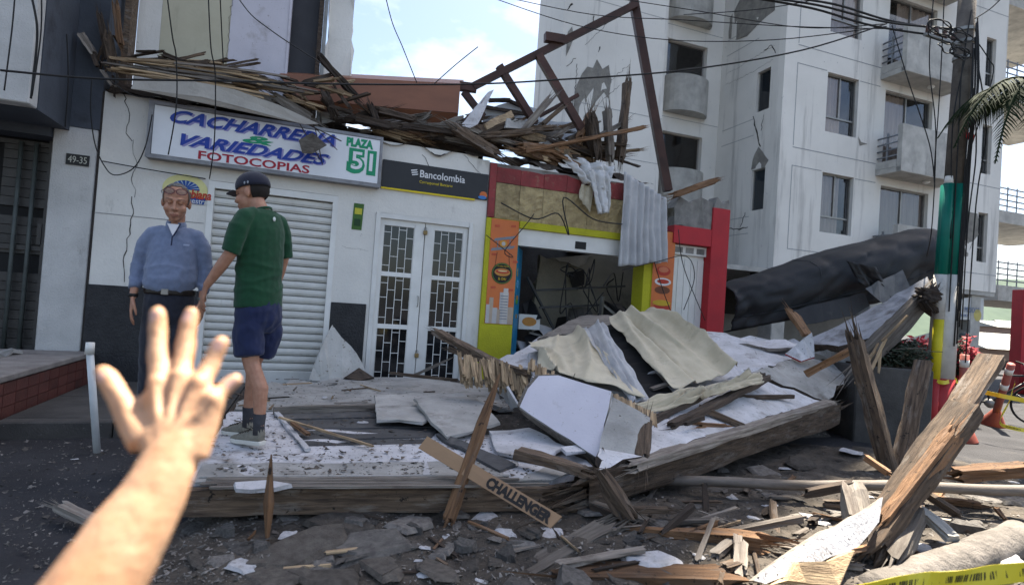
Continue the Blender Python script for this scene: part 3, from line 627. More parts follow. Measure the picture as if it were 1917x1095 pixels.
for k, (a, b, c, d, w_) in enumerate((((4.1), 1.75, 4.75, .9, .035), (4.35, 1.3, 5.6, 1.42, .03), (4.2, 1.55, 5.9, 1.75, .03), (5.45, .6, 5.47, 1.55, .05), (5.5, 1.45, 6.1, 1.0, .035), (4.3, .9, 4.9, .75, .03))):
    beam('bent_metal_rail', FW(a, b, -.5-.05*k), FW(c, d, -.75+.05*k), w_, w_, ALU if k > 2 else flat('soot_metal', (.05, .05, .05)), bs, ends=('flat', 'flat'))
rs = random.Random(9)
for k in range(9):
    a = rs.uniform(4.1, 5.6); pts = [FW(a, rs.uniform(1.6, 2.15), -.3)]
    for j in range(3): a += rs.uniform(-.1, .5); pts.append(FW(min(a, 5.9), rs.uniform(.9, 2.1), rs.uniform(-.8, -.2)))
    cable('inner_wire', pts, .010, None, parent=bs)
for k in range(26):
    t = rs.uniform(4.05, 5.7); z = rs.uniform(.3, 1.25); plate('fallen_panel', [FW(t, z, -.4-.1*k % .9), FW(t+rs.uniform(.2, .5), z+rs.uniform(-.1, .15), -.5), FW(t+rs.uniform(.2, .4), z+rs.uniform(.15, .4), -.8), FW(t-.05, z+.25, -.8)], .02, rs.choice([DUST, flat('black_board', (.02, .02, .022)), INS, WOODD]), bs, jag=.02)

# ================================================================ TORN CORNICE over the white shop
ct = thing('torn_cornice', FW(.2, 3.4, .1), 'splintered cane and plaster cornice torn open above the shop sign', 'cornice')
rs = random.Random(21)
plate('cornice_strip', [wp(252, 152, .42), wp(345, 150, .44), wp(440, 168, .44), wp(520, 196, .42), wp(596, 232, .36), wp(570, 233, .36), wp(470, 206, .42), wp(380, 182, .44), wp(300, 172, .42), wp(245, 166, .40)], .05, M('cornice_render', (.50, .48, .44), (.40, .38, .35), 3, .9, .3, 30, dirt=(.22, .2, .17), damt=.62, rnd=0), ct, jag=.006, step=.2)
for k in range(34):
    y0 = rs.uniform(106, 136); x0 = rs.uniform(188, 330); L = rs.uniform(150, 320); x1 = min(x0+L, 600)
    sl = .15+rs.uniform(-.04, .05)
    beam('lath', wp(x0, y0+(x0-190)*.09, rs.uniform(.02, .34)), wp(x1, y0+(x0-190)*.09+(x1-x0)*sl, rs.uniform(.02, .34)), rs.uniform(.018, .04), rs.uniform(.012, .03), rs.choice([REED, REED, REED, WOODG]), ct, rough=.003, bend=rs.uniform(-.03, .05))
for k in range(26):
    x0 = rs.uniform(225, 420); y0 = 96+(x0-225)*.17+rs.uniform(-4, 12); L = rs.uniform(20, 90)
    beam('splinter', wp(x0, y0, rs.uniform(-.4, .1)), wp(x0+L, y0+L*rs.uniform(-.25, .5), rs.uniform(-.3, .15)), rs.uniform(.02, .05), rs.uniform(.015, .04), rs.choice([WOODD, WOOD, REED]), ct, rough=.006)
for (x0, y0, x1, y1, w_, m_) in ((355, 120, 450, 140, .11, WOODD), (430, 132, 500, 150, .09, WOODD), (420, 165, 520, 195, .12, WOODG), (510, 180, 590, 230, .13, WOODG), (300, 100, 350, 118, .06, WOODD), (190, 130, 215, 165, .05, WOODG), (200, 60, 215, 130, .10, WOOD), (185, 20, 205, 115, .06, WOODD), (215, 0, 228, 95, .07, WOODR), (150, 60, 178, 105, .07, WOODG), (168, 85, 185, 130, .05, WOODD)):
    beam('torn_timber', wp(x0, y0, .12), wp(x1, y1, .12), w_, w_*.8, m_, ct, rough=.012)
for k in range(12):
    x0 = rs.uniform(180, 215); y0 = rs.uniform(40, 160)
    beam('splinter', wp(x0, y0, rs.uniform(-.1, .2)), wp(x0+rs.uniform(-18, 25), y0+rs.uniform(15, 60), rs.uniform(-.1, .2)), .02, .015, rs.choice([WOODD, WOOD, WOODG]), ct, rough=.004)
plate('hanging_board', [wp(560, 262, .30), wp(585, 248, .30), wp(612, 272, .30), wp(585, 288, .30), wp(566, 287, .30)], .02, WOODG, ct, 'torn scrap of board hanging before the sign', jag=.008)
for (a, b) in (((560, 230), (600, 300)), ((575, 225), (632, 282)), ((590, 240), (604, 310)), ((540, 215), (640, 265))): beam('splinter', wp(*a, .28), wp(*b, .3), .012, .01, WOODD, ct, rough=.003)
MB().grid(lambda u, v: FW(-1.3+u*2.6, 3.40+.12*noise.noise(V((u*9, v*4, 2)))+.25*v*(1 if u < .75 else .4), .10-.5*v+.05*noise.noise(V((u*14, v*5, 7)))), 40, 6).build('rubble_bed', WOODD, ct)

# ================================================================ ROOF WRECKAGE over doors and burger shop
pn = thing('fallen_sheet_box', wp(700, 200, -.5), 'long brown sheet metal fascia box tipped over above the bank sign', 'fascia box')
c4 = [wp(522, 140, -.45), wp(862, 158, -.45), wp(858, 212, -.42), wp(560, 186, -.42)]
MB().prism(c4, NO*-.04).build('front_sheet', BROWNP, pn)
c5 = [wp(560, 187, -.415), wp(858, 213, -.415), wp(850, 250, -.62), wp(700, 236, -.62), wp(575, 200, -.6)]
MB().prism(c5, NO*-.03).build('lower_sheet', BROWNP, pn)
MB().prism([wp(523, 139, -.46), wp(862, 157, -.46), wp(868, 150, -.9), wp(540, 133, -.9)], Z*-.02).build('top_sheet', BROWNP, pn)
sf = thing('steel_roof_frame', wp(1240, 350, -.5), 'twisted brown steel roof frame rising over the burger shop', 'steel frame')
def chan(a, b, w_=.09, h_=.12, d0=-.5, d1=-.5): return beam('steel_member', wp(*a, d0), wp(*b, d1), w_, h_, STEEL, sf, ends=('flat', 'flat'), rough=.001, seg=6)
chan((885, 163), (1192, 8), .11, .10, -.55, -.35); chan((1186, 2), (1250, 358), .13, .13, -.45, -.2); chan((1008, 104), (1112, 282), .11, .11, -.45, -.25)
chan((934, 124), (1002, 232), .10, .10, -.52, -.5); chan((868, 172), (905, 220), .09, .09, -.6, -.6); chan((1083, 178), (1010, 218), .05, .05, -.3, -.5); chan((1020, 70), (1056, 76), .11, .13, -.42, -.4)
chan((860, 162), (892, 166), .10, .12, -.6, -.55)
# green-trimmed white roofing sheets behind
for k, q in enumerate(([(900, 205), (1000, 215), (1085, 245), (910, 255)], [(870, 215), (960, 190), (1010, 205), (940, 225)], [(1000, 225), (1100, 232), (1105, 262), (1010, 262)])):
    plate('roof_sheet', [wp(x, y, -1.2+.15*k) for x, y in q], .02, [flat('roof_white', (.55, .57, .60)), flat('roof_white', (.55, .57, .60)), flat('roof_white', (.55, .57, .60))][k], None, ['bent white roofing sheet wedged behind the steel frame', 'small white roofing sheet tilted behind the brown fascia box', 'white roofing sheet lying under the crossed timbers on roof'][k], 'roof sheet', jag=.01)
for k, (a, b) in enumerate((((915, 188), (955, 188)), ((955, 190), (990, 205)), ((990, 240), (1085, 246)), ((905, 200), (990, 215)))):
    beam('roof_batten', wp(*a, -1.0), wp(*b, -1.0), .05, .05, [WOODD, flat('green_trim', (.02, .22, .14))][k == 2], None, ['thin dark batten crossing the sky behind the steel frame', 'short dark batten sloping down behind steel frame', 'green painted batten at the edge of the white roof sheet', 'dark batten under the white roofing sheet'][k], 'batten', ends=('flat', 'flat'))
# notable timbers
KT = [((592, 100), (672, 188), .10, WOODD, 'thick grey timber stub leaning against brown fascia box', -.1), ((605, 168), (628, 222), .13, WOODD, 'rotten square timber stump at the torn cornice end', 0),
      ((1103, 210), (1118, 302), .19, WOOD, 'short wide plank standing upright in the roof wreck', -.1), ((1136, 194), (1142, 305), .13, WOODG, 'narrow plank standing upright beside the wide one', -.12),
      ((1176, 140), (1160, 310), .13, WOOD, 'tall rough plank standing upright in the roof wreck', -.15), ((1210, 238), (975, 285), .07, WOODR, 'long straight reddish batten lying across the roof wreck', .05),
      ((1035, 178), (965, 262), .12, WOODG, 'grey splintered beam pointing up through roof wreck', -.1), ((842, 236), (935, 292), .16, WOOD, 'squared beam end poking over the parapet edge', .05),
      ((885, 262), (965, 225), .10, WOOD, 'tilted brown beam end behind the parapet', -.1), ((1060, 195), (1010, 238), .08, WOOD, 'short brown beam tilted under steel rafter', -.3),
      ((1345, 336), (1255, 368), .13, WOODR, 'round broken log jutting past the burger shop parapet', .1), ((700, 205), (780, 225), .10, WOODD, 'dark beam lying below the brown fascia box', 0),
      ((740, 235), (860, 250), .09, WOODD, 'dark beam along the parapet below the fascia box', .02), ((690, 188), (710, 240), .10, WOODD, 'rotten stump of post under the brown fascia box', .02)]
for (a, b, w_, m_, lab, o_) in KT: beam('broken_timber', wp(*a, o_), wp(*b, o_), w_, w_*.75, m_, None, lab, 'timber', rough=.012, ends=('jag', 'jag'))
rs = random.Random(34)
for k in range(64):
    x0 = rs.uniform(600, 1090); base = 205+(x0-600)*.19 if x0 < 900 else 262+(x0-900)*.16
    y0 = base+rs.uniform(-34 if x0 > 850 else -10, 14); L = rs.uniform(40, 130); an = rs.gauss(.15, .45); o_ = rs.uniform(-.55, .0); w_ = rs.uniform(.05, .14)
    beam('broken_timber', wp(x0, y0, o_), wp(x0+L*math.cos(an), min(y0+L*math.sin(an)*.7, base+14+L*.15), o_+rs.uniform(-.2, .1)), w_, w_*rs.uniform(.5, .9), rs.choice([WOODD, WOOD, WOOD, WOODG, WOODG, WOODR]), None, 'thick dusty timber buried in the roof heap above the shops', 'timber', 'thick timbers in the roof heap', rough=.014)
rs = random.Random(33)
for k in range(70):
    x0 = rs.uniform(640, 1120); base = 232+(x0-640)*.145 if x0 < 920 else 275+(x0-920)*.10
    hgt = rs.uniform(-4, 14) if x0 < 850 else rs.uniform(0, 60)
    y0 = base-hgt*.6+rs.uniform(-3, 12); L = rs.uniform(25, 110); an = rs.uniform(-.5, .6) if x0 < 850 else rs.uniform(-1.0, 1.0)
    o_ = rs.uniform(-.3, .02) if x0 < 850 else rs.uniform(-.9, .02)
    beam('broken_timber', wp(x0, y0, o_), wp(x0+L*math.cos(an), min(y0+L*math.sin(an)*.6, base+16+(L*math.cos(an))*.13), o_+rs.uniform(-.3, .1)), rs.uniform(.025, .10), rs.uniform(.02, .07), rs.choice([WOODD, WOOD, WOOD, WOODR, WOODG, REED]), None, 'splintered timber in the tangled heap on the shop roofs', 'timber', 'timbers heaped on the shop roofs', rough=.008)
for k in range(22):
    x0 = rs.uniform(520, 660); y0 = 150+(x0-520)*.35+rs.uniform(-25, 25); L = rs.uniform(20, 80); an = rs.uniform(-.6, 1.2)
    beam('broken_timber', wp(x0, y0, rs.uniform(-.2, .25)), wp(x0+L*math.cos(an), y0+L*math.sin(an)*.7, rs.uniform(-.2, .25)), rs.uniform(.02, .08), rs.uniform(.02, .05), rs.choice([WOODD, WOODD, WOOD, REED]), None, 'splintered timber jammed between cornice and brown fascia box', 'timber', 'timbers at the end of the cornice', rough=.008)
bed = MB().grid(lambda u, v: FW(.7+u*5.2, 3.32+.14*noise.noise(V((u*16, v*4, 5)))+(.45 if u > .42 else .22)*v*(.7+.5*noise.noise(V((u*7, 1, 1)))), .04-1.0*v+.03*noise.noise(V((u*20, v, 9)))), 80, 8)
tag(bed.build('roof_rubble', M('roof_dirt', (.085, .065, .05), (.04, .032, .027), 7, .95, .9, 18, fleck=(.22, .2, .17), famt=.64, fscale=22, rnd=0)), 'dusty rubble bed covering the collapsed shop roof', 'rubble', kind='stuff')
rs = random.Random(51)
for k in range(14):
    x0 = rs.uniform(850, 1085); y0 = 232+(x0-850)*.16+rs.uniform(-30, 12); a = rs.uniform(-.7, .7); L = rs.uniform(28, 62); h_ = rs.uniform(10, 24); o_ = rs.uniform(-.4, .02); c_, s_ = math.cos(a), math.sin(a)
    plate('broken_board', [wp(x0, y0, o_), wp(x0+L*c_, y0+L*s_, o_-.1), wp(x0+L*c_-h_*s_, y0+L*s_+h_*c_, o_-.05), wp(x0-h_*s_, y0+h_*c_, o_+.05)], .02, rs.choice([WOODG, DUSTG, WOOD, REED, WOODR]), None, 'wide splintered board jutting from the roof heap under the steel frame', 'board', 'wide boards in the roof heap', jag=.02)
plate('plaster_shard', [wp(862, 235, .02), wp(915, 172, -.15), wp(925, 168, -.15), wp(908, 205, -.1), wp(895, 232, 0), wp(880, 240, .02)], .03, DUST, None, 'curled white plaster shard sticking up from the roof heap', 'shard', jag=.012)
# cloths
def drape(name, c, mat, label, cat='cloth', nu=28, nv=28, amp=.03, fr=5., seed=0, n=None, hem=.0, skew=.0, group=None, crumple=.01, loose=False):
    n = n if n is not None else (c[1]-c[0]).cross(c[3]-c[0]).normalized()
    if n.dot(CAMP-c[0]) < 0: n = -n
    c = [V(q) for q in c]
    rdg = lambda x, y: 1-abs(2*noise.noise(V((x, y, seed*1.3))))
    rf = random.Random(seed*17+3); FO = [(rf.uniform(-.1, 1.1), rf.uniform(-.6, .5), rf.uniform(.012, .085), rf.choice([1, 1, .6, -.6])*rf.uniform(.6, 1.5), rf.uniform(-.3, .4), rf.uniform(.5, 1.4)) for _ in range(int(fr*2.6))]
    def f(u, v):
        uu = u+.05*noise.noise(V((v*2.5, seed, 0)))*(1 if loose else .3); p = bilin(c, uu+skew*v*(u-.5), v)
        if loose:
            w_ = amp*(.45+sum(A_*math.exp(-abs((u-u_-s_*(v-.5))/g_)**1.4)*min(1, max(0, (v-v0_)*4))*min(1, max(0, (v1_-v)*4+.3)) for u_, s_, g_, A_, v0_, v1_ in FO)*1.35+.8*noise.noise(V((u*2., v*2., seed+4))))
            edge = .05*noise.noise(V((u*5, v*5, seed+9)))*(1 if min(u, 1-u, v, 1-v) < .02 else 0); p = p+(c[1]-c[0]).normalized()*edge
        else: w_ = amp*(math.sin((u*fr+.45*noise.noise(V((u*3, v*1.2, seed))))*2*math.pi)*(.45+.55*v)+.9*noise.noise(V((u*fr*1.7+seed, v*1.6, seed*.7))))
        return p+n*(w_+crumple*noise.noise(V((u*9, v*9, seed)))+.3*crumple*noise.noise(V((u*22, v*22, seed))))+Z*(hem*v*noise.noise(V((u*4, seed, 1))))
    o = MB().grid(f, nu, nv).build(name, mat, smooth=True, fix=False)
    s_ = o.modifiers.new('thick', 'SOLIDIFY'); s_.thickness = .004
    return tag(o, label, cat, group)
drape('hanging_curtain', [wp(1168, 322, .16), wp(1247, 372, .16), wp(1250, 492, .22), wp(1158, 498, .22)], CLOTHG, 'grey pleated curtain hanging over the burger shop fascia', 'curtain', 48, 30, .035, 7.5, 3, hem=.08)
PLAST = M('milky_plastic_sheet', (.58, .58, .58), (.46, .45, .43), 5, .35, .3, 12, spec=.5, dirt=(.30, .25, .19), damt=.6, rnd=0)
drape('plastic_sheet', [wp(1042, 285, -.05), wp(1150, 312, .05), wp(1138, 360, .16), wp(1095, 345, .15)], PLAST, 'crumpled milky plastic sheet snagged on the fascia edge', 'plastic sheet', 30, 24, .06, 3, 8, crumple=.05)
drape('plastic_sheet', [wp(1100, 320, .12), wp(1140, 320, .12), wp(1142, 398, .2), wp(1118, 402, .2)], PLAST, 'torn end of milky plastic hanging below the fascia edge', 'plastic sheet', 20, 20, .05, 2, 12, crumple=.04)
drape('cloth_scrap', [wp(1088, 345, .12), wp(1112, 350, .12), wp(1105, 398, .14), wp(1083, 372, .14)], CLOTHC, 'small dirty grey scrap of cloth hanging on stone fascia', 'cloth', 14, 14, .02, 2, 15)
# fallen dark canopy in front of the flats
cn = thing('fallen_canopy', P(1500, 610, 10), 'huge dark grey sheet metal canopy fallen slantwise behind the burger shop', 'canopy')
ends_ = [(P(1340, 575, 10.2), .40), (P(1420, 556, 10.1), .44), (P(1520, 528, 10.0), .50), (P(1620, 505, 9.9), .52), (P(1712, 478, 9.8), .46)]
def canopy(u, v):
    k = u*(len(ends_)-1); i = min(int(k), len(ends_)-2); f_ = k-i
    c = ends_[i][0].lerp(ends_[i+1][0], f_); h_ = lerp(ends_[i][1], ends_[i+1][1], f_)
    a = lerp(-1.25, 1.45, v)
    dent = .14*max(0, noise.noise(V((u*5, v*3, 4))))*(1 if .4 < u < .9 else .3)+.09*max(0, noise.noise(V((u*14+v*3, v*2, 8))))+.05*max(0, 1-abs(noise.noise(V((u*7-v*2, v*3, 12))))*6)
    ca_, sa_ = math.cos(a), math.sin(a)
    if a < -.75: ca_, sa_ = math.cos(-.75)-(-.75-a)*.15, math.sin(-.75)-(-.75-a)*1.0
    PR = [(.20, -1.15), (.50, -.98), (.52, -.55), (.60, -.1), (.60, .35), (.50, .72), (.30, .95), (.0, 1.02)]
    w_ = v*(len(PR)-1); j = min(int(w_), len(PR)-2); g_ = w_-j; oo, zz_ = lerp(PR[j][0], PR[j+1][0], g_), lerp(PR[j][1], PR[j+1][1], g_)
    return c+NO*(oo*h_/.45-dent)+Z*(h_*zz_-.04*noise.noise(V((u*9, 2, 2)))*v)
o = MB().grid(canopy, 70, 28).build('canopy_skin', DGREY, cn, smooth=True, fix=False); s_ = o.modifiers.new('t', 'SOLIDIFY'); s_.thickness = .01
for v_ in (.30,): MB().tube([canopy(i/24, v_)+NO*.006 for i in range(25)], .012, 5).build('seam', DGREY, cn)
for u_ in (.41,): MB().tube([canopy(u_, i/16)+NO*.005 for i in range(17)], .010, 5).build('rib', DGREY, cn)
cap = [canopy(1, j/14) for j in range(15)]
MB().prism(cap+[cap[-1]+NO*-.1, cap[0]+NO*-.1], AL*.03).build('end_plate', DGREY, cn)
plate('end_flange', [P(1708, 448, 9.6), P(1742, 440, 9.7), P(1738, 520, 9.6), P(1703, 526, 9.5)], .05, M('blue_grey_flange', (.13, .14, .17), (.10, .11, .13), 3, .5, .1, 20), cn, jag=.01)
plate('lower_flange', [P(1470, 585, 9.3), P(1618, 548, 9.3), P(1628, 572, 9.25), P(1600, 590, 9.2), P(1500, 610, 9.2)], .02, DGREY, cn, jag=.01)
drape('torn_sheet', [P(1585, 488, 9.1), P(1640, 500, 9.0), P(1680, 565, 9.1), P(1608, 530, 9.1)], DGREY, None, None, 16, 14, .06, 1.5, 5, crumple=.05)
bpy.data.objects['torn_sheet'].parent = cn; bpy.data.objects['torn_sheet'].location -= cn.location
plate('torn_sheet', [P(1620, 540, 9.0), P(1690, 505, 9.1), P(1705, 540, 9.0), P(1660, 572, 9.0)], .015, M('dull_zinc', (.13, .13, .13), (.08, .08, .085), 5, .45, .2, 20, metal=.4), cn, jag=.03)
# ================================================================ APARTMENT BLOCK
ap = thing('apartment_block', FW(3, 0, -1, B0), 'cracked white apartment block with concrete balconies and bare patches', 'building')
ATOP = 38.0  # unseen upper height chosen so the block's shadow covers wreck and street
def wallgrid(t0, t1, z0, z1, opens, o0, o1, mb=None, base=B0):
    """wall strip-built around rectangular openings (ta, tb, za, zb)"""
    mb = mb or MB(); ts = sorted(set([t0, t1]+[o[0] for o in opens]+[o[1] for o in opens]))
    for a, b in zip(ts, ts[1:]):
        m_ = (a+b)/2; hs = sorted([(o[2], o[3]) for o in opens if o[0] < m_ < o[1]]); z = z0
        for (za, zb) in hs:
            if za > z: mb.fbox(a, b, z, za, o0, o1, base=base)
            z = zb
        if z < z1: mb.fbox(a, b, z, z1, o0, o1, base=base)
    return mb
FL = 2.53
floors = range(7)
wins = [(1.40, 2.46, 3.66+FL*k, 5.16+FL*k) for k in floors]
doors_ = [(3.42, 5.22, 3.05+FL*k, 5.10+FL*k) for k in floors]
nars = [(7.30, 7.72, 3.45+FL*k, 4.86+FL*k) for k in floors]
wallgrid(0, 8.2, 2.62, ATOP, wins+doors_+nars, -.20, 0).build('street_wall', APT, ap)
# side face (turned away from the street) with slit windows
sw = [(-.88, -.43, 4.12+FL*k, 5.17+FL*k) for k in floors]
mb = MB(); zs = sorted([(w_[2], w_[3]) for w_ in sw]); q = lambda a, b, z0, z1: mb.fbox(.0, .2, z0, z1, a, b, base=B0)
q(-2.3, -.881, 2.62, ATOP); q(-.429, -.201, 2.62, ATOP); z = 2.62
for (za, zb) in zs: q(-.881, -.429, z, za); z = zb
q(-.881, -.429, z, ATOP); mb.build('side_wall', APT, ap)
def thinglass(name, tint=.75, gl=.10):
    if name in MATS: return MATS[name]
    m = bpy.data.materials.new(name); m.use_nodes = True; MATS[name] = m; n, l = m.node_tree.nodes, m.node_tree.links; n.remove(n['Principled BSDF'])
    t = n.new('ShaderNodeBsdfTransparent'); t.inputs[0].default_value = (tint, tint, tint*1.02, 1); g = n.new('ShaderNodeBsdfGlossy'); g.inputs['Roughness'].default_value = .03; g.inputs[0].default_value = (.9, .93, .95, 1)
    lw = n.new('ShaderNodeLayerWeight'); lw.inputs[0].default_value = .35; mr = n.new('ShaderNodeMapRange'); mr.inputs[3].default_value = gl; mr.inputs[4].default_value = .13
    mx_ = n.new('ShaderNodeMixShader'); l.new(lw.outputs['Fresnel'], mr.inputs[0]); l.new(mr.outputs[0], mx_.inputs[0]); l.new(t.outputs[0], mx_.inputs[1]); l.new(g.outputs[0], mx_.inputs[2]); l.new(mx_.outputs[0], n['Material Output'].inputs[0]); return m
GL = thinglass('window_glass', .80, .02)
CURT = M('beige_window_curtain', (.62, .50, .38), (.48, .38, .29), 3, .95, .1, 60, stretch=(8, 8, .4), rnd=.10)
def window(par, t0, t1, z0, z1, split=True, sill=True, curtain=None, low=.28):
    f_ = MB(); e = .035
    f_.fbox(t0, t0+e, z0, z1, -.15, -.09, base=B0); f_.fbox(t1-e, t1, z0, z1, -.15, -.09, base=B0); f_.fbox(t0+e, t1-e, z1-e, z1, -.15, -.09, base=B0); f_.fbox(t0+e, t1-e, z0, z0+e, -.15, -.09, base=B0)
    zl = z0+(z1-z0)*low
    if low: f_.fbox(t0+e, t1-e, zl-.02, zl+.02, -.15, -.095, base=B0)
    if split: f_.fbox((t0+t1)/2-.018, (t0+t1)/2+.018, zl+.02 if low else z0+e, z1-e, -.145, -.095, base=B0)
    w_ = f_.build('window', ALU, par)
    MB().fbox(t0+e, t1-e, zl+.02 if low else z0+e, z1-e, -.125, -.119, base=B0).build('pane', GL, w_)
    if low: MB().fbox(t0+e, t1-e, z0+e, zl-.02, -.125, -.119, base=B0).build('pane', GL, w_)
    MB().fbox(t0-.1, t1+.1, z0-.1, z1+.1, -.9, -.86, base=B0).build('dark_room_sheet', flat('room_dark', (.03, .028, .026), .95), w_)  # near-black sheet stands in for the shade of the room
    if curtain:
        a, b = curtain
        MB().grid(lambda u, v: FW(lerp(a, b, u), lerp(z0+.02, z1-.02, v), -.19+.025*math.sin(u*34), B0), 48, 1).build('curtain', CURT, w_, smooth=True, fix=False)
    return w_
for k, (a, b, c, d) in enumerate(wins): window(ap, a, b, c, d, curtain=((a+.05, b-.30), (a+.03, b-.4), (a, b), (a, a+.6), (a, b))[k % 5])
for k, (a, b, c, d) in enumerate(doors_): window(ap, a, b, c, d, curtain=((a, b), (a+.02, a+.9), (a+.5, b), (a, b-.4), (a, b))[k % 5], low=0)
for k, (a, b, c, d) in enumerate(nars): window(ap, a, b, c, d, split=False, low=.3)
DKW = flat('slit_glass', (.03, .035, .04), .1, .5)
for k, (a, b, c, d) in enumerate(sw):
    w_ = MB().fbox(.07, .10, c, d, a, a+.03, base=B0).fbox(.07, .10, c, d, b-.03, b, base=B0).fbox(.07, .10, d-.03, d, a+.03, b-.03, base=B0).build('window', ALU, ap)
    MB().fbox(.085, .09, c, d-.03, a+.03, b-.03, base=B0).build('pane', glass('slit_pane', (.02, .025, .03), .06), w_)
MB().fbox(.21, 8.1, 2.63, ATOP-.1, -1.5, -1.4, base=B0).fbox(8.0, 8.19, 2.63, ATOP-.1, -1.39, -.21, base=B0).fbox(-3.1, 2.5, 1.5, ATOP-.1, -3.3, -3.2, base=B0).build('inner_wall', flat('room_dark', (.03, .028, .026), .95), ap)  # near-black backing: room shade put into the colour, hides sky behind windows
# panel joints
JT = flat('joint_grey', (.30, .31, .32), .9)
for k in floors:
    MB().fbox(.40, 3.22, 5.62+FL*k, 5.64+FL*k, .0005, .004, base=B0).build('joint', JT, ap)
    MB().fbox(.40, 1.36, 5.17+FL*k, 5.188+FL*k, .0005, .004, base=B0).build('joint', JT, ap)
    MB().fbox(2.50, 3.22, 5.13+FL*k, 5.148+FL*k, .0005, .004, base=B0).build('joint', JT, ap)
    MB().fbox(.40, .418, 3.14+FL*k, 5.17+FL*k, .0005, .004, base=B0).build('joint', JT, ap)
    MB().fbox(5.9, 8.2, 3.10+FL*k, 3.118+FL*k, .0005, .004, base=B0).build('joint', JT, ap)
    for z_ in (3.55, 3.98): MB().fbox(-.004, -.0005, z_+FL*k, z_+FL*k+.014, -2.1, -.9, base=B0).build('joint', JT, ap)
MB().fbox(.40, 3.22, 3.13, 3.148, .0005, .004, base=B0).build('joint', JT, ap)
# balconies: slab, concrete front, side kerb, tube rails
RAIL = M('grey_rail_paint', (.22, .23, .25), (.16, .17, .18), 8, .5, .05, 30, metal=.3)
for k in floors:
    zb = 2.78+FL*k
    b_ = MB().fbox(3.20, 5.55, zb, zb+.14, .002, .68, base=B0).build('balcony', CONCL, ap, bevel=.01)
    MB().fbox(3.20, 3.40, zb+.141, zb+.33, .002, .55, base=B0).build('side_kerb', CONCL, b_)
    MB().prism([FW(3.20, zb+.02, .681, B0), FW(5.42, zb+.02, .681, B0), FW(5.62, zb+.02, .45, B0), FW(5.62, zb+.02, .30, B0), FW(5.50, zb+.02, .30, B0), FW(5.38, zb+.02, .56, B0), FW(3.20, zb+.02, .56, B0)], Z*1.18).build('parapet', CONCL, b_)
    for j in range(4): MB().tube([FW(3.23, zb+.44+j*.17, .01, B0), FW(3.23, zb+.44+j*.17, .56, B0)], .022, 7).build('rail', RAIL, b_, smooth=True)
    MB().fbox(3.22, 3.26, zb+.331, zb+1.05, .25, .29, base=B0).build('rail_post', RAIL, b_)
    MB().ball(FW(4.6, zb-.03, .35, B0), (.09, .09, .05), 10, 6).build('ceiling_lamp', WHITEPAINT, b_)
# recessed stair bay with round balconies
rec = [(-1.80, -.50, 5.28+FL*k, 6.30+FL*k) for k in range(-1, 6)]
wallgrid(-3.2, -.001, 1.5, ATOP, rec, -2.5, -2.3).build('recess_wall', APT, ap)
for k, (a, b, c, d) in enumerate(rec):
    MB().fbox(a-.1, b+.1, c-.1, d+.1, -3.4, -3.3, base=B0).build('dark_room_sheet', flat('room_dark', (.03, .028, .026), .95), ap)
    MB().fbox(a, b, c, d, -2.44, -2.43, base=B0).build('pane', GL, ap)
    zb = c-1.0; pts = []
    for i in range(15):
        an = math.pi*i/14; pts.append(FW(-1.15-.68*math.cos(an), zb, -2.299+.42*math.sin(an), B0))
    MB().prism(pts, Z*.98).build('round_balcony', CONCL, ap, smooth=False)
    MB().fbox(-2.9, -.02, c+1.40, c+1.412, -2.2995, -2.296, base=B0).build('joint', JT, ap)
# left wing
wallgrid(-5.45, -2.70, 1.5, ATOP, [], -2.6, -1.0).build('left_wing_wall', APT, ap)
for z_ in (4.95, 6.05, 8.5): MB().fbox(-5.44, -2.71, z_, z_+.012, -.9995, -.996, base=B0).build('joint', JT, ap)
wa = lambda x, y, o=-1.: onplane(x, y, B0, o)
# bare concrete patches where the render fell off
BARE = M('bare_block_patch', (.26, .245, .215), (.17, .16, .145), 6, .95, .9, 24, rnd=.04)
def patch(pts, o): plate('bare_patch', [onplane(x, y, B0, o+.012) for x, y in pts], .010, BARE, ap, jag=.03, step=.15, down=NO)
patch([(1068, 205), (1078, 165), (1090, 138), (1100, 125), (1110, 128), (1118, 112), (1128, 130), (1140, 122), (1145, 150), (1140, 185), (1128, 168), (1120, 180), (1112, 200), (1095, 215), (1080, 240)], -1.)
patch([(1064, 60), (1071, 50), (1073, 75), (1060, 105)], -1.)
sdp = lambda x, y, e=.012: onplane(x, y, B0+AL*-e, 0., AL)
plate('bare_patch', [sdp(x, y) for x, y in ((1366, 35), (1385, 0), (1395, -25), (1452, -25), (1450, 20), (1430, 35), (1415, 50), (1398, 68), (1380, 75), (1364, 73))], .010, BARE, ap, jag=.02, step=.15, down=-AL)
plate('bare_patch', [sdp(x, y) for x, y in ((1406, 318), (1412, 290), (1420, 275), (1428, 285), (1438, 300), (1430, 314))], .010, BARE, ap, jag=.02, down=-AL)
plate('bare_patch', [onplane(x, y, B0, .012) for x, y in ((1806, 395), (1830, 400), (1832, 440), (1820, 455), (1812, 480), (1806, 480))], .010, BARE, ap, jag=.02, down=NO)
plate('bare_patch', [onplane(x, y, B0, .012) for x, y in ((1607, 256), (1612, 266), (1624, 270), (1610, 273))], .010, BARE, ap, jag=.01, down=NO)
for i, p_ in enumerate(([(1430, 95), (1445, 85), (1452, 100)], [(1410, 218), (1415, 240), (1420, 265), (1424, 275)], [(1430, 215), (1425, 245)], [(1355, 428), (1385, 430), (1400, 425)], [(1385, 430), (1395, 398)], [(1360, 140), (1410, 110), (1450, 85)], [(1358, 160), (1400, 140), (1448, 112)])):
    crack(ap, [sdp(x, y, .0) for x, y in p_], (.03, .05, .025, .04, .03, .010, .010)[i], n=-AL, seed=30+i)
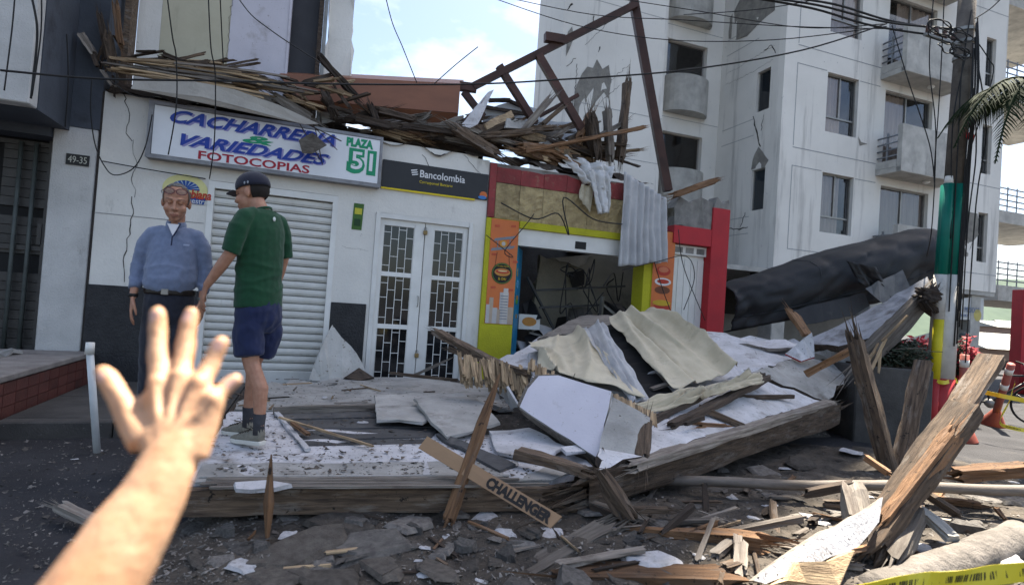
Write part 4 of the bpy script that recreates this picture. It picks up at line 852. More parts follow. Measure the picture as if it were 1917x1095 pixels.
for i, p_ in enumerate(([(1062, 20), (1072, 8)], [(1112, 30), (1108, 55)], [(1095, 85), (1120, 62), (1145, 35)], [(1060, 125), (1078, 110)], [(1120, 98), (1123, 88)], [(1080, 120), (1076, 190)], [(1145, 150), (1180, 120)], [(1115, 200), (1160, 160)], [(1060, 230), (1070, 260)])):
    crack(ap, [wa(x, y) for x, y in p_], (.05, .04, .012, .02, .03, .02, .012, .012, .02)[i], seed=50+i)
# underside, ground floor columns and recessed shops
MB().fbox(-5.4, 8.2, 2.50, 2.615, -6, -.02, base=B0).build('soffit', CONCL, ap)
MB().fbox(-5.3, 8.1, -.4, 2.49, -4.2, -4.0, base=B0).build('ground_wall', M('ground_shop_wall', (.30, .29, .27), (.2, .19, .18), 1, .9, .2, 30, rnd=0), ap)
for t in (.15, 3.4, 7.35): MB().fbox(t, t+.42, -.4, 2.499, -.55, -.10, base=B0).build('column', CONCL, ap, bevel=.015)
MB().fbox(-5.4, .05, -.4, 2.499, -2.5, -2.2, base=B0).build('ground_wall', DGREY, ap)
MB().fbox(-.4, 3.2, 2.28, 2.498, -.3, -.08, base=B0).build('ground_beam', DGREY, ap)
MB().fbox(0, 8.2, ATOP, ATOP+.25, -6, .1, base=B0).fbox(-5.45, -.001, ATOP, ATOP+.25, -6, -.9, base=B0).build('roof_edge', CONCL, ap)
# shop banner under the overhang
sgn = thing('hanging_banner', FW(7, 1.6, -.15, B0), 'arched white shop banner hanging under the flats overhang', 'banner')
bt = [onplane(x, y, B0, -.12) for x, y in ((1794, 598), (1794, 566), (1805, 558), (1822, 556), (1842, 558), (1841, 600))]
MB().prism(bt, NO*-.02).build('banner_sheet', flat('banner_white', (.55, .56, .55)), sgn)
text('MEDIDOR', onplane(1806, 584, B0, -.10), .62, .15, flat('banner_blue', (.06, .12, .25)), sgn)
poly2d('banner_print', ell(.16, .17, 16), onplane(1830, 590, B0, -.10), flat('banner_yellow', (.5, .42, .12)), sgn)
text('Menu del dia', onplane(1797, 592, B0, -.10), .36, .09, flat('banner_blue', (.06, .12, .25)), sgn)
# terrace building beyond, right
tb = thing('terrace_building', P(1900, 640, 19), 'concrete building with open railed terraces beyond the flats', 'building')
for (y0, y1, d) in ((392, 415, 19), (533, 562, 19), (150, 180, 19), (-30, 0, 19), (265, 290, 19)):
    if y0 == 265: continue
    a = P(1868, y1, d); h_ = (y1-y0)/FPX*d
    MB().hexa([a, a+AL*6, a+AL*6-NO*3, a-NO*3, a+Z*h_, a+AL*6+Z*h_, a+AL*6-NO*3+Z*h_, a-NO*3+Z*h_]).build('terrace_slab', CONCL, tb)
    for j in range(4):
        b_ = a+Z*(h_+.18+j*.2)+NO*-.06; MB().tube([b_, b_+AL*6], .025, 6).build('terrace_rail', RAIL, tb)
    for j in range(5): b_ = a+Z*h_+NO*-.06+AL*(j*.5+.05); MB().tube([b_, b_+Z*.85], .02, 6).build('rail_post', RAIL, tb)
    for j in (0, 1): b_ = a-NO*2.4+AL*(j*2.2+.1)+Z*h_; MB().box(-.12, .12, -.12, .12, 0, 2.3).build('terrace_column', CONCL, tb, origin=(0, 0, 0)).location = b_-tb.location
q = P(1922, 665, 17)
tag(MB().box(q.x-.18, q.x+.22, q.y, q.y+.4, -.32, P(1922, 542, 17).z).build('painted_column', [REDP], bevel=.01), 'red painted column standing beside the far railing', 'column')
# far roofs
ROOFT = M('pale_tin_roof', (.36, .36, .33), (.27, .27, .25), 1.5, .8, .3, 5, stretch=(5, 1, 1), rnd=.1)
for k, (x0, y0, x1, y1, d, lab) in enumerate(((1850, 652, 1985, 622, 30, 'pale tin roofed house below the far railing'), (1868, 612, 1900, 600, 60, 'small far house with pale roof below the hill'), (1900, 615, 1960, 600, 75, 'small far house with grey roof below the hill'))):
    h_ = thing('far_house', P(x0, 690, d), lab, 'house')
    a, b = P(x0, y0, d), P(x1, y0, d); rz = P(x0, y1, d).z
    MB().box(a.x, b.x, a.y, a.y+6, -6, a.z).build('wall', M('far_wall', (.32, .22, .17), (.25, .17, .13), 1, .9, .1, 10, rnd=.15), h_)
    MB().prism([V((a.x-.3, a.y-.3, a.z)), V((a.x-.3, a.y+3, rz)), V((a.x-.3, a.y+6.3, a.z))], V((b.x-a.x+.6, 0, 0))).build('roof', ROOFT, h_)
    for j in range(3):
        xx = a.x+(b.x-a.x)*(j+.5)/3.2; MB().box(xx, xx+.6, a.y-.02, a.y-.005, a.z-1.5, a.z-.6).build('window', flat('far_glass', (.03, .03, .035), .2), h_)
fw_ = tag(MB().fbox(9.2, 24, -.35, .42, .3, .5, base=B0).build('parapet_wall', M('tan_parapet', (.34, .28, .20), (.26, .21, .15), 2, .9, .3, 20, rnd=0)), 'tan parapet wall at the far street edge', 'wall')
MB().fbox(9.2, 24, .421, .50, .25, .55, base=B0).build('coping', WHITEPAINT, fw_)
# ================================================================ UTILITY POLE
pb = G(1752, 822); pb.z = ground_z(pb.x, pb.y); ptop = P(1815, -60, 7.0); axp = (ptop-pb).normalized()
up_ = thing('utility_pole', pb, 'concrete utility pole with green, white, yellow and red painted foot', 'utility pole')
def pz(z): return pb+axp*z
POLEC = M('grey_pole_concrete', (.16, .14, .12), (.10, .088, .078), 5, .9, .5, 50, dirt=(.05, .045, .04), damt=.57, dscale=3, rnd=0)
PG = M('pole_green', (.0, .15, .11), (.0, .12, .09), 5, .45, .05, 30, rnd=0); PW = M('pole_white', (.62, .61, .58), (.5, .49, .46), 5, .7, .2, 30, dirt=(.28, .26, .24), damt=.6, dscale=5, rnd=0)
PY = M('pole_yellow', (.66, .56, .02), (.56, .48, .02), 5, .5, .05, 30, rnd=0); PR = M('pole_red', (.42, .03, .035), (.33, .028, .03), 5, .5, .1, 30, dirt=(.3, .12, .11), damt=.62, rnd=0)
ZR, ZY, ZW, ZG = .77, 1.50, 2.05, 3.17
MB().tube([pz(ZG), pz(6.2)], [.105, .092], 16).build('shaft', POLEC, up_, smooth=True)
MB().tube([pz(0), pz(ZR)], .150, 18).build('painted_band', PR, up_, smooth=True)
MB().tube([pz(ZR), pz(ZW)], [.146, .140], 18).build('painted_band', PW, up_, smooth=True)
MB().tube([pz(ZW), pz(ZG)], .135, 18).build('casing', PG, up_, smooth=True)
s_ = RGT*-.145+V((0, -.10, 0))
for (z0, z1, m_) in ((0, ZR, PR), (ZR, ZY, PY), (ZY, ZW, PW), (ZW, ZG, PG)): MB().tube([pz(z0)+s_, pz(z1)+s_], .055, 12).build('conduit', m_, up_, smooth=True)
MB().tube([pz(ZG)+s_, pz(ZG+.09)+s_], [.05, .04], 10).build('conduit_cap', WHITEPAINT, up_, smooth=True)
for z_ in (4.75, 4.95, 5.1): MB().tube([pz(z_)-axp*.02, pz(z_)+axp*.02], .112, 16).build('clamp_band', ALU, up_)
cr_ = MB().tube([pz(4.9)-AL*.7, pz(4.9)+AL*.15], .025, 6).build('cross_arm', ALU, up_)
for k in range(4): MB().tube([pz(4.9)-AL*(.2+.15*k)+Z*.03, pz(4.9)-AL*(.2+.15*k)+Z*.12], [.03, .022], 8).build('insulator', M('brown_porcelain', (.10, .05, .035), None, 5, .3, 0), cr_)
MB().ball(pz(3.75)+RGT*.07+V((0, -.11, 0)), (.05, .03, .05), 8, 6).build('red_ribbon', flat('ribbon_red', (.6, .03, .03)), up_)
# coils on the pole
rs = random.Random(4)
for k in range(9):
    c = pz(4.75+rs.uniform(-.1, .2))-AL*rs.uniform(.25, .75)+NO*.15; r_ = rs.uniform(.07, .16)
    cable('cable_coil', [c+AL*(r_*1.5*math.cos(a))+Z*(r_*.6*math.sin(a))+NO*.02*math.sin(3*a+k) for a in [i*.55 for i in range(14)]], .007, None, parent=up_, k=3)
for k in range(10):
    z0 = rs.uniform(4.3, 5.3); sd = rs.uniform(-.22, .22)
    cable('service_wire', [pz(z0)+RGT*sd*.5+NO*.12, pz(z0-.8)+RGT*(sd*1.3)+NO*.16, pz(z0-1.7)+RGT*sd+NO*.14, pz(rs.uniform(.9, 2.6))+RGT*sd*.9+NO*.16], .008, None, parent=up_, k=5)
# ================================================================ OVERHEAD CABLES
hub = pz(4.85)-AL*.1
WIR = [([(920, -4), (1080, 48), (1250, 75), (1450, 75), (1660, 50)], 'thin cable crossing the sky to the pole, lowest of a pair', (9, 8.5, 8, 7.5, 7.1)), ([(940, -6), (1110, 28), (1280, 38), (1480, 50), (1690, 55)], 'thin cable crossing the sky to the pole, upper of a pair', (9, 8.5, 8, 7.5, 7.1)),
       ([(1400, -8), (1530, 10), (1660, 42), (1790, 55)], 'thick black cable running from off frame to the pole head', (6, 6.3, 6.6, 7)), ([(1440, -8), (1560, 8), (1670, 40), (1795, 58)], 'second thick black cable converging on the pole head', (6, 6.3, 6.7, 7)), ([(1380, -8), (1520, 16), (1640, 50), (1792, 72)], 'sagging black cable below the thick pair', (6, 6.3, 6.6, 7)),
       ([(0, 132), (190, 148), (420, 152), (640, 158), (880, 158), (1040, 150), (1280, 132), (1500, 95), (1660, 45)], 'long black cable strung across the whole shop front', (4.6, 5, 5.4, 5.8, 6.2, 6.4, 6.7, 6.9, 7.1)),
       ([(1280, 28), (1420, 18), (1560, -6)], 'thin cable rising past the round balconies', (9, 8, 7.5)), ([(1130, -6), (1300, 20), (1500, 52), (1660, 45)], 'thin cable above the round balconies', (9, 8.4, 7.7, 7.1)),
       ([(1670, 48), (1700, 150), (1740, 270), (1750, 350)], 'slack wire drooping beside the pole', (7, 6.9, 6.9, 6.9)), ([(1800, 50), (1850, 20), (1880, -8)], 'wire rising right from the pole head', (7, 6.8, 6.5)), ([(1815, 60), (1850, 110), (1857, 150), (1800, 330)], 'wire looping right of the pole', (7, 7, 7, 6.95)),
       ([(1768, -8), (1760, 160), (1748, 330)], 'straight thin wire hanging left of the pole', (6.8, 6.8, 6.85)), ([(1748, -8), (1740, 120), (1752, 250), (1745, 420), (1735, 480)], 'twisted service wire hanging down to the fallen canopy', (6.8, 6.8, 6.8, 7, 8)),
       ([(313, -6), (323, 70), (330, 110), (330, 200), (315, 290)], 'thin wire hanging over the left of the shop sign', (5.4, 5.5, 5.7, 5.8, 5.9)), ([(390, -6), (395, 90), (403, 140), (402, 250), (396, 310), (392, 335)], 'thin wire hanging to the shutter corner', (5.5, 5.6, 5.8, 6, 6.2, 6.5)),
       ([(412, -6), (415, 60), (418, 120)], 'short wire hanging in front of the lilac partition', (6, 6.2, 6.3)), ([(445, -4), (470, 28), (500, 52), (540, 80), (600, 118)], 'black wire sloping across the lilac partition', (6.3, 6.3, 6.3, 6.4, 6.4)),
       ([(722, -4), (735, 45), (752, 85), (770, 130), (780, 155)], 'kinked wire hanging out of the sky onto brown fascia box', (7, 7, 7, 7, 7.2)), ([(895, 88), (855, 120), (812, 158)], 'stiff wire sticking up from the brown fascia box', (7.3, 7.3, 7.3)),
       ([(28, -6), (22, 60), (8, 170)], 'thin wire hanging over the white projecting bay', (5.0, 5.0, 5.0)), ([(78, -4), (76, 70), (60, 180)], 'wire hanging down the bay corner', (5.0, 5.05, 5.1)), ([(60, -4), (70, 60), (62, 150), (58, 185)], 'second wire looping on the bay corner', (5.0, 5.05, 5.1, 5.1)), ([(125, 65), (128, 150), (122, 238)], 'wire hanging down the blue-grey wall', (5.9, 5.95, 6)), ([(172, 150), (170, 210), (178, 270), (195, 310), (215, 328), (250, 315), (272, 275), (285, 215)], 'slack wire looping from the house corner to the sign', (6.1, 6.1, 6.15, 6.2, 6.25, 6.3, 6.3, 6.3)),
       ([(205, 150), (240, 175), (270, 183), (290, 182)], 'short wire bundle behind the cornice end', (6, 6.1, 6.2, 6.2)), ([(192, 302), (280, 318), (385, 335)], 'thin horizontal wire across the white wall', (6.28, 6.4, 6.65)),
       ([(938, 380), (1000, 410), (1045, 400), (1065, 440), (1055, 370), (1110, 410), (1165, 420)], 'tangled black wire draped on the stone fascia', (7.7, 7.8, 7.9, 8, 8, 8.1, 8.2)), ([(910, 440), (960, 480), (945, 470), (985, 420), (1000, 400)], 'loose wire curling across the orange poster', (7.7, 7.75, 7.75, 7.8, 7.8)),
       ([(1165, 505), (1230, 490), (1285, 480), (1300, 520), (1280, 580)], 'black wire trailing below the hanging curtain', (8.2, 8.3, 8.4, 8.5, 8.5)), ([(1225, 490), (1240, 540), (1262, 600), (1275, 640)], 'thin wire hanging in front of the burger poster', (8.2, 8.3, 8.3, 8.3)), ([(1270, 430), (1280, 500), (1320, 600)], 'thin wire hanging by the white door', (8.5, 8.5, 8.6))]
for pts, lab, ds in WIR:
    thick = .013 if 'thick' in lab or 'sagging' in lab else (.010 if 'long black' in lab or 'tangled' in lab or 'second wire' in lab else .0065)
    cable('cable', [P(x, y, d) for (x, y), d in zip(pts, ds)], thick, lab, 'cable', 'cables and wires over the street')
# ================================================================ FALLEN FLOOR (left, flat) -- the deck the man stands on
D = lambda x, y, z=.27: G(x, y, z)
ff = thing('fallen_floor', D(650, 850, .0), 'flat fallen floor of dusty white boards in front of the shutter', 'fallen floor')
plate('floor_board', [D(352, 900), D(1035, 896), D(1110, 872), D(1010, 812), D(790, 812), D(575, 838), D(520, 770), D(430, 770)], .05, DUST, ff, jag=.012)
plate('floor_board', [D(440, 766), D(520, 768), D(850, 758), D(960, 760), D(900, 715), D(700, 706), D(565, 712), D(470, 724)], .05, DUSTG, ff, jag=.03)
plate('grey_strip', [D(362, 902, .277), D(1036, 897, .277), D(1095, 872, .277), D(960, 862, .277), D(378, 868, .277)], .006, DUSTG, ff, jag=.006)
for k in range(7):
    y = 893+k*3.2; a, b = D(352+k*1.5+random.uniform(0, 60), y, .283), D(1040-random.uniform(0, 160), y-3, .283)
    beam('edge_strip', a, b, .022, .012, random.choice([DUSTG, WOODG, WOODG]), ff, ends=('flat', 'flat'), rough=.002)
beam('front_beam', D(338, 938, .185), D(1050, 930, .185), .07, .13, WOOD, ff, ends=('flat', 'jag'), rough=.007, seg=14)
beam('left_beam', D(345, 925, .19), D(470, 730, .19), .07, .12, WOODD, ff, ends=('flat', 'jag'))
beam('cross_joist', D(520, 900, .12), D(600, 715, .12), .08, .10, WOODD, ff); beam('cross_joist', D(850, 900, .12), D(840, 715, .12), .08, .10, WOODD, ff)
# dark roofing panel strips let into the floor
CORR = M('dark_roof_strip', (.085, .085, .085), (.05, .05, .052), 4, .8, .2, 30, dirt=(.15, .14, .13), damt=.56, rnd=.06)
for k in range(7):
    u0, u1 = k/7, (k+.86)/7
    q0 = [D(lerp(512, 572, u), lerp(770, 838, u), .262) for u in (u0, u1)]; q1 = [D(lerp(852, 800, u), lerp(762, 834, u), .262) for u in (u0, u1)]
    MB().prism([q0[0], q1[0], q1[1], q0[1]], Z*(.012+.006*(k % 2))).build('roof_strip', CORR, ff)
MB().prism([D(512, 772, .255), D(854, 762, .255), D(800, 836, .255), D(572, 840, .255)], Z*-.03).build('panel_back', flat('panel_black', (.02, .02, .02)), ff)
beam('edge_frame', D(512, 768, .30), D(852, 758, .30), .05, .06, WOODG, ff, ends=('flat', 'flat')); beam('edge_frame', D(515, 770, .285), D(576, 842, .285), .035, .02, DUST, ff, ends=('flat', 'flat'))
# heap under everything (hollow is filled with rubble)
HEAP = M('dusty_rubble', (.10, .09, .08), (.05, .045, .04), 9, .95, 1., 26, fleck=(.33, .31, .29), famt=.63, fscale=30, rnd=0)
def heap(u, v):
    a = P(600, 900, 3.5).lerp(P(1570, 800, 6.6), u); b = FW(1.4+u*6.2, 0, -.3)
    p = a.lerp(b, v); h_ = math.sin(min(1, v*1.15)*math.pi*.5)*lerp(.16, .80, u**1.0)*(1-.35*max(0, v-.8)*5)
    return V((p.x, p.y, -.05+h_+.05*noise.noise(V((p.x*3, p.y*3, 0)))))
tag(MB().grid(heap, 60, 40).build('rubble_heap', HEAP, smooth=False, fix=False), 'heap of dusty rubble under the fallen wall', 'rubble', kind='stuff')
xs_ = [-2.2+i*.036 for i in range(216)]; ys_ = [1.3+i*.036 for i in range(160)]; mb = MB()
for y in ys_:
    for x in xs_: mb.v.append(V((x, y, rub_z(x, y))))
mb.f = [(j*216+i, j*216+i+1, (j+1)*216+i+1, (j+1)*216+i) for j in range(159) for i in range(215)]; mb.m = [0]*len(mb.f)
RUB = M('street_rubble_dust', (.105, .089, .073), (.050, .043, .036), 6, .95, 1., 40, dirt=(.026, .024, .022), damt=.52, dscale=3.5, fleck=(.20, .19, .18), famt=.645, fscale=38, rnd=0)
tag(mb.build('rubble_bed', RUB, origin=(0, 0, 0), fix=False), 'bed of crushed plaster dust and earth covering the street', 'rubble', kind='stuff')
# ================================================================ FALLEN WALL (right, tilted up)
fw = thing('fallen_wall', P(1350, 800, 5.2), 'large tilted section of fallen wall with white plaster and timber edge', 'fallen wall')
plate('wall_panel', [P(1120, 880, 3.35), P(1215, 850, 3.75), P(1400, 792, 4.95), P(1545, 752, 6.3), P(1400, 700, 6.3), P(1240, 745, 5.0), P(1130, 800, 4.2)], .06, DUST, fw, jag=.02, edge=WOODD)
plate('wall_panel', [P(1548, 750, 6.3), P(1598, 690, 7.0), P(1500, 668, 7.2), P(1405, 698, 6.35)], .08, DUSTG, fw, jag=.03, edge=WOODD)
plate('wall_panel', [P(1405, 697, 6.4), P(1500, 667, 7.25), P(1545, 640, 7.6), P(1420, 634, 7.9), P(1255, 612, 8.0), P(1290, 650, 7.2)], .06, DUST, fw, jag=.03, edge=WOODG)
plate('wall_panel', [P(1240, 745, 5.0), P(1400, 699, 6.3), P(1280, 640, 7.3), P(1150, 640, 7.2), P(990, 660, 6.4), P(1000, 720, 5.2), P(1130, 798, 4.25)], .06, DUST, fw, jag=.03)
plate('wall_panel', [P(935, 672, 6.5), P(985, 650, 7.1), P(1010, 630, 7.5), P(1060, 640, 7.2), P(1000, 690, 5.9), P(955, 690, 6.0)], .03, DUST, fw, jag=.03)
plate('plaster_flap', [P(1470, 662, 7.0), P(1520, 622, 7.0), P(1525, 668, 6.9), P(1500, 676, 6.8)], .03, DUST, fw, jag=.01, edge=REDP)
plate('plaster_flap', [P(1360, 640, 7.6), P(1450, 635, 7.6), P(1545, 648, 7.3), P(1440, 652, 7.2)], .04, DUST, fw, jag=.02, edge=WOODG)
beam('edge_beam', P(1045, 935, 3.22), P(1572, 770, 6.5), .12, .20, WOOD, fw, rough=.016, seg=16, ends=('jag', 'jag'), taper=1.15)
beam('edge_board', P(1165, 878, 3.5), P(1560, 752, 6.35), .10, .06, WOODG, fw, rough=.01, seg=12)
beam('edge_board', P(1250, 800, 4.35), P(1440, 705, 6.0), .07, .06, WOODD, fw, rough=.008); beam('edge_board', P(1215, 790, 4.4), P(1430, 700, 6.0), .05, .05, WOODD, fw, rough=.008, bend=.03)
plate('wall_panel', [P(1590, 690, 6.9), P(1650, 640, 6.7), P(1570, 646, 7.0), P(1520, 660, 7.2)], .05, DUSTG, fw, jag=.03, edge=WOODD)
plate('dark_gap_sheet', [P(1128, 612, 7.4), P(1150, 605, 7.4), P(1262, 738, 5.1), P(1214, 756, 4.85)], .01, flat('gap_shade_black', (.012, .012, .013), .9), fw, jag=.01)  # black sheet paints the dark of the gap between the curtains
for k in range(5): beam('slat', P(1140+20*k, 632+24*k, 6.95-.45*k), P(1180+18*k, 622+24*k, 7.0-.45*k), .07, .02, (DUST, WOODD, DGREY, DUST, WOODG)[k], fw, ends=('flat', 'flat'))
for k in range(4): beam('joist', P(1130+110*k, 850-28*k, 3.8+.75*k), P(1090+110*k, 740-22*k, 5.3+.6*k), .08, .10, WOODD, fw)
# eave section rising to the pole
ev = thing('fallen_eave', P(1600, 650, 7.0), 'long fallen eave rising from the wreck to lean on the pole', 'eave')
plate('eave_board', [P(1736, 518, 7.15), P(1742, 536, 6.95), P(1690, 588, 6.75), P(1640, 628, 6.65), P(1570, 648, 6.9), P(1500, 642, 7.4), P(1620, 584, 7.4)], .10, M('worn_eave_paint', (.34, .35, .38), (.22, .23, .25), 5, .85, .5, 30, dirt=(.08, .07, .065), damt=.50, dscale=4, rnd=0), ev, jag=.012, edge=WOODD)
beam('eave_beam', P(1740, 548, 6.9), P(1598, 692, 6.5), .10, .22, WOODG, ev, rough=.016); beam('eave_beam', P(1730, 560, 7.0), P(1625, 670, 6.55), .06, .08, WOODR, ev, rough=.01)
for (a, b) in (((1645, 640), (1600, 720)), ((1660, 630), (1628, 700)), ((1700, 590), (1650, 640)), ((1650, 650), (1645, 700)), ((1640, 655), (1610, 690))): beam('splinter', P(*a, 6.5), P(*b, 6.4), .022, .018, REED, ev)
for (p_, q_, w_) in (((1715, 545, 6.75), (1762, 560, 6.72), .16), ((1722, 570, 6.7), (1755, 535, 6.8), .12), ((1728, 560, 6.65), (1750, 590, 6.7), .09)): beam('broken_joint', P(*p_), P(*q_), w_, w_*.8, WOODD, ev, rough=.03, ends=('jag', 'jag'))
# thick wall chunk with lilac face
wc = thing('wall_chunk', P(1090, 840, 4.0), 'thick broken wall chunk with cracked pale lilac face and cane core', 'wall chunk')
f1 = [P(1006, 697, 4.35), P(1045, 700, 4.32), P(1095, 720, 4.22), P(1146, 738, 4.12), P(1118, 852, 3.72), P(1040, 806, 3.98), P(976, 768, 4.25), P(988, 728, 4.32)]
plate('lilac_face', f1, .03, LILAC, wc, jag=.008, edge=DUSTG, planar=True)
plate('core', [p+V((-.02, .05, .0)) for p in f1], .12, WOODG, wc, jag=.02, planar=True)
plate('grey_face', [P(1148, 740, 4.11), P(1192, 765, 4.02), P(1216, 786, 3.98), P(1205, 858, 3.66), P(1160, 866, 3.62), P(1120, 852, 3.71)], .05, DUSTG, wc, jag=.012, planar=True)
beam('end_post', P(1208, 785, 4.02), P(1200, 868, 3.68), .10, .10, WOOD, wc)
n1 = (f1[2]-f1[6]).cross(f1[4]-f1[6]).normalized(); n1 = n1 if n1.dot(CAMP-f1[0]) > 0 else -n1
def pc(x, y):
    q = ray(x, y); return CAMP+q*((f1[3]-CAMP).dot(n1)/q.dot(n1))
crack(wc, [pc(1078, 702), pc(1072, 738), pc(1074, 760)], .014, n=n1, lift=.022, seed=71); crack(wc, [pc(1022, 775), pc(1048, 758), pc(1070, 748)], .012, n=n1, lift=.022, seed=72)
# cane mats
cm = thing('cane_mat', P(930, 720, 5.0), 'torn mat of upright split canes behind the lilac wall chunk', 'cane mat')
rs = random.Random(12)
for k in range(60):
    x = rs.uniform(858, 985); yt = 660+(x-858)*.22+rs.uniform(-6, 12)
    beam('cane', P(x, yt, 5.15), P(x+rs.uniform(-6, 14), yt+rs.uniform(38, 62), 4.95), rs.uniform(.02, .035), .015, REED, cm, rough=.002, seg=3)
for k in range(46):
    x = 992+k*3.6; yt = 672+k*2.05+rs.uniform(-4, 6)
    if x > 1160: break
    beam('cane', P(x, yt, 4.6-k*.008), P(x+rs.uniform(-3, 6), yt+rs.uniform(24, 34), 4.45-k*.008), .024, .015, REED, cm, rough=.002, seg=2)
for k in range(16):
    x = 1150+k*5; beam('cane', P(x, 735+k*2.4, 4.25), P(x+3, 765+k*2.4, 4.1), .022, .015, REED, cm, rough=.002, seg=2)
# curtains over the wreck
def rdrape(name, c, mat, label, **k): return drape(name, c, mat, label, **k)
rdrape('fallen_curtain', [P(988, 646, 6.6), P(1085, 621, 7.3), P(1212, 750, 4.65), P(1010, 692, 5.5)], CLOTHC, 'cream curtain sagging down the left of the wreck', cat='curtain', nu=60, nv=44, amp=.055, fr=4.6, seed=2, loose=True, n=V((.1, -.5, .85)).normalized(), crumple=.014)
rdrape('fallen_curtain', [P(1089, 617, 7.25), P(1128, 605, 7.35), P(1216, 752, 4.8), P(1180, 756, 4.6)], CLOTHG, 'narrow grey curtain strip between the two cream curtains', cat='curtain', nu=34, nv=44, amp=.045, fr=3, seed=4, loose=True, n=V((.1, -.5, .85)).normalized(), crumple=.014)
rdrape('fallen_curtain', [P(1139, 597, 7.35), P(1222, 581, 7.5), P(1372, 700, 5.7), P(1250, 742, 5.0)], CLOTHC, 'wide cream curtain spread over the middle of the wreck', cat='curtain', nu=64, nv=50, amp=.075, fr=4.4, seed=6, loose=True, n=V((.1, -.5, .85)).normalized(), crumple=.016)
rdrape('fallen_curtain', [P(1180, 760, 4.5), P(1420, 700, 5.7), P(1425, 720, 5.5), P(1200, 782, 4.4)], CLOTHC, 'bunched curtain hem gathered along the wall timber', cat='curtain', nu=50, nv=22, amp=.05, fr=3, seed=9, loose=True, n=V((.1, -.5, .85)).normalized(), crumple=.03)
plate('grey_plank_board', [P(1005, 634, 7.2), P(1085, 592, 7.9), P(1168, 590, 8.0), P(1150, 612, 7.5)], .03, WOODG, None, 'weathered grey board sloping up behind the cream curtains', 'board', jag=.02)
# big plaster piece leaning on the shutter
plate('plaster_shard', [wp(578, 712, .42), wp(598, 660, .35), wp(622, 608, .20), wp(640, 632, .22), wp(668, 662, .28), wp(684, 695, .35), wp(640, 712, .42)], .03, M('speckled_plaster', (.50, .49, .46), (.40, .39, .36), 5, .9, .4, 40, fleck=(.14, .11, .08), famt=.62, fscale=26, rnd=0), None, 'large speckled white plaster shard leaning on the roller shutter', 'shard', jag=.02)
plate('wood_shard', [wp(645, 706, .5), wp(672, 688, .45), wp(700, 706, .5), wp(670, 712, .55)], .04, WOODD, None, 'small dark wooden shard beside the speckled plaster shard', 'shard', jag=.02)
# dusty boards lying on the fallen floor
for pts, lab, m_ in (([(700, 738, .36), (870, 735, .40), (890, 752, .38), (790, 790, .34), (706, 786, .33)], 'grey dusty board lying flat beside the lilac wall chunk', DUSTG), ([(775, 745, .42), (890, 742, .44), (936, 790, .36), (836, 817, .33), (800, 778, .38)], 'pale dusty board resting across another board', DUSTG),
                     ([(915, 806, .32), (990, 800, .36), (1060, 835, .34), (1010, 862, .31), (930, 845, .31)], 'white speckled plaster sheet lying by the lilac wall chunk', DUST), ([(440, 902, .305), (500, 898, .31), (545, 905, .305), (515, 912, .30), (470, 916, .30), (442, 914, .30)], 'small white plaster strip on the floor edge by the thin stake', DUST),
                     ([(935, 725, .45), (952, 722, .60), (974, 760, .45), (960, 765, .38)], 'small upright plaster piece next to the lilac wall chunk', DUST), ([(815, 812, .31), (830, 810, .33), (965, 868, .30), (935, 880, .29)], 'thin dark slate coloured sheet under the cardboard strip', CORR), ([(1050, 836, .36), (1085, 832, .37), (1098, 843, .35), (1060, 846, .35)], 'little white plaster lump below the lilac chunk', DUST)):
    plate('loose_board', [D(*p) for p in pts], .022, m_, None, lab, 'board', jag=.012)
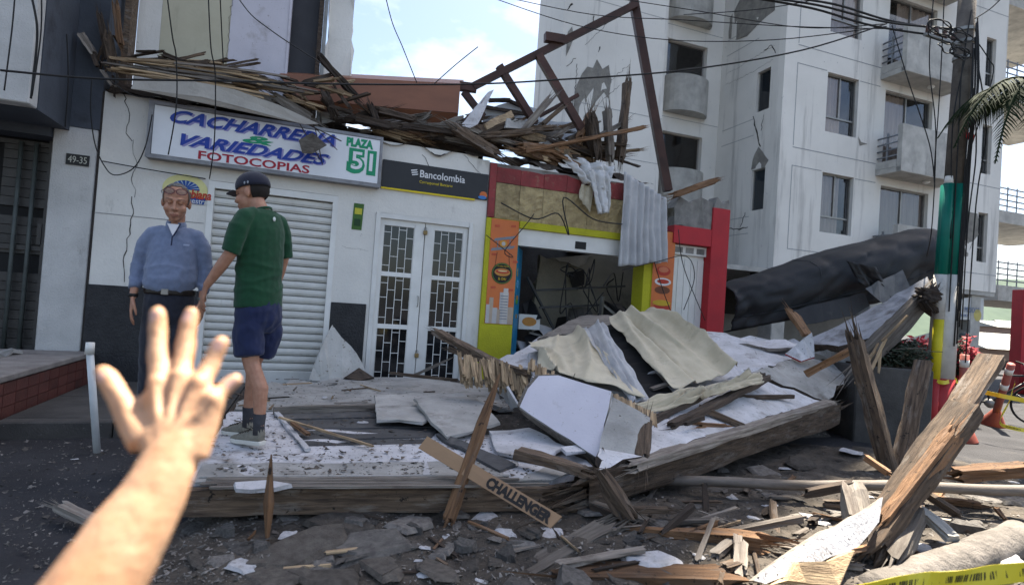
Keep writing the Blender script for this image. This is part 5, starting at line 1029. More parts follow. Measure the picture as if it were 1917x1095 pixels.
TB = [  # x0,y0,d0, x1,y1,d1, w,h, mat, ends, label
    ((810, 618, 6.2), (950, 692, 5.2), .09, .07, WOOD, ('jag', 'jag'), 'long splintered beam resting against the white doors'), ((838, 652, 5.9), (992, 702, 5.0), .07, .06, WOOD, ('jag', 'jag'), 'shorter splintered beam below the long one at the doors'),
    ((726, 698, 6.3), (860, 712, 5.8), .04, .03, WOOD, ('jag', 'jag'), 'thin stick lying at the foot of the white doors'), ((770, 705, 6.2), (850, 668, 6.2), .03, .03, WOODG, ('jag', 'point'), 'thin stick propped on the right door leaf'),
    ((508, 850, 2.72), (499, 1034, 2.70), .045, .035, WOODR, ('point', 'point'), 'thin pale wooden stake standing upright before the fallen floor'), ((936, 698, 3.45), (834, 992, 3.02), .06, .05, WOODR, ('point', 'jag'), 'long leaning wooden stake in front of the cardboard strip'),
    ((968, 848, 3.6), (1112, 886, 3.3), .08, .06, WOOD, ('flat', 'jag'), 'short dark timber lying on the floor right of the cardboard'), ((1118, 878, 3.3), (1186, 978, 3.12), .09, .08, WOOD, ('jag', 'jag'), 'short timber slipping off the floor edge to the street'),
    ((1308, 762, 4.9), (1392, 798, 4.8), .05, .05, WOOD, ('flat', 'flat'), 'short batten lying on the tilted wall'), ((1298, 794, 4.5), (1380, 800, 4.9), .07, .04, WOODR, ('jag', 'jag'), 'split board piece on the tilted wall edge'), ((1300, 745, 5.3), (1490, 742, 5.9), .05, .04, WOOD, ('jag', 'jag'), 'bent lath across the tilted wall'),
    ((1508, 700, 5.6), (1600, 652, 5.5), .06, .06, WOODR, ('flat', 'flat'), 'clean reddish batten nailed to the leaning post'), ((1594, 610, 5.3), (1664, 880, 5.0), .14, .12, WOOD, ('jag', 'flat'), 'heavy leaning post in front of the concrete planter'),
    ((1728, 676, 5.6), (1682, 890, 5.1), .15, .05, WOOD, ('flat', 'jag'), 'scored plank standing upright against the planter'), ((1856, 668, 4.5), (1690, 935, 3.9), .17, .06, WOOD, ('flat', 'jag'), 'long scored plank leaning behind the split timber'),
    ((1808, 764, 3.45), (1600, 1050, 2.95), .165, .10, WOOD, ('flat', 'jag'), 'big split timber rising from the foreground rubble'), ((1795, 800, 3.3), (1640, 1000, 3.0), .07, .10, WOODR, ('jag', 'jag'), 'rotten sliver beside the big split timber'),
    ((955, 1090, 2.62), (1150, 978, 3.12), .13, .05, WOODG, ('jag', 'jag'), 'grey plank lying slantwise on the rubble'), ((1030, 1082, 2.66), (1395, 1090, 2.66), .16, .10, WOODR, ('jag', 'jag'), 'heavy brown beam lying at the lower edge of the rubble'),
    ((1158, 986, 3.10), (1452, 1022, 3.0), .12, .10, WOODR, ('point', 'jag'), 'rotten crumbling log lying on the rubble'), ((868, 1002, 2.98), (948, 1062, 2.75), .07, .05, WOODD, ('jag', 'jag'), 'short dark charred timber on the rubble'),
    ((105, 945, 2.95), (200, 988, 2.85), .06, .04, WOODG, ('jag', 'jag'), 'grey stick lying on the asphalt by the raised arm'), ((1500, 925, 3.6), (1605, 905, 3.7), .05, .05, WOODD, ('jag', 'jag'), 'short dark stick under the long conduit'),
    ((1590, 905, 3.5), (1608, 975, 3.3), .13, .11, WOODG, ('jag', 'flat'), 'pale round timber stub standing in the rubble'), ((1615, 852, 4.2), (1670, 890, 4.0), .04, .04, WOODR, ('jag', 'jag'), 'pale splinter crossing behind the conduit'),
    ((1735, 925, 3.4), (1800, 968, 3.2), .04, .04, WOOD, ('jag', 'jag'), 'thin lath sloping in front of the conduit at right'), ((1715, 945, 3.3), (1785, 1008, 3.05), .07, .04, DUSTG, ('jag', 'flat'), 'pale painted lath leaning on the fallen column'),
    ((1700, 955, 3.2), (1655, 1050, 2.9), .16, .09, WOODG, ('flat', 'jag'), 'grey scarred block of timber beside the fallen column'), ((1775, 890, 3.9), (1925, 880, 3.9), .10, .08, WOODR, ('jag', 'flat'), 'brown beam lying behind the long conduit at right'),
    ((1790, 880, 4.0), (1925, 868, 4.0), .05, .04, WOODR, ('jag', 'jag'), 'pale splintered lath on the brown beam'), ((1475, 575, 8.0), (1512, 628, 7.6), .14, .06, WOODR, ('jag', 'flat'), 'splintered board standing below the fallen canopy'),
    ((1280, 795, 4.3), (1320, 780, 4.5), .03, .03, WOODD, ('jag', 'jag'), 'small dark stick on the tilted wall'), ((520, 780, 4.3), (702, 836, 3.75), .018, .014, REED, ('jag', 'jag'), 'long thin cane across the dark roofing strips'), ((545, 790, 4.1), (580, 815, 3.9), .03, .02, WOODR, ('jag', 'jag'), 'small brown splinter on the dark roofing strips')]
for (a, b, w_, h_, m_, e_, lab) in TB: beam('loose_timber', P(*a), P(*b), w_, h_, m_, None, lab, 'timber', ends=e_, rough=.010 if w_ > .05 else .003)
# cardboard strip with lettering
CARD = M('brown_cardboard', (.30, .195, .115), (.26, .165, .10), 3, .9, .1, 60, rnd=0)
cb = thing('cardboard_strip', P(1045, 985, 3.05), 'long flattened brown cardboard strip printed CHALLENGER', 'cardboard')
k0, k1, k2, k3 = P(783, 838, 3.30), P(1030, 988, 2.86), P(1052, 966, 2.89), P(800, 816, 3.33)
cn_ = (k1-k0).cross(k3-k0).normalized(); MB().prism([k0, k1, k2, k3], cn_*-.012).build('strip', CARD, cb)
cx = (k1-k0).normalized(); cy = cn_.cross(cx)
text('CHALLENGER', k0+cx*((k1-k0).length*.53)+cy*.008+cn_*.0005, (k1-k0).length*.45, .062, flat('ink_black', (.02, .017, .015)), cb, ax=cx, ay=cy, bold=.06, ex=.001)
# sunlit white board fixed to the split timber
bb = plate('plaster_board', [P(1398, 1085, 2.45), P(1440, 1058, 2.5), P(1490, 1028, 2.6), P(1545, 995, 2.72), P(1628, 958, 2.9), P(1648, 930, 3.05), P(1645, 976, 2.95), P(1611, 1022, 2.80), P(1531, 1058, 2.6), P(1430, 1092, 2.45)], .025, DUST, None, 'sunlit white plaster board lying at the lower end of the split timber', 'plaster board', jag=.01, edge=WOODG, planar=True)
plate('lath_bundle', [P(1430, 1098, 2.42), P(1550, 1050, 2.55), P(1600, 1030, 2.62), P(1570, 1098, 2.5)], .03, REED, None, 'crushed cane lath backing under the sunlit plaster board', 'lath', jag=.03)
# long conduit
CND = M('dusty_conduit', (.20, .17, .145), (.10, .085, .07), 5, .7, .2, 30, stretch=(.5, 4, 4), dirt=(.08, .065, .055), damt=.55, dscale=3, rnd=0)
pa, pbb = P(1236, 900, 4.0), P(1990, 918, 3.7)
tag(MB().tube([pa.lerp(pbb, k/10)+Z*.008*math.sin(k*1.3) for k in range(11)], .036, 12).build('conduit_pipe', CND, smooth=True), 'long dusty conduit pipe lying across the rubble', 'pipe')
# fallen round column
COLM = M('weathered_column', (.20, .18, .16), (.10, .09, .08), 7, .95, 1., 22, dirt=(.14, .12, .10), damt=.58, dscale=3, fleck=(.12, .10, .09), famt=.66, fscale=20, rnd=0)
ca, cb_ = P(1622, 1122, 2.72), P(1910, 1008, 3.22)
fc = tag(MB().tube([ca.lerp(cb_, k/12)+Z*.008*math.sin(k*1.7) for k in range(13)], [.098+.004*math.sin(k*2.1)+(.006 if k in (2, 6) else 0) for k in range(13)], 20).build('fallen_column', COLM, smooth=True), 'thick round dusty column lying at the lower right', 'column')
# white pipe post standing at left
wpz = G(182, 850); wpz.z = 0
pp = thing('pipe_post', wpz, 'white plastic pipe post standing in front of the black plinth', 'post')
q1 = P(168, 655, 4.10)
MB().tube([wpz, q1], .024, 12).build('tube', M('pvc_white', (.60, .62, .62), (.5, .52, .53), 6, .45, .1, 30, dirt=(.3, .3, .3), damt=.62), pp, smooth=True)
MB().tube([q1-Z*.03, q1+Z*.055], [.030, .028], 12).build('coupling', WHITEPAINT, pp, smooth=True)
MB().tube([wpz-Z*.01, wpz+Z*.015], [.055, .035], 10).build('mortar_foot', PAVE, pp)
# ================================================================ PEOPLE
def fuse(name, mb, voxel, mats, parent, mtx, smooth=4, pick=None, disp=None, cut=None):
    """fuse overlapping tubes and balls into ONE continuous surface, then place it"""
    me = bpy.data.meshes.new(name); me.from_pydata(mb.v, [], mb.f); bm = bmesh.new(); bm.from_mesh(me); bmesh.ops.recalc_face_normals(bm, faces=bm.faces); bm.to_mesh(me); bm.free()
    t = bpy.data.objects.new('tmp', me); COL.objects.link(t)
    r = t.modifiers.new('r', 'REMESH'); r.mode = 'VOXEL'; r.voxel_size = voxel
    if smooth: s_ = t.modifiers.new('s', 'SMOOTH'); s_.factor = .5; s_.iterations = smooth
    bpy.context.view_layer.update()
    out = bpy.data.meshes.new_from_object(t.evaluated_get(bpy.context.evaluated_depsgraph_get())); bpy.data.objects.remove(t); bpy.data.meshes.remove(me); out.name = name
    if disp:
        ns = [v.normal.copy() for v in out.vertices]
        for v, n in zip(out.vertices, ns): v.co += n*disp(v.co)
    if cut:
        bm = bmesh.new(); bm.from_mesh(out); bmesh.ops.delete(bm, geom=[f for f in bm.faces if cut(f.calc_center_median())], context='FACES'); bm.to_mesh(out); bm.free()
    out.materials.clear()
    for m in (mats if isinstance(mats, (list, tuple)) else [mats]): out.materials.append(m)
    if pick: out.polygons.foreach_set('material_index', [pick(p.center) for p in out.polygons])
    out.polygons.foreach_set('use_smooth', [True]*len(out.polygons))
    org = wloc(parent); out.transform(Matrix.Translation(-org) @ mtx); out.update()
    return link(name, out, parent, org)
def place(mb, mtx):
    for i, v in enumerate(mb.v): mb.v[i] = mtx @ v
    return mb
BROW = flat('brow_hair', (.22, .12, .08), .8); LIP = flat('lips', (.33, .15, .11), .5); EYEM = flat('eye_dark', (.17, .085, .06), .4); HAIR = M('short_dark_hair', (.085, .078, .072), (.17, .16, .15), 60, .8, .6, 160, rnd=0); HAIRB = M('short_black_hair', (.02, .016, .014), None, 60, .8, .6, 160, rnd=0)
def head(mb, H):
    q = lambda *p: H @ V(p); R3 = H.to_3x3()
    mb.ball(q(0, .012, .03), (.077, .094, .088), 18, 12, rot=R3); mb.ball(q(0, -.022, -.045), (.062, .070, .072), 16, 10, rot=R3); mb.ball(q(0, -.062, -.098), (.028, .024, .020), 10, 8, rot=R3)
    mb.tube([q(0, -.084, .018), q(0, -.100, -.008), q(0, -.113, -.030), q(0, -.098, -.040)], [.010, .012, .0155, .012], 8); mb.ball(q(.013, -.098, -.034), (.010, .011, .009), 8, 6); mb.ball(q(-.013, -.098, -.034), (.010, .011, .009), 8, 6)
    mb.tube([q(-.052, -.066, .018), q(-.028, -.083, .026), q(0, -.086, .022), q(.028, -.083, .026), q(.052, -.066, .018)], [.008, .009, .008, .009, .008], 8)
    for s in (-1, 1):
        mb.ball(q(s*.075, .016, -.010), (.012, .019, .031), 10, 8, rot=R3); mb.ball(q(s*.040, -.060, -.034), (.026, .026, .028), 10, 8, rot=R3); mb.ball(q(s*.030, -.078, .004), (.013, .010, .010), 8, 6, rot=R3)
    mb.tube([q(-.026, -.086, -.066), q(0, -.096, -.063), q(.026, -.086, -.066)], [.006, .010, .006], 8); mb.tube([q(-.020, -.085, -.078), q(0, -.093, -.078), q(.020, -.085, -.078)], [.006, .010, .006], 8)
def facepick(H):
    Hi = H.inverted()
    def f(c):
        p = Hi @ c
        if p.y < -.055 and abs(p.z) < .2 and abs(p.x) < .08:
            for s in (-1, 1):
                if ((p.x-s*.030)/.0150)**2+((p.z+.001)/.0036)**2 < 1: return 2
                if ((p.x-s*.033)/.023)**2+((p.z-.0275+.12*abs(abs(p.x)-.033))/.0048)**2 < 1: return 1
            if (p.x/.024)**2+((p.z+.0705)/.0095)**2 < 1 and p.y < -.08: return 3
        return 0
    return f
def hand(mb, w, d, side, out, curl=.5, s=1.):
    """relaxed hand: w wrist, d finger direction, side thumb-ward, out back of hand"""
    d, side = d.normalized(), side.normalized(); nrm = d.cross(side).normalized(); nrm = nrm if nrm.dot(out) > 0 else -nrm
    kn = []
    for i, (a, l) in enumerate(((.030, .088), (.010, .093), (-.010, .088), (-.028, .078))):
        k = w+d*l*s+side*a*s; kn.append(k); mb.tube([w+side*a*.55*s, w.lerp(k, .55)+side*a*.15, k], [(.016*s, .018*s), (.014*s, .016*s), .0115*s], 8)
        L = (.078, .088, .080, .062)[i]*s; p = k; dd = d.copy(); pts = [k]
        for j, f in enumerate((.42, .32, .26)):
            dd = (dd-nrm*(curl*(.45+.25*j))).normalized(); p = p+dd*L*f; pts.append(p)
        mb.tube(pts, [.0105*s, .0095*s, .009*s, .007*s], 8); mb.ball(pts[-1], .0072*s, 8, 6)
    th = [w+d*.018*s+side*.022*s, w+d*.05*s+side*.048*s-nrm*.012*s, w+d*.085*s+side*.052*s-nrm*.026*s, w+d*.108*s+side*.046*s-nrm*.034*s]
    mb.tube(th, [.015*s, .0125*s, .0105*s, .008*s], 8); mb.ball(th[-1], .0085*s, 8, 6)
def wrinkle(sc, amp): return lambda c: amp*(noise.noise(V((c.x*sc, c.y*sc, c.z*sc*.6)))+.6*noise.noise(V((c.x*sc*2.3+3, c.y*sc*2.3, c.z*sc*2))))
def folds(sc, amp): return lambda c: amp*(1-abs(2*noise.noise(V((c.x*sc+.5*c.z*sc, c.y*sc, c.z*sc*.9)))))+amp*.5*noise.noise(V((c.x*30, c.y*30, c.z*25)))
def creases(sc, amp): return lambda c: amp*((1-abs(2*noise.noise(V((c.x*sc*.5+c.z*2, c.y*sc*.5, c.z*sc*1.5)))))**2-.3)*(.4+1.2*max(0, 1-abs(c.z-1.10)/.16))+amp*.35*noise.noise(V((c.x*26, c.y*26, c.z*30)))
def shoe(par, mtx, c, upm, solem, name='shoe', scale=1.):
    """trainer with its toe towards -Y at c (ankle above c)"""
    c = V(c); s = scale; mb = MB()
    mb.tube([c+V((0, .075, .045)), c+V((0, .03, .055)), c+V((0, -.06, .048)), c+V((0, -.13, .036)), c+V((0, -.195, .030))], [(.040*s, .036*s), (.045*s, .040*s), (.036*s, .044*s), (.026*s, .045*s), (.014*s, .030*s)], 12, up=(0, 0, 1))
    mb.tube([c+V((0, .05, .06)), c+V((0, .045, .115))], [.042*s, .040*s], 12)
    o = fuse(name, mb, .007, upm, par, mtx, 3)
    so_ = MB(); pr = [(-.036, .085), (.036, .085), (.043, .02), (.042, -.06), (.048, -.12), (.036, -.185), (0, -.212), (-.036, -.185), (-.046, -.12), (-.040, -.06), (-.043, .02)]
    so_.prism([c+V((a*s, b, 0)) for a, b in pr], V((0, 0, .030))); place(so_, mtx).build('sole', solem, o, bevel=.006)
    la = MB()
    for k in range(5): la.tube([c+V((-.026, -.035-.022*k, .083-.006*k)), c+V((0, -.040-.022*k, .095-.007*k)), c+V((.026, -.035-.022*k, .083-.006*k))], .0035, 5)
    la.tube([c+V((-.02, -.03, .1)), c+V((-.03, -.06, .11)), c+V((-.01, -.04, .095)), c+V((.03, -.06, .11)), c+V((.01, -.03, .1))], .003, 5)
    place(la, mtx).build('laces', flat('lace_black', (.015, .015, .015)), o)
    return o
# ---- man in the blue pullover
bz = P(330, 348, 3.75).z-1.745; bp = P(298, 800, 3.75); bp.z = bz
bm_ = thing('person', bp, 'person in blue half-zip pullover looking down beside the shutter', 'person')
SX = .83; NX = Matrix.Diagonal((SX, 1, 1, 1)); HX = Matrix.Diagonal((1.03/SX, 1.03, 1.04, 1))
T = Matrix.Translation(bp) @ Matrix.Rotation(.34, 4, 'Z') @ NX
Hd = Matrix.Translation((.0, -.040, 1.635)) @ HX @ Matrix.Rotation(.12, 4, 'Z') @ Matrix.Rotation(.24, 4, 'X')
mb = MB(); head(mb, Hd)
mb.tube([(0, .02, 1.36), (0, .012, 1.47), (.008, -.005, 1.56)], [.066, .060, .058], 14)
for s in (-1, 1):
    el, wr = V((s*.243, .02, 1.20)), V((s*.240, -.05, .985))
    mb.tube([(s*.03, .02, 1.37), (s*.15, .015, 1.39), (s*.205, .01, 1.33), el, el.lerp(wr, .45), wr], [.04, .036, .036, .034, .034, .026], 10, cap=True)
    hand(mb, wr, V((s*.03, -.10, -1)), V((s*-.35, -1, .05)), V((s, -.3, 0)), .35)
mb.tube([(0, .02, 1.40), (0, .02, 1.2), (0, .02, 1.0)], [(.07, .11), (.09, .14), (.10, .14)], 14, up=(0, 1, 0))
fuse('body', mb, .0058, [SKIN, BROW, EYEM, LIP], bm_, T, 3, facepick(Hd))
mb = MB(); mb.ball(Hd @ V((0, .014, .032)), (.080, .097, .091), 28, 20, rot=Hd.to_3x3()); Hi = Hd.inverted()
hh = MB(); hh.v = mb.v; keep = [f for f in mb.f if (lambda p: p.z > .078+.9*max(0, -p.y-.005) or (p.y > .02 and p.z > -.055) or (abs(p.x) > .06 and p.y > -.03 and p.z > -.01))(Hi @ (sum((mb.v[i] for i in f), V())/len(f)))]
hh.f = keep; hh.m = [0]*len(keep); place(hh, T).build('hair', HAIR, bm_, smooth=True)
PULL = M('blue_pullover_knit', (.165, .205, .305), (.135, .17, .26), 30, .9, .2, 260, sheen=.3, rnd=0)
mb = MB(); mb.tube([(0, .01, 1.475), (0, .012, 1.43), (0, .008, 1.33), (0, -.005, 1.20), (0, -.015, 1.12), (0, -.008, 1.08), (0, -.003, 1.062)], [(.058, .085), (.082, .150), (.112, .186), (.126, .188), (.140, .190), (.136, .186), (.126, .178)], 22, up=(0, 1, 0))
for s in (-1, 1): mb.tube([(s*.08, .012, 1.435), (s*.160, .012, 1.412), (s*.208, .012, 1.34), (s*.242, .02, 1.20), (s*.241, -.015, 1.08), (s*.240, -.028, 1.045)], [.048, .058, .058, .051, .044, .040], 14)
fuse('pullover', mb, .009, PULL, bm_, T, 4, disp=creases(9, .009))
col_ = MB().tube([(.065*math.cos(a), .012+.062*math.sin(a), 1.488+.012*math.sin(a)) for a in [-1.15+i*(math.pi+2.3-0)/16 for i in range(17)]], [(.026, .009)]*17, 8, up=(0, 0, 1))
place(col_, T).build('collar', PULL, bm_, smooth=True)
vn = MB().prism([V((-.040, -.083, 1.485)), V((.045, -.083, 1.485)), V((.012, -.112, 1.405))], V((0, .012, -.003))); place(vn, T).build('undershirt', flat('undershirt_white', (.7, .7, .72), .9), bm_)
zp = MB().tube([(.052, -.080, 1.49), (.030, -.104, 1.43), (.012, -.119, 1.395), (.012, -.128, 1.34)], .0055, 6); place(zp, T).build('zip', flat('zip_navy', (.02, .025, .06)), bm_)
lg_ = MB().prism([V((.095, -.1245, 1.345)), V((.135, -.1185, 1.347)), V((.135, -.1185, 1.357)), V((.095, -.1245, 1.355))], V((0, -.003, 0))); place(lg_, T).build('chest_logo', flat('logo_pale', (.4, .45, .6)), bm_)
JEAN = M('dark_denim', (.014, .016, .026), (.022, .024, .036), 30, .9, .3, 200, sheen=.2, rnd=0)
mb = MB(); mb.tube([(0, 0, 1.055), (0, 0, .98), (0, .005, .88), (0, .005, .82)], [(.118, .172), (.125, .180), (.125, .182), (.10, .16)], 18, up=(0, 1, 0))
for s in (-1, 1): mb.tube([(s*.085, .0, .90), (s*.10, -.005, .72), (s*.105, -.005, .50), (s*.108, .01, .25), (s*.11, .015, .06)], [.092, .086, .068, .060, .062], 14)
fuse('jeans', mb, .012, JEAN, bm_, T, 4, disp=folds(10, .005))
place(MB().tube([(.182*math.cos(a), .128*math.sin(a)-.002, 1.035) for a in [i*2*math.pi/28 for i in range(29)]], [(.019, .006)]*29, 6, up=(0, 0, 1)), T).build('belt', flat('belt_black', (.018, .014, .012), .4), bm_)
place(MB().box(-.03, .022, -.142, -.132, 1.015, 1.055), T).build('buckle', ALU, bm_, bevel=.004)
for s, m_ in ((-1, flat('strap_black', (.015, .015, .015))), (1, ALU)):
    wr = V((s*.240, -.045, 1.0)); o = place(MB().tube([wr+V((0, 0, -.011)), wr+V((0, 0, .011))], .033, 12), T).build('wristwatch', m_, bm_, smooth=True)
GLF = flat('spectacle_frame', (.12, .03, .04), .3)
gm = MB()
for s in (-1, 1): gm.tube([Hd @ V((s*.034+.030*math.cos(a), -.087+.012*abs(math.cos(a))*0-.004, .078+.019*math.sin(a))) for a in [i*2*math.pi/14 for i in range(15)]], .0028, 5); gm.tube([Hd @ V((s*.064, -.085, .08)), Hd @ V((s*.082, -.03, .065)), Hd @ V((s*.084, .02, .045))], .0025, 5)
gm.tube([Hd @ V((-.005, -.092, .08)), Hd @ V((.005, -.092, .08))], .003, 5); gl_ = place(gm, T).build('spectacles', GLF, bm_)
le = MB()
for s in (-1, 1): le.prism([Hd @ V((s*.034+.028*math.cos(a), -.090, .078+.017*math.sin(a))) for a in [i*2*math.pi/14 for i in range(14)]], Hd.to_3x3() @ V((0, .001, 0)))
place(le, T).build('lens', thinglass('spectacle_lens', .75, .12), gl_)
for s in (-1, 1): shoe(bm_, T, (s*.11, .03, 0), flat('brown_leather', (.05, .03, .02), .4), flat('dark_sole', (.02, .02, .02)))
# ---- man in the green shirt
gp = P(478, 826, 3.72)
gm_ = thing('person', gp, 'person in green t-shirt, navy shorts and cap seen from behind', 'person')
SX = .80; NX = Matrix.Diagonal((SX, .94, 1, 1)); HX = Matrix.Diagonal((1.10/SX, 1.10/.94, 1.10, 1))
T = Matrix.Translation(gp) @ Matrix.Rotation(-.055, 4, 'Y') @ Matrix.Rotation(math.radians(-112), 4, 'Z') @ NX
Hd = Matrix.Translation((0, -.085, 1.655)) @ HX @ Matrix.Rotation(.22, 4, 'Z') @ Matrix.Rotation(.16, 4, 'X')
mb = MB(); head(mb, Hd)
mb.tube([(0, .025, 1.40), (0, .005, 1.52), (0, -.055, 1.61)], [.070, .062, .060], 14)
el, wr = V((.265, -.02, 1.235)), V((.285, -.225, 1.02))
mb.tube([(.05, .02, 1.42), (.165, .018, 1.44), (.225, .01, 1.37), el, el.lerp(wr, .4), wr], [.04, .042, .046, .043, .042, .027], 12)
hand(mb, wr, V((.02, -.35, -.95)), V((-.5, -.8, .2)), V((1, -.2, 0)), .55)
el, wr = V((-.265, .0, 1.235)), V((-.28, -.10, .99))
mb.tube([(-.05, .02, 1.42), (-.165, .018, 1.44), (-.225, .01, 1.37), el, el.lerp(wr, .4), wr], [.04, .042, .046, .043, .042, .027], 12)
hand(mb, wr, V((-.02, -.2, -.95)), V((.5, -.8, .2)), V((-1, -.2, 0)), .5)
mb.tube([(0, .02, 1.44), (0, .02, 1.2), (0, .02, .9)], [(.07, .12), (.09, .14), (.10, .15)], 14, up=(0, 1, 0))
FT = [V((.085, .06, 0)), V((-.09, -.20, 0))]
for s, ft in zip((1, -1), FT):
    an = ft+V((0, .045, .08)); mb.tube([(s*.09, .01, .92), V((s*.095, -.005, .70)), ft*.55+V((s*.045, -.005, .52)), ft*.8+V((s*.01, .055, .36)), ft+V((0, .05, .20)), an], [.085, .080, .058, .059, .042, .036], 12)
fuse('body', mb, .0062, [SKIN, BROW, EYEM, LIP], gm_, T, 3, facepick(Hd))
GREEN = M('green_jersey', (.006, .055, .022), (.005, .043, .018), 25, .85, .2, 260, sheen=.15, rnd=0)
mb = MB(); mb.tube([(0, .02, 1.535), (0, .022, 1.50), (0, .02, 1.40), (0, .012, 1.25), (0, .0, 1.10), (0, .0, .97), (0, .0, .885)], [(.062, .075), (.086, .168), (.120, .205), (.128, .203), (.135, .200), (.140, .205), (.140, .205)], 22, up=(0, 1, 0))
mb.tube([(.09, .02, 1.495), (.180, .018, 1.465), (.232, .01, 1.39), (.266, -.01, 1.27), (.272, -.02, 1.235)], [.055, .066, .071, .068, .067], 14); mb.tube([(-.09, .02, 1.495), (-.180, .018, 1.465), (-.232, .01, 1.39), (-.266, 0, 1.27), (-.272, .0, 1.235)], [.055, .066, .071, .068, .067], 14)
fuse('t_shirt', mb, .009, GREEN, gm_, T, 4, disp=creases(8, .008))
place(MB().tube([(.068*math.cos(a), .018+.062*math.sin(a), 1.532+.018*math.sin(a)) for a in [i*2*math.pi/24 for i in range(25)]], [(.010, .006)]*25, 6, up=(0, 0, 1)), T).build('neckband', GREEN, gm_, smooth=True)
place(MB().ball((0, .128, 1.472), (.015, .006, .015), 10, 6), T).build('back_logo', flat('logo_white', (.6, .65, .62)), gm_)
NAVY = M('navy_shorts', (.010, .018, .065), (.008, .014, .05), 25, .8, .2, 220, sheen=.15, rnd=0)
mb = MB(); mb.tube([(0, .0, .95), (0, .005, .88), (0, .01, .80), (0, .0, .74)], [(.122, .178), (.132, .188), (.128, .190), (.09, .15)], 18, up=(0, 1, 0))
for s, ft in zip((1, -1), FT): mb.tube([(s*.085, .005, .84), (s*.10, 0, .72), (s*.10+ft.x*.05, ft.y*.30, .575)], [.105, .105, .100], 16)
fuse('shorts', mb, .010, NAVY, gm_, T, 4, disp=folds(9, .010))
CAPM = M('navy_cap_cloth', (.008, .010, .024), (.012, .014, .03), 25, .8, .2, 200, sheen=.2, rnd=0)
mb = MB(); mb.ball(Hd @ V((0, .012, .045)), (.088, .106, .088), 24, 16, rot=Hd.to_3x3()); Hi = Hd.inverted(); hh = MB(); hh.v = mb.v
hh.f = [f for f in mb.f if (Hi @ (sum((mb.v[i] for i in f), V())/len(f))).z > .025]; hh.m = [0]*len(hh.f); cp_ = place(hh, T).build('cap', CAPM, gm_, smooth=True); s_ = cp_.modifiers.new('t', 'SOLIDIFY'); s_.thickness = .004
br = [Hd @ V((.075*math.cos(a), -.075-.085*max(0, math.sin(a)), .036-.02*abs(math.cos(a))-.015*max(0, math.sin(a)))) for a in [i*math.pi/14 for i in range(15)]]
place(MB().prism(br, Hd.to_3x3() @ V((0, 0, .005))), T).build('cap_brim', CAPM, cp_)
for k in range(2): place(MB().ball(Hd @ V((.088, .015+.022*k, .045)), (.004, .008, .010), 8, 6), T).build('cap_badge', flat('cap_grey', (.3, .32, .36)), cp_)
mb = MB(); mb.ball(Hd @ V((0, .016, .015)), (.0785, .0935, .080), 24, 16, rot=Hd.to_3x3()); hh = MB(); hh.v = mb.v
hh.f = [f for f in mb.f if (lambda p: -.042 < p.z < .035 and p.y > .030)(Hi @ (sum((mb.v[i] for i in f), V())/len(f)))]; hh.m = [0]*len(hh.f); place(hh, T).build('hair', HAIRB, gm_, smooth=True)
TRN = M('khaki_mesh_trainer', (.23, .215, .175), (.16, .15, .12), 40, .8, .3, 180, rnd=0); SOLE = flat('pale_sole', (.62, .60, .54), .7)
for ft in FT:
    place(MB().tube([ft+V((0, .045, .07)), ft+V((0, .045, .13)), ft+V((0, .05, .205))], [.043, .040, .046], 14), T).build('sock', M('dark_grey_sock', (.055, .055, .062), None, 30, .95, .3, 200), gm_, smooth=True)
    shoe(gm_, T, ft, TRN, SOLE)
# ---- raised arm at the near left
am = thing('person', P(200, 1095, .47), 'raised bare right arm and open hand of a person gesturing stop', 'person')
I4 = Matrix.Identity(4); mb = MB()
wr = P(318, 842, .530)
KN = {'i': P(298, 716, .560), 'm': P(340, 704, .566), 'r': P(377, 716, .562), 'p': P(402, 744, .552)}
TIP = {'i': [(296, 660, .575), (295, 612, .585), (295, 586, .588)], 'm': [(347, 650, .585), (354, 605, .595), (358, 587, .598)], 'r': [(391, 690, .575), (407, 655, .583), (415, 641, .585)], 'p': [(416, 732, .560), (433, 716, .566), (441, 711, .567)]}
for k, kp in KN.items():
    side = (kp-P(345, 720, .56)); b0 = wr+side*.55+FWD*.004
    mb.tube([b0, b0.lerp(kp, .5)+FWD*.002, kp], [(.017, .017), (.0125, .0135), .0108], 10, up=FWD)
    pts = [kp]+[P(*t) for t in TIP[k]]; r0 = .0095 if k != 'p' else .0084
    full = [pts[0], pts[0].lerp(pts[1], .5), pts[1], pts[1].lerp(pts[2], .5), pts[2], pts[3]]
    mb.tube(full, [r0*1.08, r0*.97, r0*1.07, r0*.92, r0*.96, r0*.80], 12); mb.ball(pts[3], r0*.80, 10, 8)
    mb.ball(kp-FWD*.005, (.0088, .0085, .0092), 10, 8)
    mb.tube([wr.lerp(kp, .25)-FWD*.012, kp-FWD*.010], [.0032, .0036], 6)
mb.tube([P(290, 812, .545), P(305, 770, .56), P(328, 735, .566)], [(.014, .013), (.013, .014), .010], 10, up=FWD)
tb_ = [P(272, 828, .535), P(246, 785, .545), P(222, 742, .548), P(202, 708, .552), P(193, 697, .554)]
mb.tube(tb_, [.0150, .0132, .0104, .0098, .0080], 12); mb.ball(tb_[-1], .0082, 10, 8)
mb.tube([P(280, 800, .548), P(262, 772, .556), P(290, 745, .562)], [.012, .009, .012], 8)
fa = [P(330, 790, .552), P(326, 835, .534), P(309, 880, .520), P(285, 930, .508), P(246, 990, .492), P(186, 1085, .470), P(105, 1220, .445), P(60, 1350, .42), P(-40, 1500, .36)]
mb.tube(fa, [(.012, .030), (.019, .0290), (.0225, .0285), (.027, .0305), (.031, .0345), (.035, .0385), (.041, .045), (.042, .043), (.043, .044)], 18, up=FWD)
mb.tube([P(60, 1350, .42), P(-260, 1300, .30), V((-.52, .02, 1.20)), V((-.60, -.10, 1.26))], [.043, .046, .052, .058], 14)
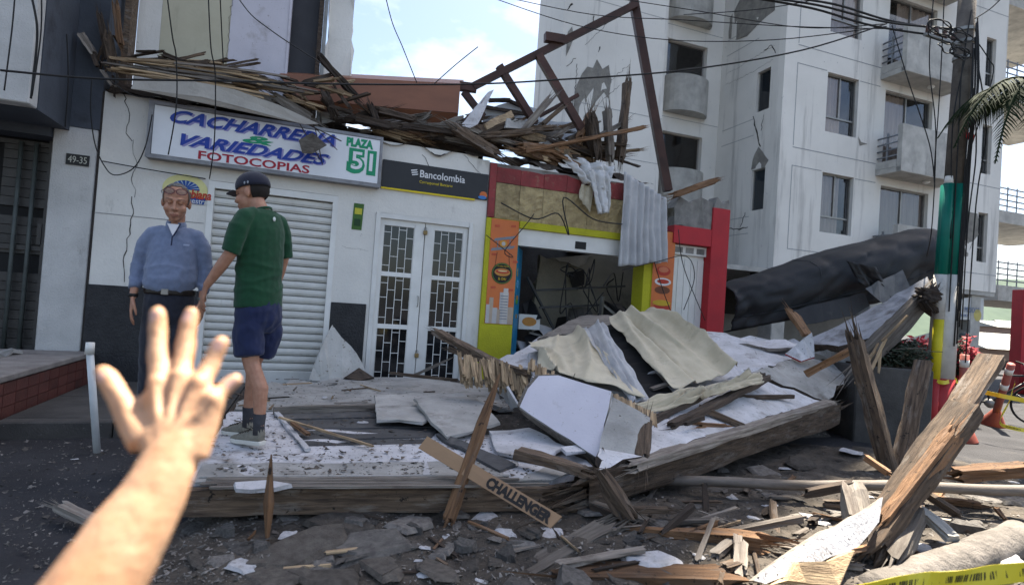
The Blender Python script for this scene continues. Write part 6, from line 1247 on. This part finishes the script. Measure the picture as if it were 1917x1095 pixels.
nl = {k: P(TIP[k][2][0], TIP[k][2][1]+4, TIP[k][2][2])-FWD*.0085 for k in TIP}; nl['t'] = P(199, 702, .553)-FWD*.010
NAIL = flat('fingernail', (.50, .30, .24), .35, .4); ARMSK = M('arm_skin', (.49, .30, .185), (.41, .23, .13), 35, .48, .18, 220, spec=.35, sss=.15, rnd=0, dirt=(.31, .165, .095), damt=.60, dscale=30)
fuse('body', mb, .0028, [ARMSK, NAIL], am, I4, 5, pick=lambda c: 1 if any((c-p).length < .0058 for p in nl.values()) else 0, disp=lambda c: .0004*noise.noise(c*140)+.0006*noise.noise(c*55))
sv = MB().tube([P(-230, 1310, .31), V((-.52, .02, 1.20)), V((-.62, -.12, 1.28))], [.062, .070, .080], 16); sv.build('sleeve', M('grey_tshirt', (.10, .10, .11), None, 25, .9, .2, 200), am, smooth=True)
# ---- far figure under the flats
fp = P(1803, 640, 11.5); fz = P(1803, 622, 11.5).z-1.72; fp.z = fz
pr_ = thing('person', fp, 'person in dark clothes and grey cap standing beyond the utility pole', 'person')
T = Matrix.Translation(fp) @ Matrix.Rotation(math.radians(70), 4, 'Z'); Hd = Matrix.Translation((0, -.03, 1.60)) @ Matrix.Rotation(.35, 4, 'X'); mb = MB(); head(mb, Hd); mb.tube([(0, .02, 1.35), (0, 0, 1.55)], .055, 10)
for s in (-1, 1): mb.tube([(s*.1, .0, 1.38), (s*.2, .0, 1.34), (s*.24, -.02, 1.10), (s*.12, -.30, 1.16)], [.05, .05, .04, .03], 8); hand(mb, V((s*.12, -.30, 1.16)), V((-s*.5, -.6, .3)), V((0, 0, 1)), V((0, -1, 0)), .5)
fuse('body', mb, .010, SKIN, pr_, T, 3)
mb = MB().tube([(0, .01, 1.46), (0, .01, 1.40), (0, 0, 1.2), (0, 0, .85)], [(.07, .1), (.11, .2), (.13, .2), (.13, .19)], 14, up=(0, 1, 0))
for s in (-1, 1): mb.tube([(s*.12, .01, 1.40), (s*.2, .0, 1.34), (s*.24, -.02, 1.12)], [.07, .07, .055], 10)
fuse('jacket', mb, .016, flat('dark_jacket', (.02, .02, .022), .9), pr_, T, 3)
mb = MB()
for s in (-1, 1): mb.tube([(s*.08, 0, .92), (s*.1, 0, .5), (s*.1, .02, .04)], [.1, .075, .06], 10)
fuse('trousers', mb, .016, flat('olive_trousers', (.04, .045, .03), .9), pr_, T, 3)
for s in (-1, 1): shoe(pr_, T, (s*.1, .02, 0), flat('black_boot', (.015, .015, .015)), flat('dark_sole', (.02, .02, .02)))
mb = MB(); mb.ball(Hd @ V((0, .012, .04)), (.088, .104, .09), 18, 12, rot=Hd.to_3x3()); place(mb, T).build('cap', flat('grey_cap', (.10, .11, .11), .9), pr_, smooth=True)
place(MB().box(-.035, .035, -.43, -.42, 1.17, 1.31), T).build('phone', flat('phone_black', (.02, .02, .02), .2), pr_)
# ================================================================ RIGHT SIDE: planter, flowers, cones, bicycles, tapes, palm
pl = thing('concrete_planter', G(1660, 838), 'tall grey concrete planter behind the leaning posts', 'planter')
q0, q1 = G(1597, 826), G(1742, 838); ud = (q1-q0).normalized(); vd = V((-ud.y, ud.x, 0))
def obox(mb, o, u, v, a0, a1, b0, b1, z0, z1): return mb.hexa([o+u*a+v*b+Z*z for z in (z0, z1) for a, b in ((a0, b0), (a1, b0), (a1, b1), (a0, b1))])
Lp = (q1-q0).length
obox(MB(), q0, ud, vd, 0, Lp, 0, .9, -.3, .88).build('planter_box', M('planter_concrete', (.085, .082, .078), (.05, .048, .046), 3, .9, .4, 40, dirt=(.05, .05, .048), damt=.55, dstretch=(2, 2, .5), rnd=0), pl, bevel=.015)
obox(MB(), q0, ud, vd, .08, Lp-.08, .08, .82, .881, .90).build('soil', flat('planter_soil', (.03, .022, .016), .95), pl)
TER = M('terracotta_tile', (.34, .115, .065), (.27, .09, .05), 7, .7, .3, 40, rnd=.10)
tp = thing('tiled_pier', G(1570, 815), 'small pier of terracotta tiles at the end of fallen wall', 'pier')
t0_ = P(1545, 800, 7.1); t0_.z = 0
obox(MB(), t0_, ud, vd, 0, .36, 0, .3, -.02, .78).build('pier_core', GROUT, tp)
for i in range(3):
    for j in range(8): obox(MB(), t0_, ud, vd, .006+i*.118, .118+i*.118-.006, -.012, -.001, .004+j*.097, .095+j*.097).build('tile', TER, tp)
# shrubs: many small leaves
def leaves(name, centre, rad, n, mat, par, size=.05, seed=0, flat_=.6, tip=None):
    r = random.Random(seed); mb = MB()
    for _ in range(n):
        d = V((r.gauss(0, 1), r.gauss(0, 1), r.gauss(0, 1))).normalized(); k = r.random()**.45
        p = centre+V((d.x*rad[0]*k, d.y*rad[1]*k, d.z*rad[2]*k)); p += V((noise.noise(p*3), noise.noise(p*3+V((9, 0, 0))), noise.noise(p*3+V((0, 9, 0)))))*.12
        a = V((r.uniform(-1, 1), r.uniform(-1, 1), r.uniform(-.6, .8))).normalized(); b = a.orthogonal().normalized(); s = size*r.uniform(.6, 1.3)
        mb.add([p-a*s, p+b*s*.4, p+a*s, p-b*s*.4], [(0, 1, 2, 3)])
    return mb.build(name, mat, par, fix=False)
LEAF = M('dark_shrub_leaf', (.020, .032, .013), (.011, .019, .009), 12, .6, .1, 40, spec=.4, rnd=0); LEAFD = M('dry_leaf', (.07, .055, .03), (.04, .03, .018), 12, .8, .1, 40, rnd=0); FLW = M('red_flower', (.38, .010, .025), (.24, .006, .016), 14, .6, .1, 30, rnd=0)
c0 = q0+ud*(Lp*.62)+vd*.4
sh_ = thing('shrub', c0+Z*.88, 'dusty dark green shrub crushed in the concrete planter', 'shrub')
leaves('foliage', c0+Z*.99, (.42, .40, .24), 5200, LEAF, sh_, .035, 2); leaves('dead_foliage', c0+Z*.98, (.40, .38, .2), 900, LEAFD, sh_, .04, 3)
rs = random.Random(6)
for k in range(26): a = c0+Z*.9+V((rs.uniform(-.35, .35), rs.uniform(-.25, .2), 0)); MB().tube(smoothpath([a, a+V((rs.uniform(-.15, .15), rs.uniform(-.15, .1), .16)), a+V((rs.uniform(-.35, .35), rs.uniform(-.3, .1), .18+rs.uniform(-.1, .1)))], 4), [.005]*9, 5).build('twig', WOODG, sh_)
for k, (x, y, d, rr, lab) in enumerate(((1715, 655, 8.2, (.30, .25, .20), 'red flowering bush behind the planter, left of the pole'), (1803, 682, 8.6, (.17, .2, .45), 'tall red flowering bush right of the pole'))):
    c = P(x, y, d); b_ = thing('flower_bush', V((c.x, c.y, .0)), lab, 'flower bush')
    leaves('foliage', c-Z*.06, (rr[0]*1.05, rr[1], rr[2]*1.1), 1800, LEAF, b_, .045, 20+k); leaves('flowers', c+Z*.03+V((0, -.1, 0)), rr, 520, FLW, b_, .05, 30+k)
    for j in range(5): MB().tube([V((c.x+.05*(j-2), c.y, 0 if k else .3)), c+V((.1*(j-2), 0, -.05))], .012, 5).build('stem', WOOD, b_)
# delineator posts with rubber feet
PNK = M('faded_red_plastic', (.36, .105, .085), (.29, .09, .07), 6, .55, .1, 30, dirt=(.35, .2, .17), damt=.6, rnd=0)
for k, (b_, t_, lab) in enumerate(((G(1800, 826), P(1806, 664, 6.9), 'upright red and white delineator post beside the utility pole'), (G(1857, 793), P(1893, 682, 8.0), 'tilted red delineator post near the bicycles'))):
    b_.z = ground_z(b_.x, b_.y); p_ = thing('delineator_post', b_, lab, 'post'); ax_ = (t_-b_); L = ax_.length; ax_.normalize()
    MB().tube([b_+ax_*.02, b_+ax_*.03, b_+ax_*.30], [.17, .165, .055], 16).build('cone_foot', M('faded_orange_rubber', (.25, .055, .035), (.20, .045, .03), 6, .7, .1, 30, rnd=0), p_, smooth=True)
    MB().tube([b_+ax_*.28, b_+ax_*L], .048, 14).build('tube', PNK, p_, smooth=True)
    for f in (.62, .86): MB().tube([b_+ax_*L*f, b_+ax_*(L*f+.09)], .050, 14).build('reflective_band', WHITEPAINT, p_, smooth=True)
# bicycles leaning at the right edge
def bicycle(loc, ang, label, col):
    b_ = thing('bicycle', loc, label, 'bicycle'); Tm = Matrix.Translation(loc) @ Matrix.Rotation(ang, 4, 'Z') @ Matrix.Rotation(.14, 4, 'X')
    def pt(name, mb, m_, par=b_): return place(mb, Tm).build(name, m_, par, smooth=True)
    BK = flat('tyre_black', (.015, .015, .015), .8)
    for x in (-.52, .52):
        w_ = pt('wheel', MB().tube([(x+.325*math.cos(a), 0, .33+.325*math.sin(a)) for a in [i*2*math.pi/32 for i in range(33)]], .018, 7), BK)
        sp = MB()
        for i in range(12): a = i*math.pi/6; sp.tube([(x, 0, .33), (x+.31*math.cos(a), 0, .33+.31*math.sin(a))], .0018, 4)
        sp.tube([(x, -.04, .33), (x, .04, .33)], .02, 8); pt('spokes', sp, ALU, w_)
    fm = MB()
    for a, c in (((-.52, 0, .33), (-.08, 0, .28)), ((-.52, 0, .33), (-.16, 0, .78)), ((-.08, 0, .28), (-.18, 0, .88)), ((-.15, 0, .76), (.36, 0, .80)), ((-.08, 0, .28), (.38, 0, .72)), ((.34, 0, .88), (.52, 0, .33))): fm.tube([a, c], .017, 8)
    pt('frame', fm, col); pt('saddle', MB().tube([(-.30, 0, .90), (-.2, 0, .91), (-.04, 0, .90)], [(.02, .075), (.02, .05), (.015, .02)], 10, up=(0, 0, 1)), BK)
    pt('handlebar', MB().tube([(.28, -.29, .98), (.36, -.2, .96), (.34, 0, .95), (.36, .2, .96), (.28, .29, .98)], .014, 8), BK)
    pt('crank', MB().tube([(-.08, -.06, .28), (-.08, .06, .28)], .07, 14), ALU); return b_
bk1 = G(1893, 790); bk1.z = ground_z(bk1.x, bk1.y); bicycle(bk1+V((.25, .6, 0)), -.5, 'dark bicycle wound with yellow tape beside the parapet', flat('bike_black', (.02, .02, .022), .4))
TAPE = M('yellow_tape', (.72, .60, .03), (.66, .54, .03), 4, .4, .05, 30, spec=.5, rnd=0); INK = flat('tape_ink', (.05, .045, .02), .6)
def tape(pts, w_, label, marks=True, updir=Z):
    t_ = thing('barrier_tape', pts[0], label, 'tape'); path = smoothpath(pts, 8); mb = MB(); vs = []
    for i, p in enumerate(path):
        u = updir+V((.25*math.sin(i*.9), .2*math.cos(i*.7), 0)); u.normalize(); vs += [p-u*w_/2, p+u*w_/2]
    mb.add(vs, [(2*i, 2*i+1, 2*i+3, 2*i+2) for i in range(len(path)-1)]); o = mb.build('strip', TAPE, t_, fix=False); s_ = o.modifiers.new('t', 'SOLIDIFY'); s_.thickness = .0012
    if marks:
        m2 = MB(); n = len(path)
        for i in range(0, n-1):
            a, b = vs[2*i], vs[2*i+1]; c, d = vs[2*i+2], vs[2*i+3]; nn = (b-a).cross(c-a).normalized(); nn = nn if nn.dot(CAMP-a) > 0 else -nn
            for f0, f1 in ((.08, .24), (.32, .5), (.56, .7), (.78, .92)):
                if (i*4+int(f0*5)) % 7 == 6: continue
                e = lambda f, g: (a.lerp(c, f)).lerp(b.lerp(d, f), g)+nn*.0015
                m2.add([e(f0, .3), e(f1, .3), e(f1, .7), e(f0, .7)], [(0, 1, 2, 3)])
        m2.build('tape_print', INK, t_, fix=False)
    return t_
tape([P(1560, 1118, 1.75), P(1700, 1092, 1.70), P(1820, 1080, 1.66), P(1990, 1062, 1.6)], .055, 'yellow printed barrier tape stretched along the near lower edge')
tape([P(1838, 733, 7.2), P(1880, 742, 7.0), P(1960, 758, 6.8)], .055, 'yellow barrier tape strung toward the bicycle', marks=False)
tape([P(1750, 712, 6.85), P(1768, 716, 6.82), P(1790, 712, 6.9), P(1795, 740, 6.95), P(1790, 770, 6.95)], .05, 'yellow tape knotted round the painted pole foot', marks=False)
tape([P(1900, 715, 8.3), P(1890, 750, 8.3), P(1872, 790, 8.3), P(1900, 802, 8.2), P(1925, 806, 8.2)], .055, 'loose yellow tape trailing from the bicycle to the ground')
# palm: trunk off to the right, fronds hang into view
pm = G(1990, 860); pm = V((6.4, 5.4, -.05)); crown = P(1985, 175, 6.2); pm.x, pm.y = crown.x+.1, crown.y+.05
pt_ = thing('palm_tree', pm, 'palm tree with drooping feathery fronds at street edge', 'palm tree')
MB().tube([pm.lerp(crown, k/10) for k in range(11)], [.14-.005*k+.01*(k % 2) for k in range(11)], 12).build('trunk', POLEC, pt_, smooth=True)
PALM = M('palm_leaf', (.018, .030, .012), (.011, .020, .009), 8, .85, .1, 30, spec=.1, rnd=.05)
rs = random.Random(17)
def frond(a, droop, L):
    d = V((math.cos(a), math.sin(a), 0)); mb = MB(); pts = []
    for k in range(13): t = k/12; pts.append(crown+d*(L*(t-.25*t*t*droop))+Z*(.35*math.sin(t*2.2)-droop*t*t*L*.75))
    mb.tube(pts, [.018*(1-.8*k/12)+.003 for k in range(13)], 6)
    for k in range(1, 60):
        t = k/60*12; i = min(int(t), 11); p = pts[i].lerp(pts[i+1], t-i); tg = (pts[i+1]-pts[i]).normalized(); sd = tg.cross(Z).normalized()
        for s in (-1, 1):
            l = .42*math.sin(math.pi*min(.97, .12+k/66)); dr = (sd*s*.75+tg*.55+V((0, 0, rs.uniform(-.55, -.2)))).normalized(); e = p+dr*l+Z*(-.12*l); m_ = p+dr*l*.5; w_ = tg*.011
            mb.add([p-w_, p+w_, m_+w_*.9, m_-w_*.9], [(0, 1, 2, 3)]); mb.add([m_-w_*.9, m_+w_*.9, e], [(0, 1, 2)])
    return mb.build('frond', PALM, pt_, fix=False)
for k, (a, dr, L) in enumerate(((3.25, .85, 1.6), (3.55, 1.05, 1.6), (3.95, 1.0, 1.3), (2.6, .7, 1.3), (4.6, .5, 1.4), (5.4, .6, 1.3), (.2, .5, 1.4), (1.0, .6, 1.3), (1.8, .5, 1.3))): frond(a, dr, L)
# ================================================================ LOOSE RUBBLE
def chunk_mesh(name, kind, r):
    mb = MB(); n = r.randint(7, 12); th = {'flake': .10, 'lump': .38, 'sheet': .05}[kind]; angs = sorted(r.uniform(0, 6.28) for _ in range(n)); ring = [(math.cos(a)*r.uniform(.5, 1), math.sin(a)*r.uniform(.4, .8)) for a in angs]
    lo = [V((x*1.05, y*1.05, r.uniform(-.02, .02))) for x, y in ring]; hi = [V((x*r.uniform(.72, .98), y*r.uniform(.72, .98), th*r.uniform(.8, 1.25))) for x, y in ring]
    mb.add(lo+hi, [tuple(range(n))[::-1], tuple(range(n, 2*n))]+[(i, (i+1) % n, n+(i+1) % n, n+i) for i in range(n)])
    me = bpy.data.meshes.new(name); me.from_pydata(mb.v, [], mb.f); bm = bmesh.new(); bm.from_mesh(me); bmesh.ops.recalc_face_normals(bm, faces=bm.faces); bmesh.ops.triangulate(bm, faces=bm.faces); bm.to_mesh(me); bm.free(); return me
rs = random.Random(77)
KINDS = [('plaster_flake', 'flake', DUST, 'loose white plaster flake lying on the rubble-strewn street', 'white plaster flakes on the street'), ('render_slab', 'flake', M('dirty_render', (.20, .185, .168), (.11, .10, .092), 5, .95, .7, 40, dirt=(.06, .052, .046), damt=.55, dscale=6, fleck=(.33, .31, .29), famt=.66, fscale=40, rnd=.2), 'loose grey slab of render lying on the rubble-strewn street', 'grey render slabs on the street'),
         ('concrete_lump', 'lump', M('dirty_lump', (.15, .14, .13), (.08, .075, .07), 6, .95, .8, 40, fleck=(.28, .27, .25), famt=.66, fscale=30, rnd=.15), 'loose rough concrete lump lying on the rubble-strewn street', 'concrete lumps on the street'), ('dirt_slab', 'flake', M('earth_render', (.13, .115, .098), (.07, .06, .052), 5, .95, .8, 30, fleck=(.25, .23, .2), famt=.66, fscale=40, rnd=.15), 'loose brown earth-plaster slab lying on the rubble-strewn street', 'earth plaster slabs on the street')]
VAR = {k[0]: [chunk_mesh(k[0], k[1], rs) for _ in range(7)] for k in KINDS}
for k in KINDS:
    for me in VAR[k[0]]: me.materials.append(k[2])
def scatter(kind, x, y, z, s, tilt=.25):
    k = KINDS[kind]; o = bpy.data.objects.new(k[0], rs.choice(VAR[k[0]])); COL.objects.link(o); o.location = (x, y, z); o.scale = (s, s, s*rs.uniform(.7, 1.3))
    o.rotation_euler = (rs.uniform(-tilt, tilt), rs.uniform(-tilt, tilt), rs.uniform(0, 6.28)); tag(o, k[3], k[0].split('_')[-1], k[4]); return o
def drop(px_, py_, z=0.):
    p = G(px_, py_, z); 
    for _ in range(3): p = G(px_, py_, gz(p.x, p.y))
    return p.x, p.y, gz(p.x, p.y)
n = 0
for _ in range(235):                      # band of street in front of the wreck
    px_, py_ = rs.uniform(360, 1900), rs.uniform(960, 1094)
    if px_ > 1250: py_ = rs.uniform(870, 1094)
    x, y, z = drop(px_, py_)
    if y > 7 or y < 2.5: continue
    kd = rs.choices([0, 1, 2, 3], [.18, .42, .08, .32])[0]; scatter(kd, x, y, z-.003, rs.choice([.025, .035, .05, .07, .09, .12])*rs.uniform(.8, 1.2))
for (px_, py_, kd, s) in ((560, 1030, 3, .30), (700, 1020, 1, .24), (770, 985, 1, .17), (640, 985, 3, .22), (850, 965, 1, .12), (1000, 1000, 2, .07), (455, 1062, 0, .10), (520, 1075, 3, .20), (1220, 1050, 0, .19), (1100, 960, 1, .13), (1300, 950, 1, .10), (1410, 970, 0, .05), (1525, 975, 0, .12), (1480, 935, 1, .12), (1560, 960, 1, .10), (1590, 850, 0, .20), (1430, 885, 1, .22), (1500, 870, 3, .25), (1380, 905, 1, .16), (1350, 880, 2, .10), (905, 968, 0, .10), (1840, 935, 1, .16), (1900, 940, 1, .16), (1690, 1045, 2, .10), (1620, 930, 0, .08), (60, 780, 1, .26), (130, 770, 1, .24), (90, 800, 1, .15), (60, 818, 0, .10), (140, 860, 0, .04), (185, 845, 0, .05), (300, 870, 1, .08), (250, 790, 1, .14), (950, 1040, 2, .08), (870, 1025, 2, .08), (1200, 1010, 2, .05), (1310, 1040, 0, .05), (700, 1060, 3, .25), (620, 1080, 3, .22), (820, 1075, 3, .16)):
    x, y, z = drop(px_, py_); scatter(kd, x, y, z+.004, s, .12)
for _ in range(46):                       # on top of the fallen floor
    px_, py_ = rs.uniform(430, 960), rs.uniform(708, 800); p = G(px_, py_, .272); scatter(rs.choice([0, 1, 3]), p.x, p.y, .272, rs.choice([.02, .03, .045, .07]), .15)
for _ in range(60):                       # sticks on floor, street and tilted wall
    if rs.random() < .55: px_, py_, z = rs.uniform(430, 980), rs.uniform(705, 770), .285
    else: px_, py_, z = rs.uniform(340, 1880), rs.uniform(970, 1092), .02
    p = G(px_, py_, z); a = rs.uniform(0, 3.14); L = rs.uniform(.08, .34)
    if z < .1: p.z = gz(p.x, p.y)+.010
    beam('wood_splinter', p-V((math.cos(a), math.sin(a), .02))*L/2, p+V((math.cos(a), math.sin(a), .05))*L/2, rs.uniform(.008, .022), rs.uniform(.006, .014), rs.choice([WOOD, WOODD, WOODG, REED, WOODR]), None, 'small wood splinter scattered over ' + ('the fallen floor' if z > .1 else 'the street rubble'), 'splinter', 'wood splinters on ' + ('the fallen floor' if z > .1 else 'the street'), rough=.003, seg=3)
for _ in range(55):                       # broken laths and stubs over the right-hand rubble
    px_, py_ = rs.uniform(1120, 1900), rs.uniform(900, 1090); x, y, z = drop(px_, py_); a = rs.uniform(-.6, 1.3); L = rs.uniform(.15, .55); w_ = rs.uniform(.018, .06); t_ = rs.uniform(-.12, .25)
    d_ = V((math.cos(a), math.sin(a), t_))*L/2; p = V((x, y, z+w_*.4+abs(t_)*L*.45))
    beam('broken_lath', p-d_, p+d_, w_, w_*rs.uniform(.4, .8), rs.choice([WOOD, WOODD, WOODG, WOODG, WOODR]), None, 'broken lath lying in the rubble around the fallen column and split timber', 'lath', 'broken laths in the rubble', rough=.008)
# grit: uncountable crumbs
gm = MB()
for _ in range(9000):
    if rs.random() < .8: px_, py_ = rs.uniform(250, 1950), 880+215*rs.random()
    else: px_, py_ = rs.uniform(0, 400), rs.uniform(800, 1090)
    x, y, z = drop(px_, py_)
    if y > 9 or (y > 3.2 and -1.5 < x < .3): continue
    s = .004+.018*rs.random()**3; z += .004
    v_ = [V((x+rs.uniform(-1, 1)*s, y+rs.uniform(-1, 1)*s, z+rs.uniform(-.6, .6)*s)) for _ in range(4)]; gm.add(v_, [(0, 1, 2), (0, 3, 1), (1, 3, 2), (2, 3, 0)])
tag(gm.build('grit', M('grit', (.24, .22, .20), (.08, .072, .065), 3, .95, 0, ramp=(.42, .58), rnd=0), origin=(0, 0, 0), fix=False), 'crumbs of plaster and grit strewn over the street', 'grit', kind='stuff')
gm = MB()
for _ in range(2600):
    px_, py_ = rs.uniform(400, 1000), rs.uniform(706, 895); p = G(px_, py_, .278)
    s = .004+.014*rs.random()**2.5; v_ = [p+V((rs.uniform(-1, 1)*s*1.6, rs.uniform(-1, 1)*s*1.6, rs.uniform(-.2, .7)*s)) for _ in range(4)]; gm.add(v_, [(0, 1, 2), (0, 3, 1), (1, 3, 2), (2, 3, 0)])
tag(gm.build('floor_grit', M('dark_crumbs', (.14, .115, .095), (.05, .042, .036), 3, .95, 0, ramp=(.42, .58), rnd=0), origin=(0, 0, 0), fix=False), 'dark crumbs strewn over the fallen floor', 'grit', kind='stuff')
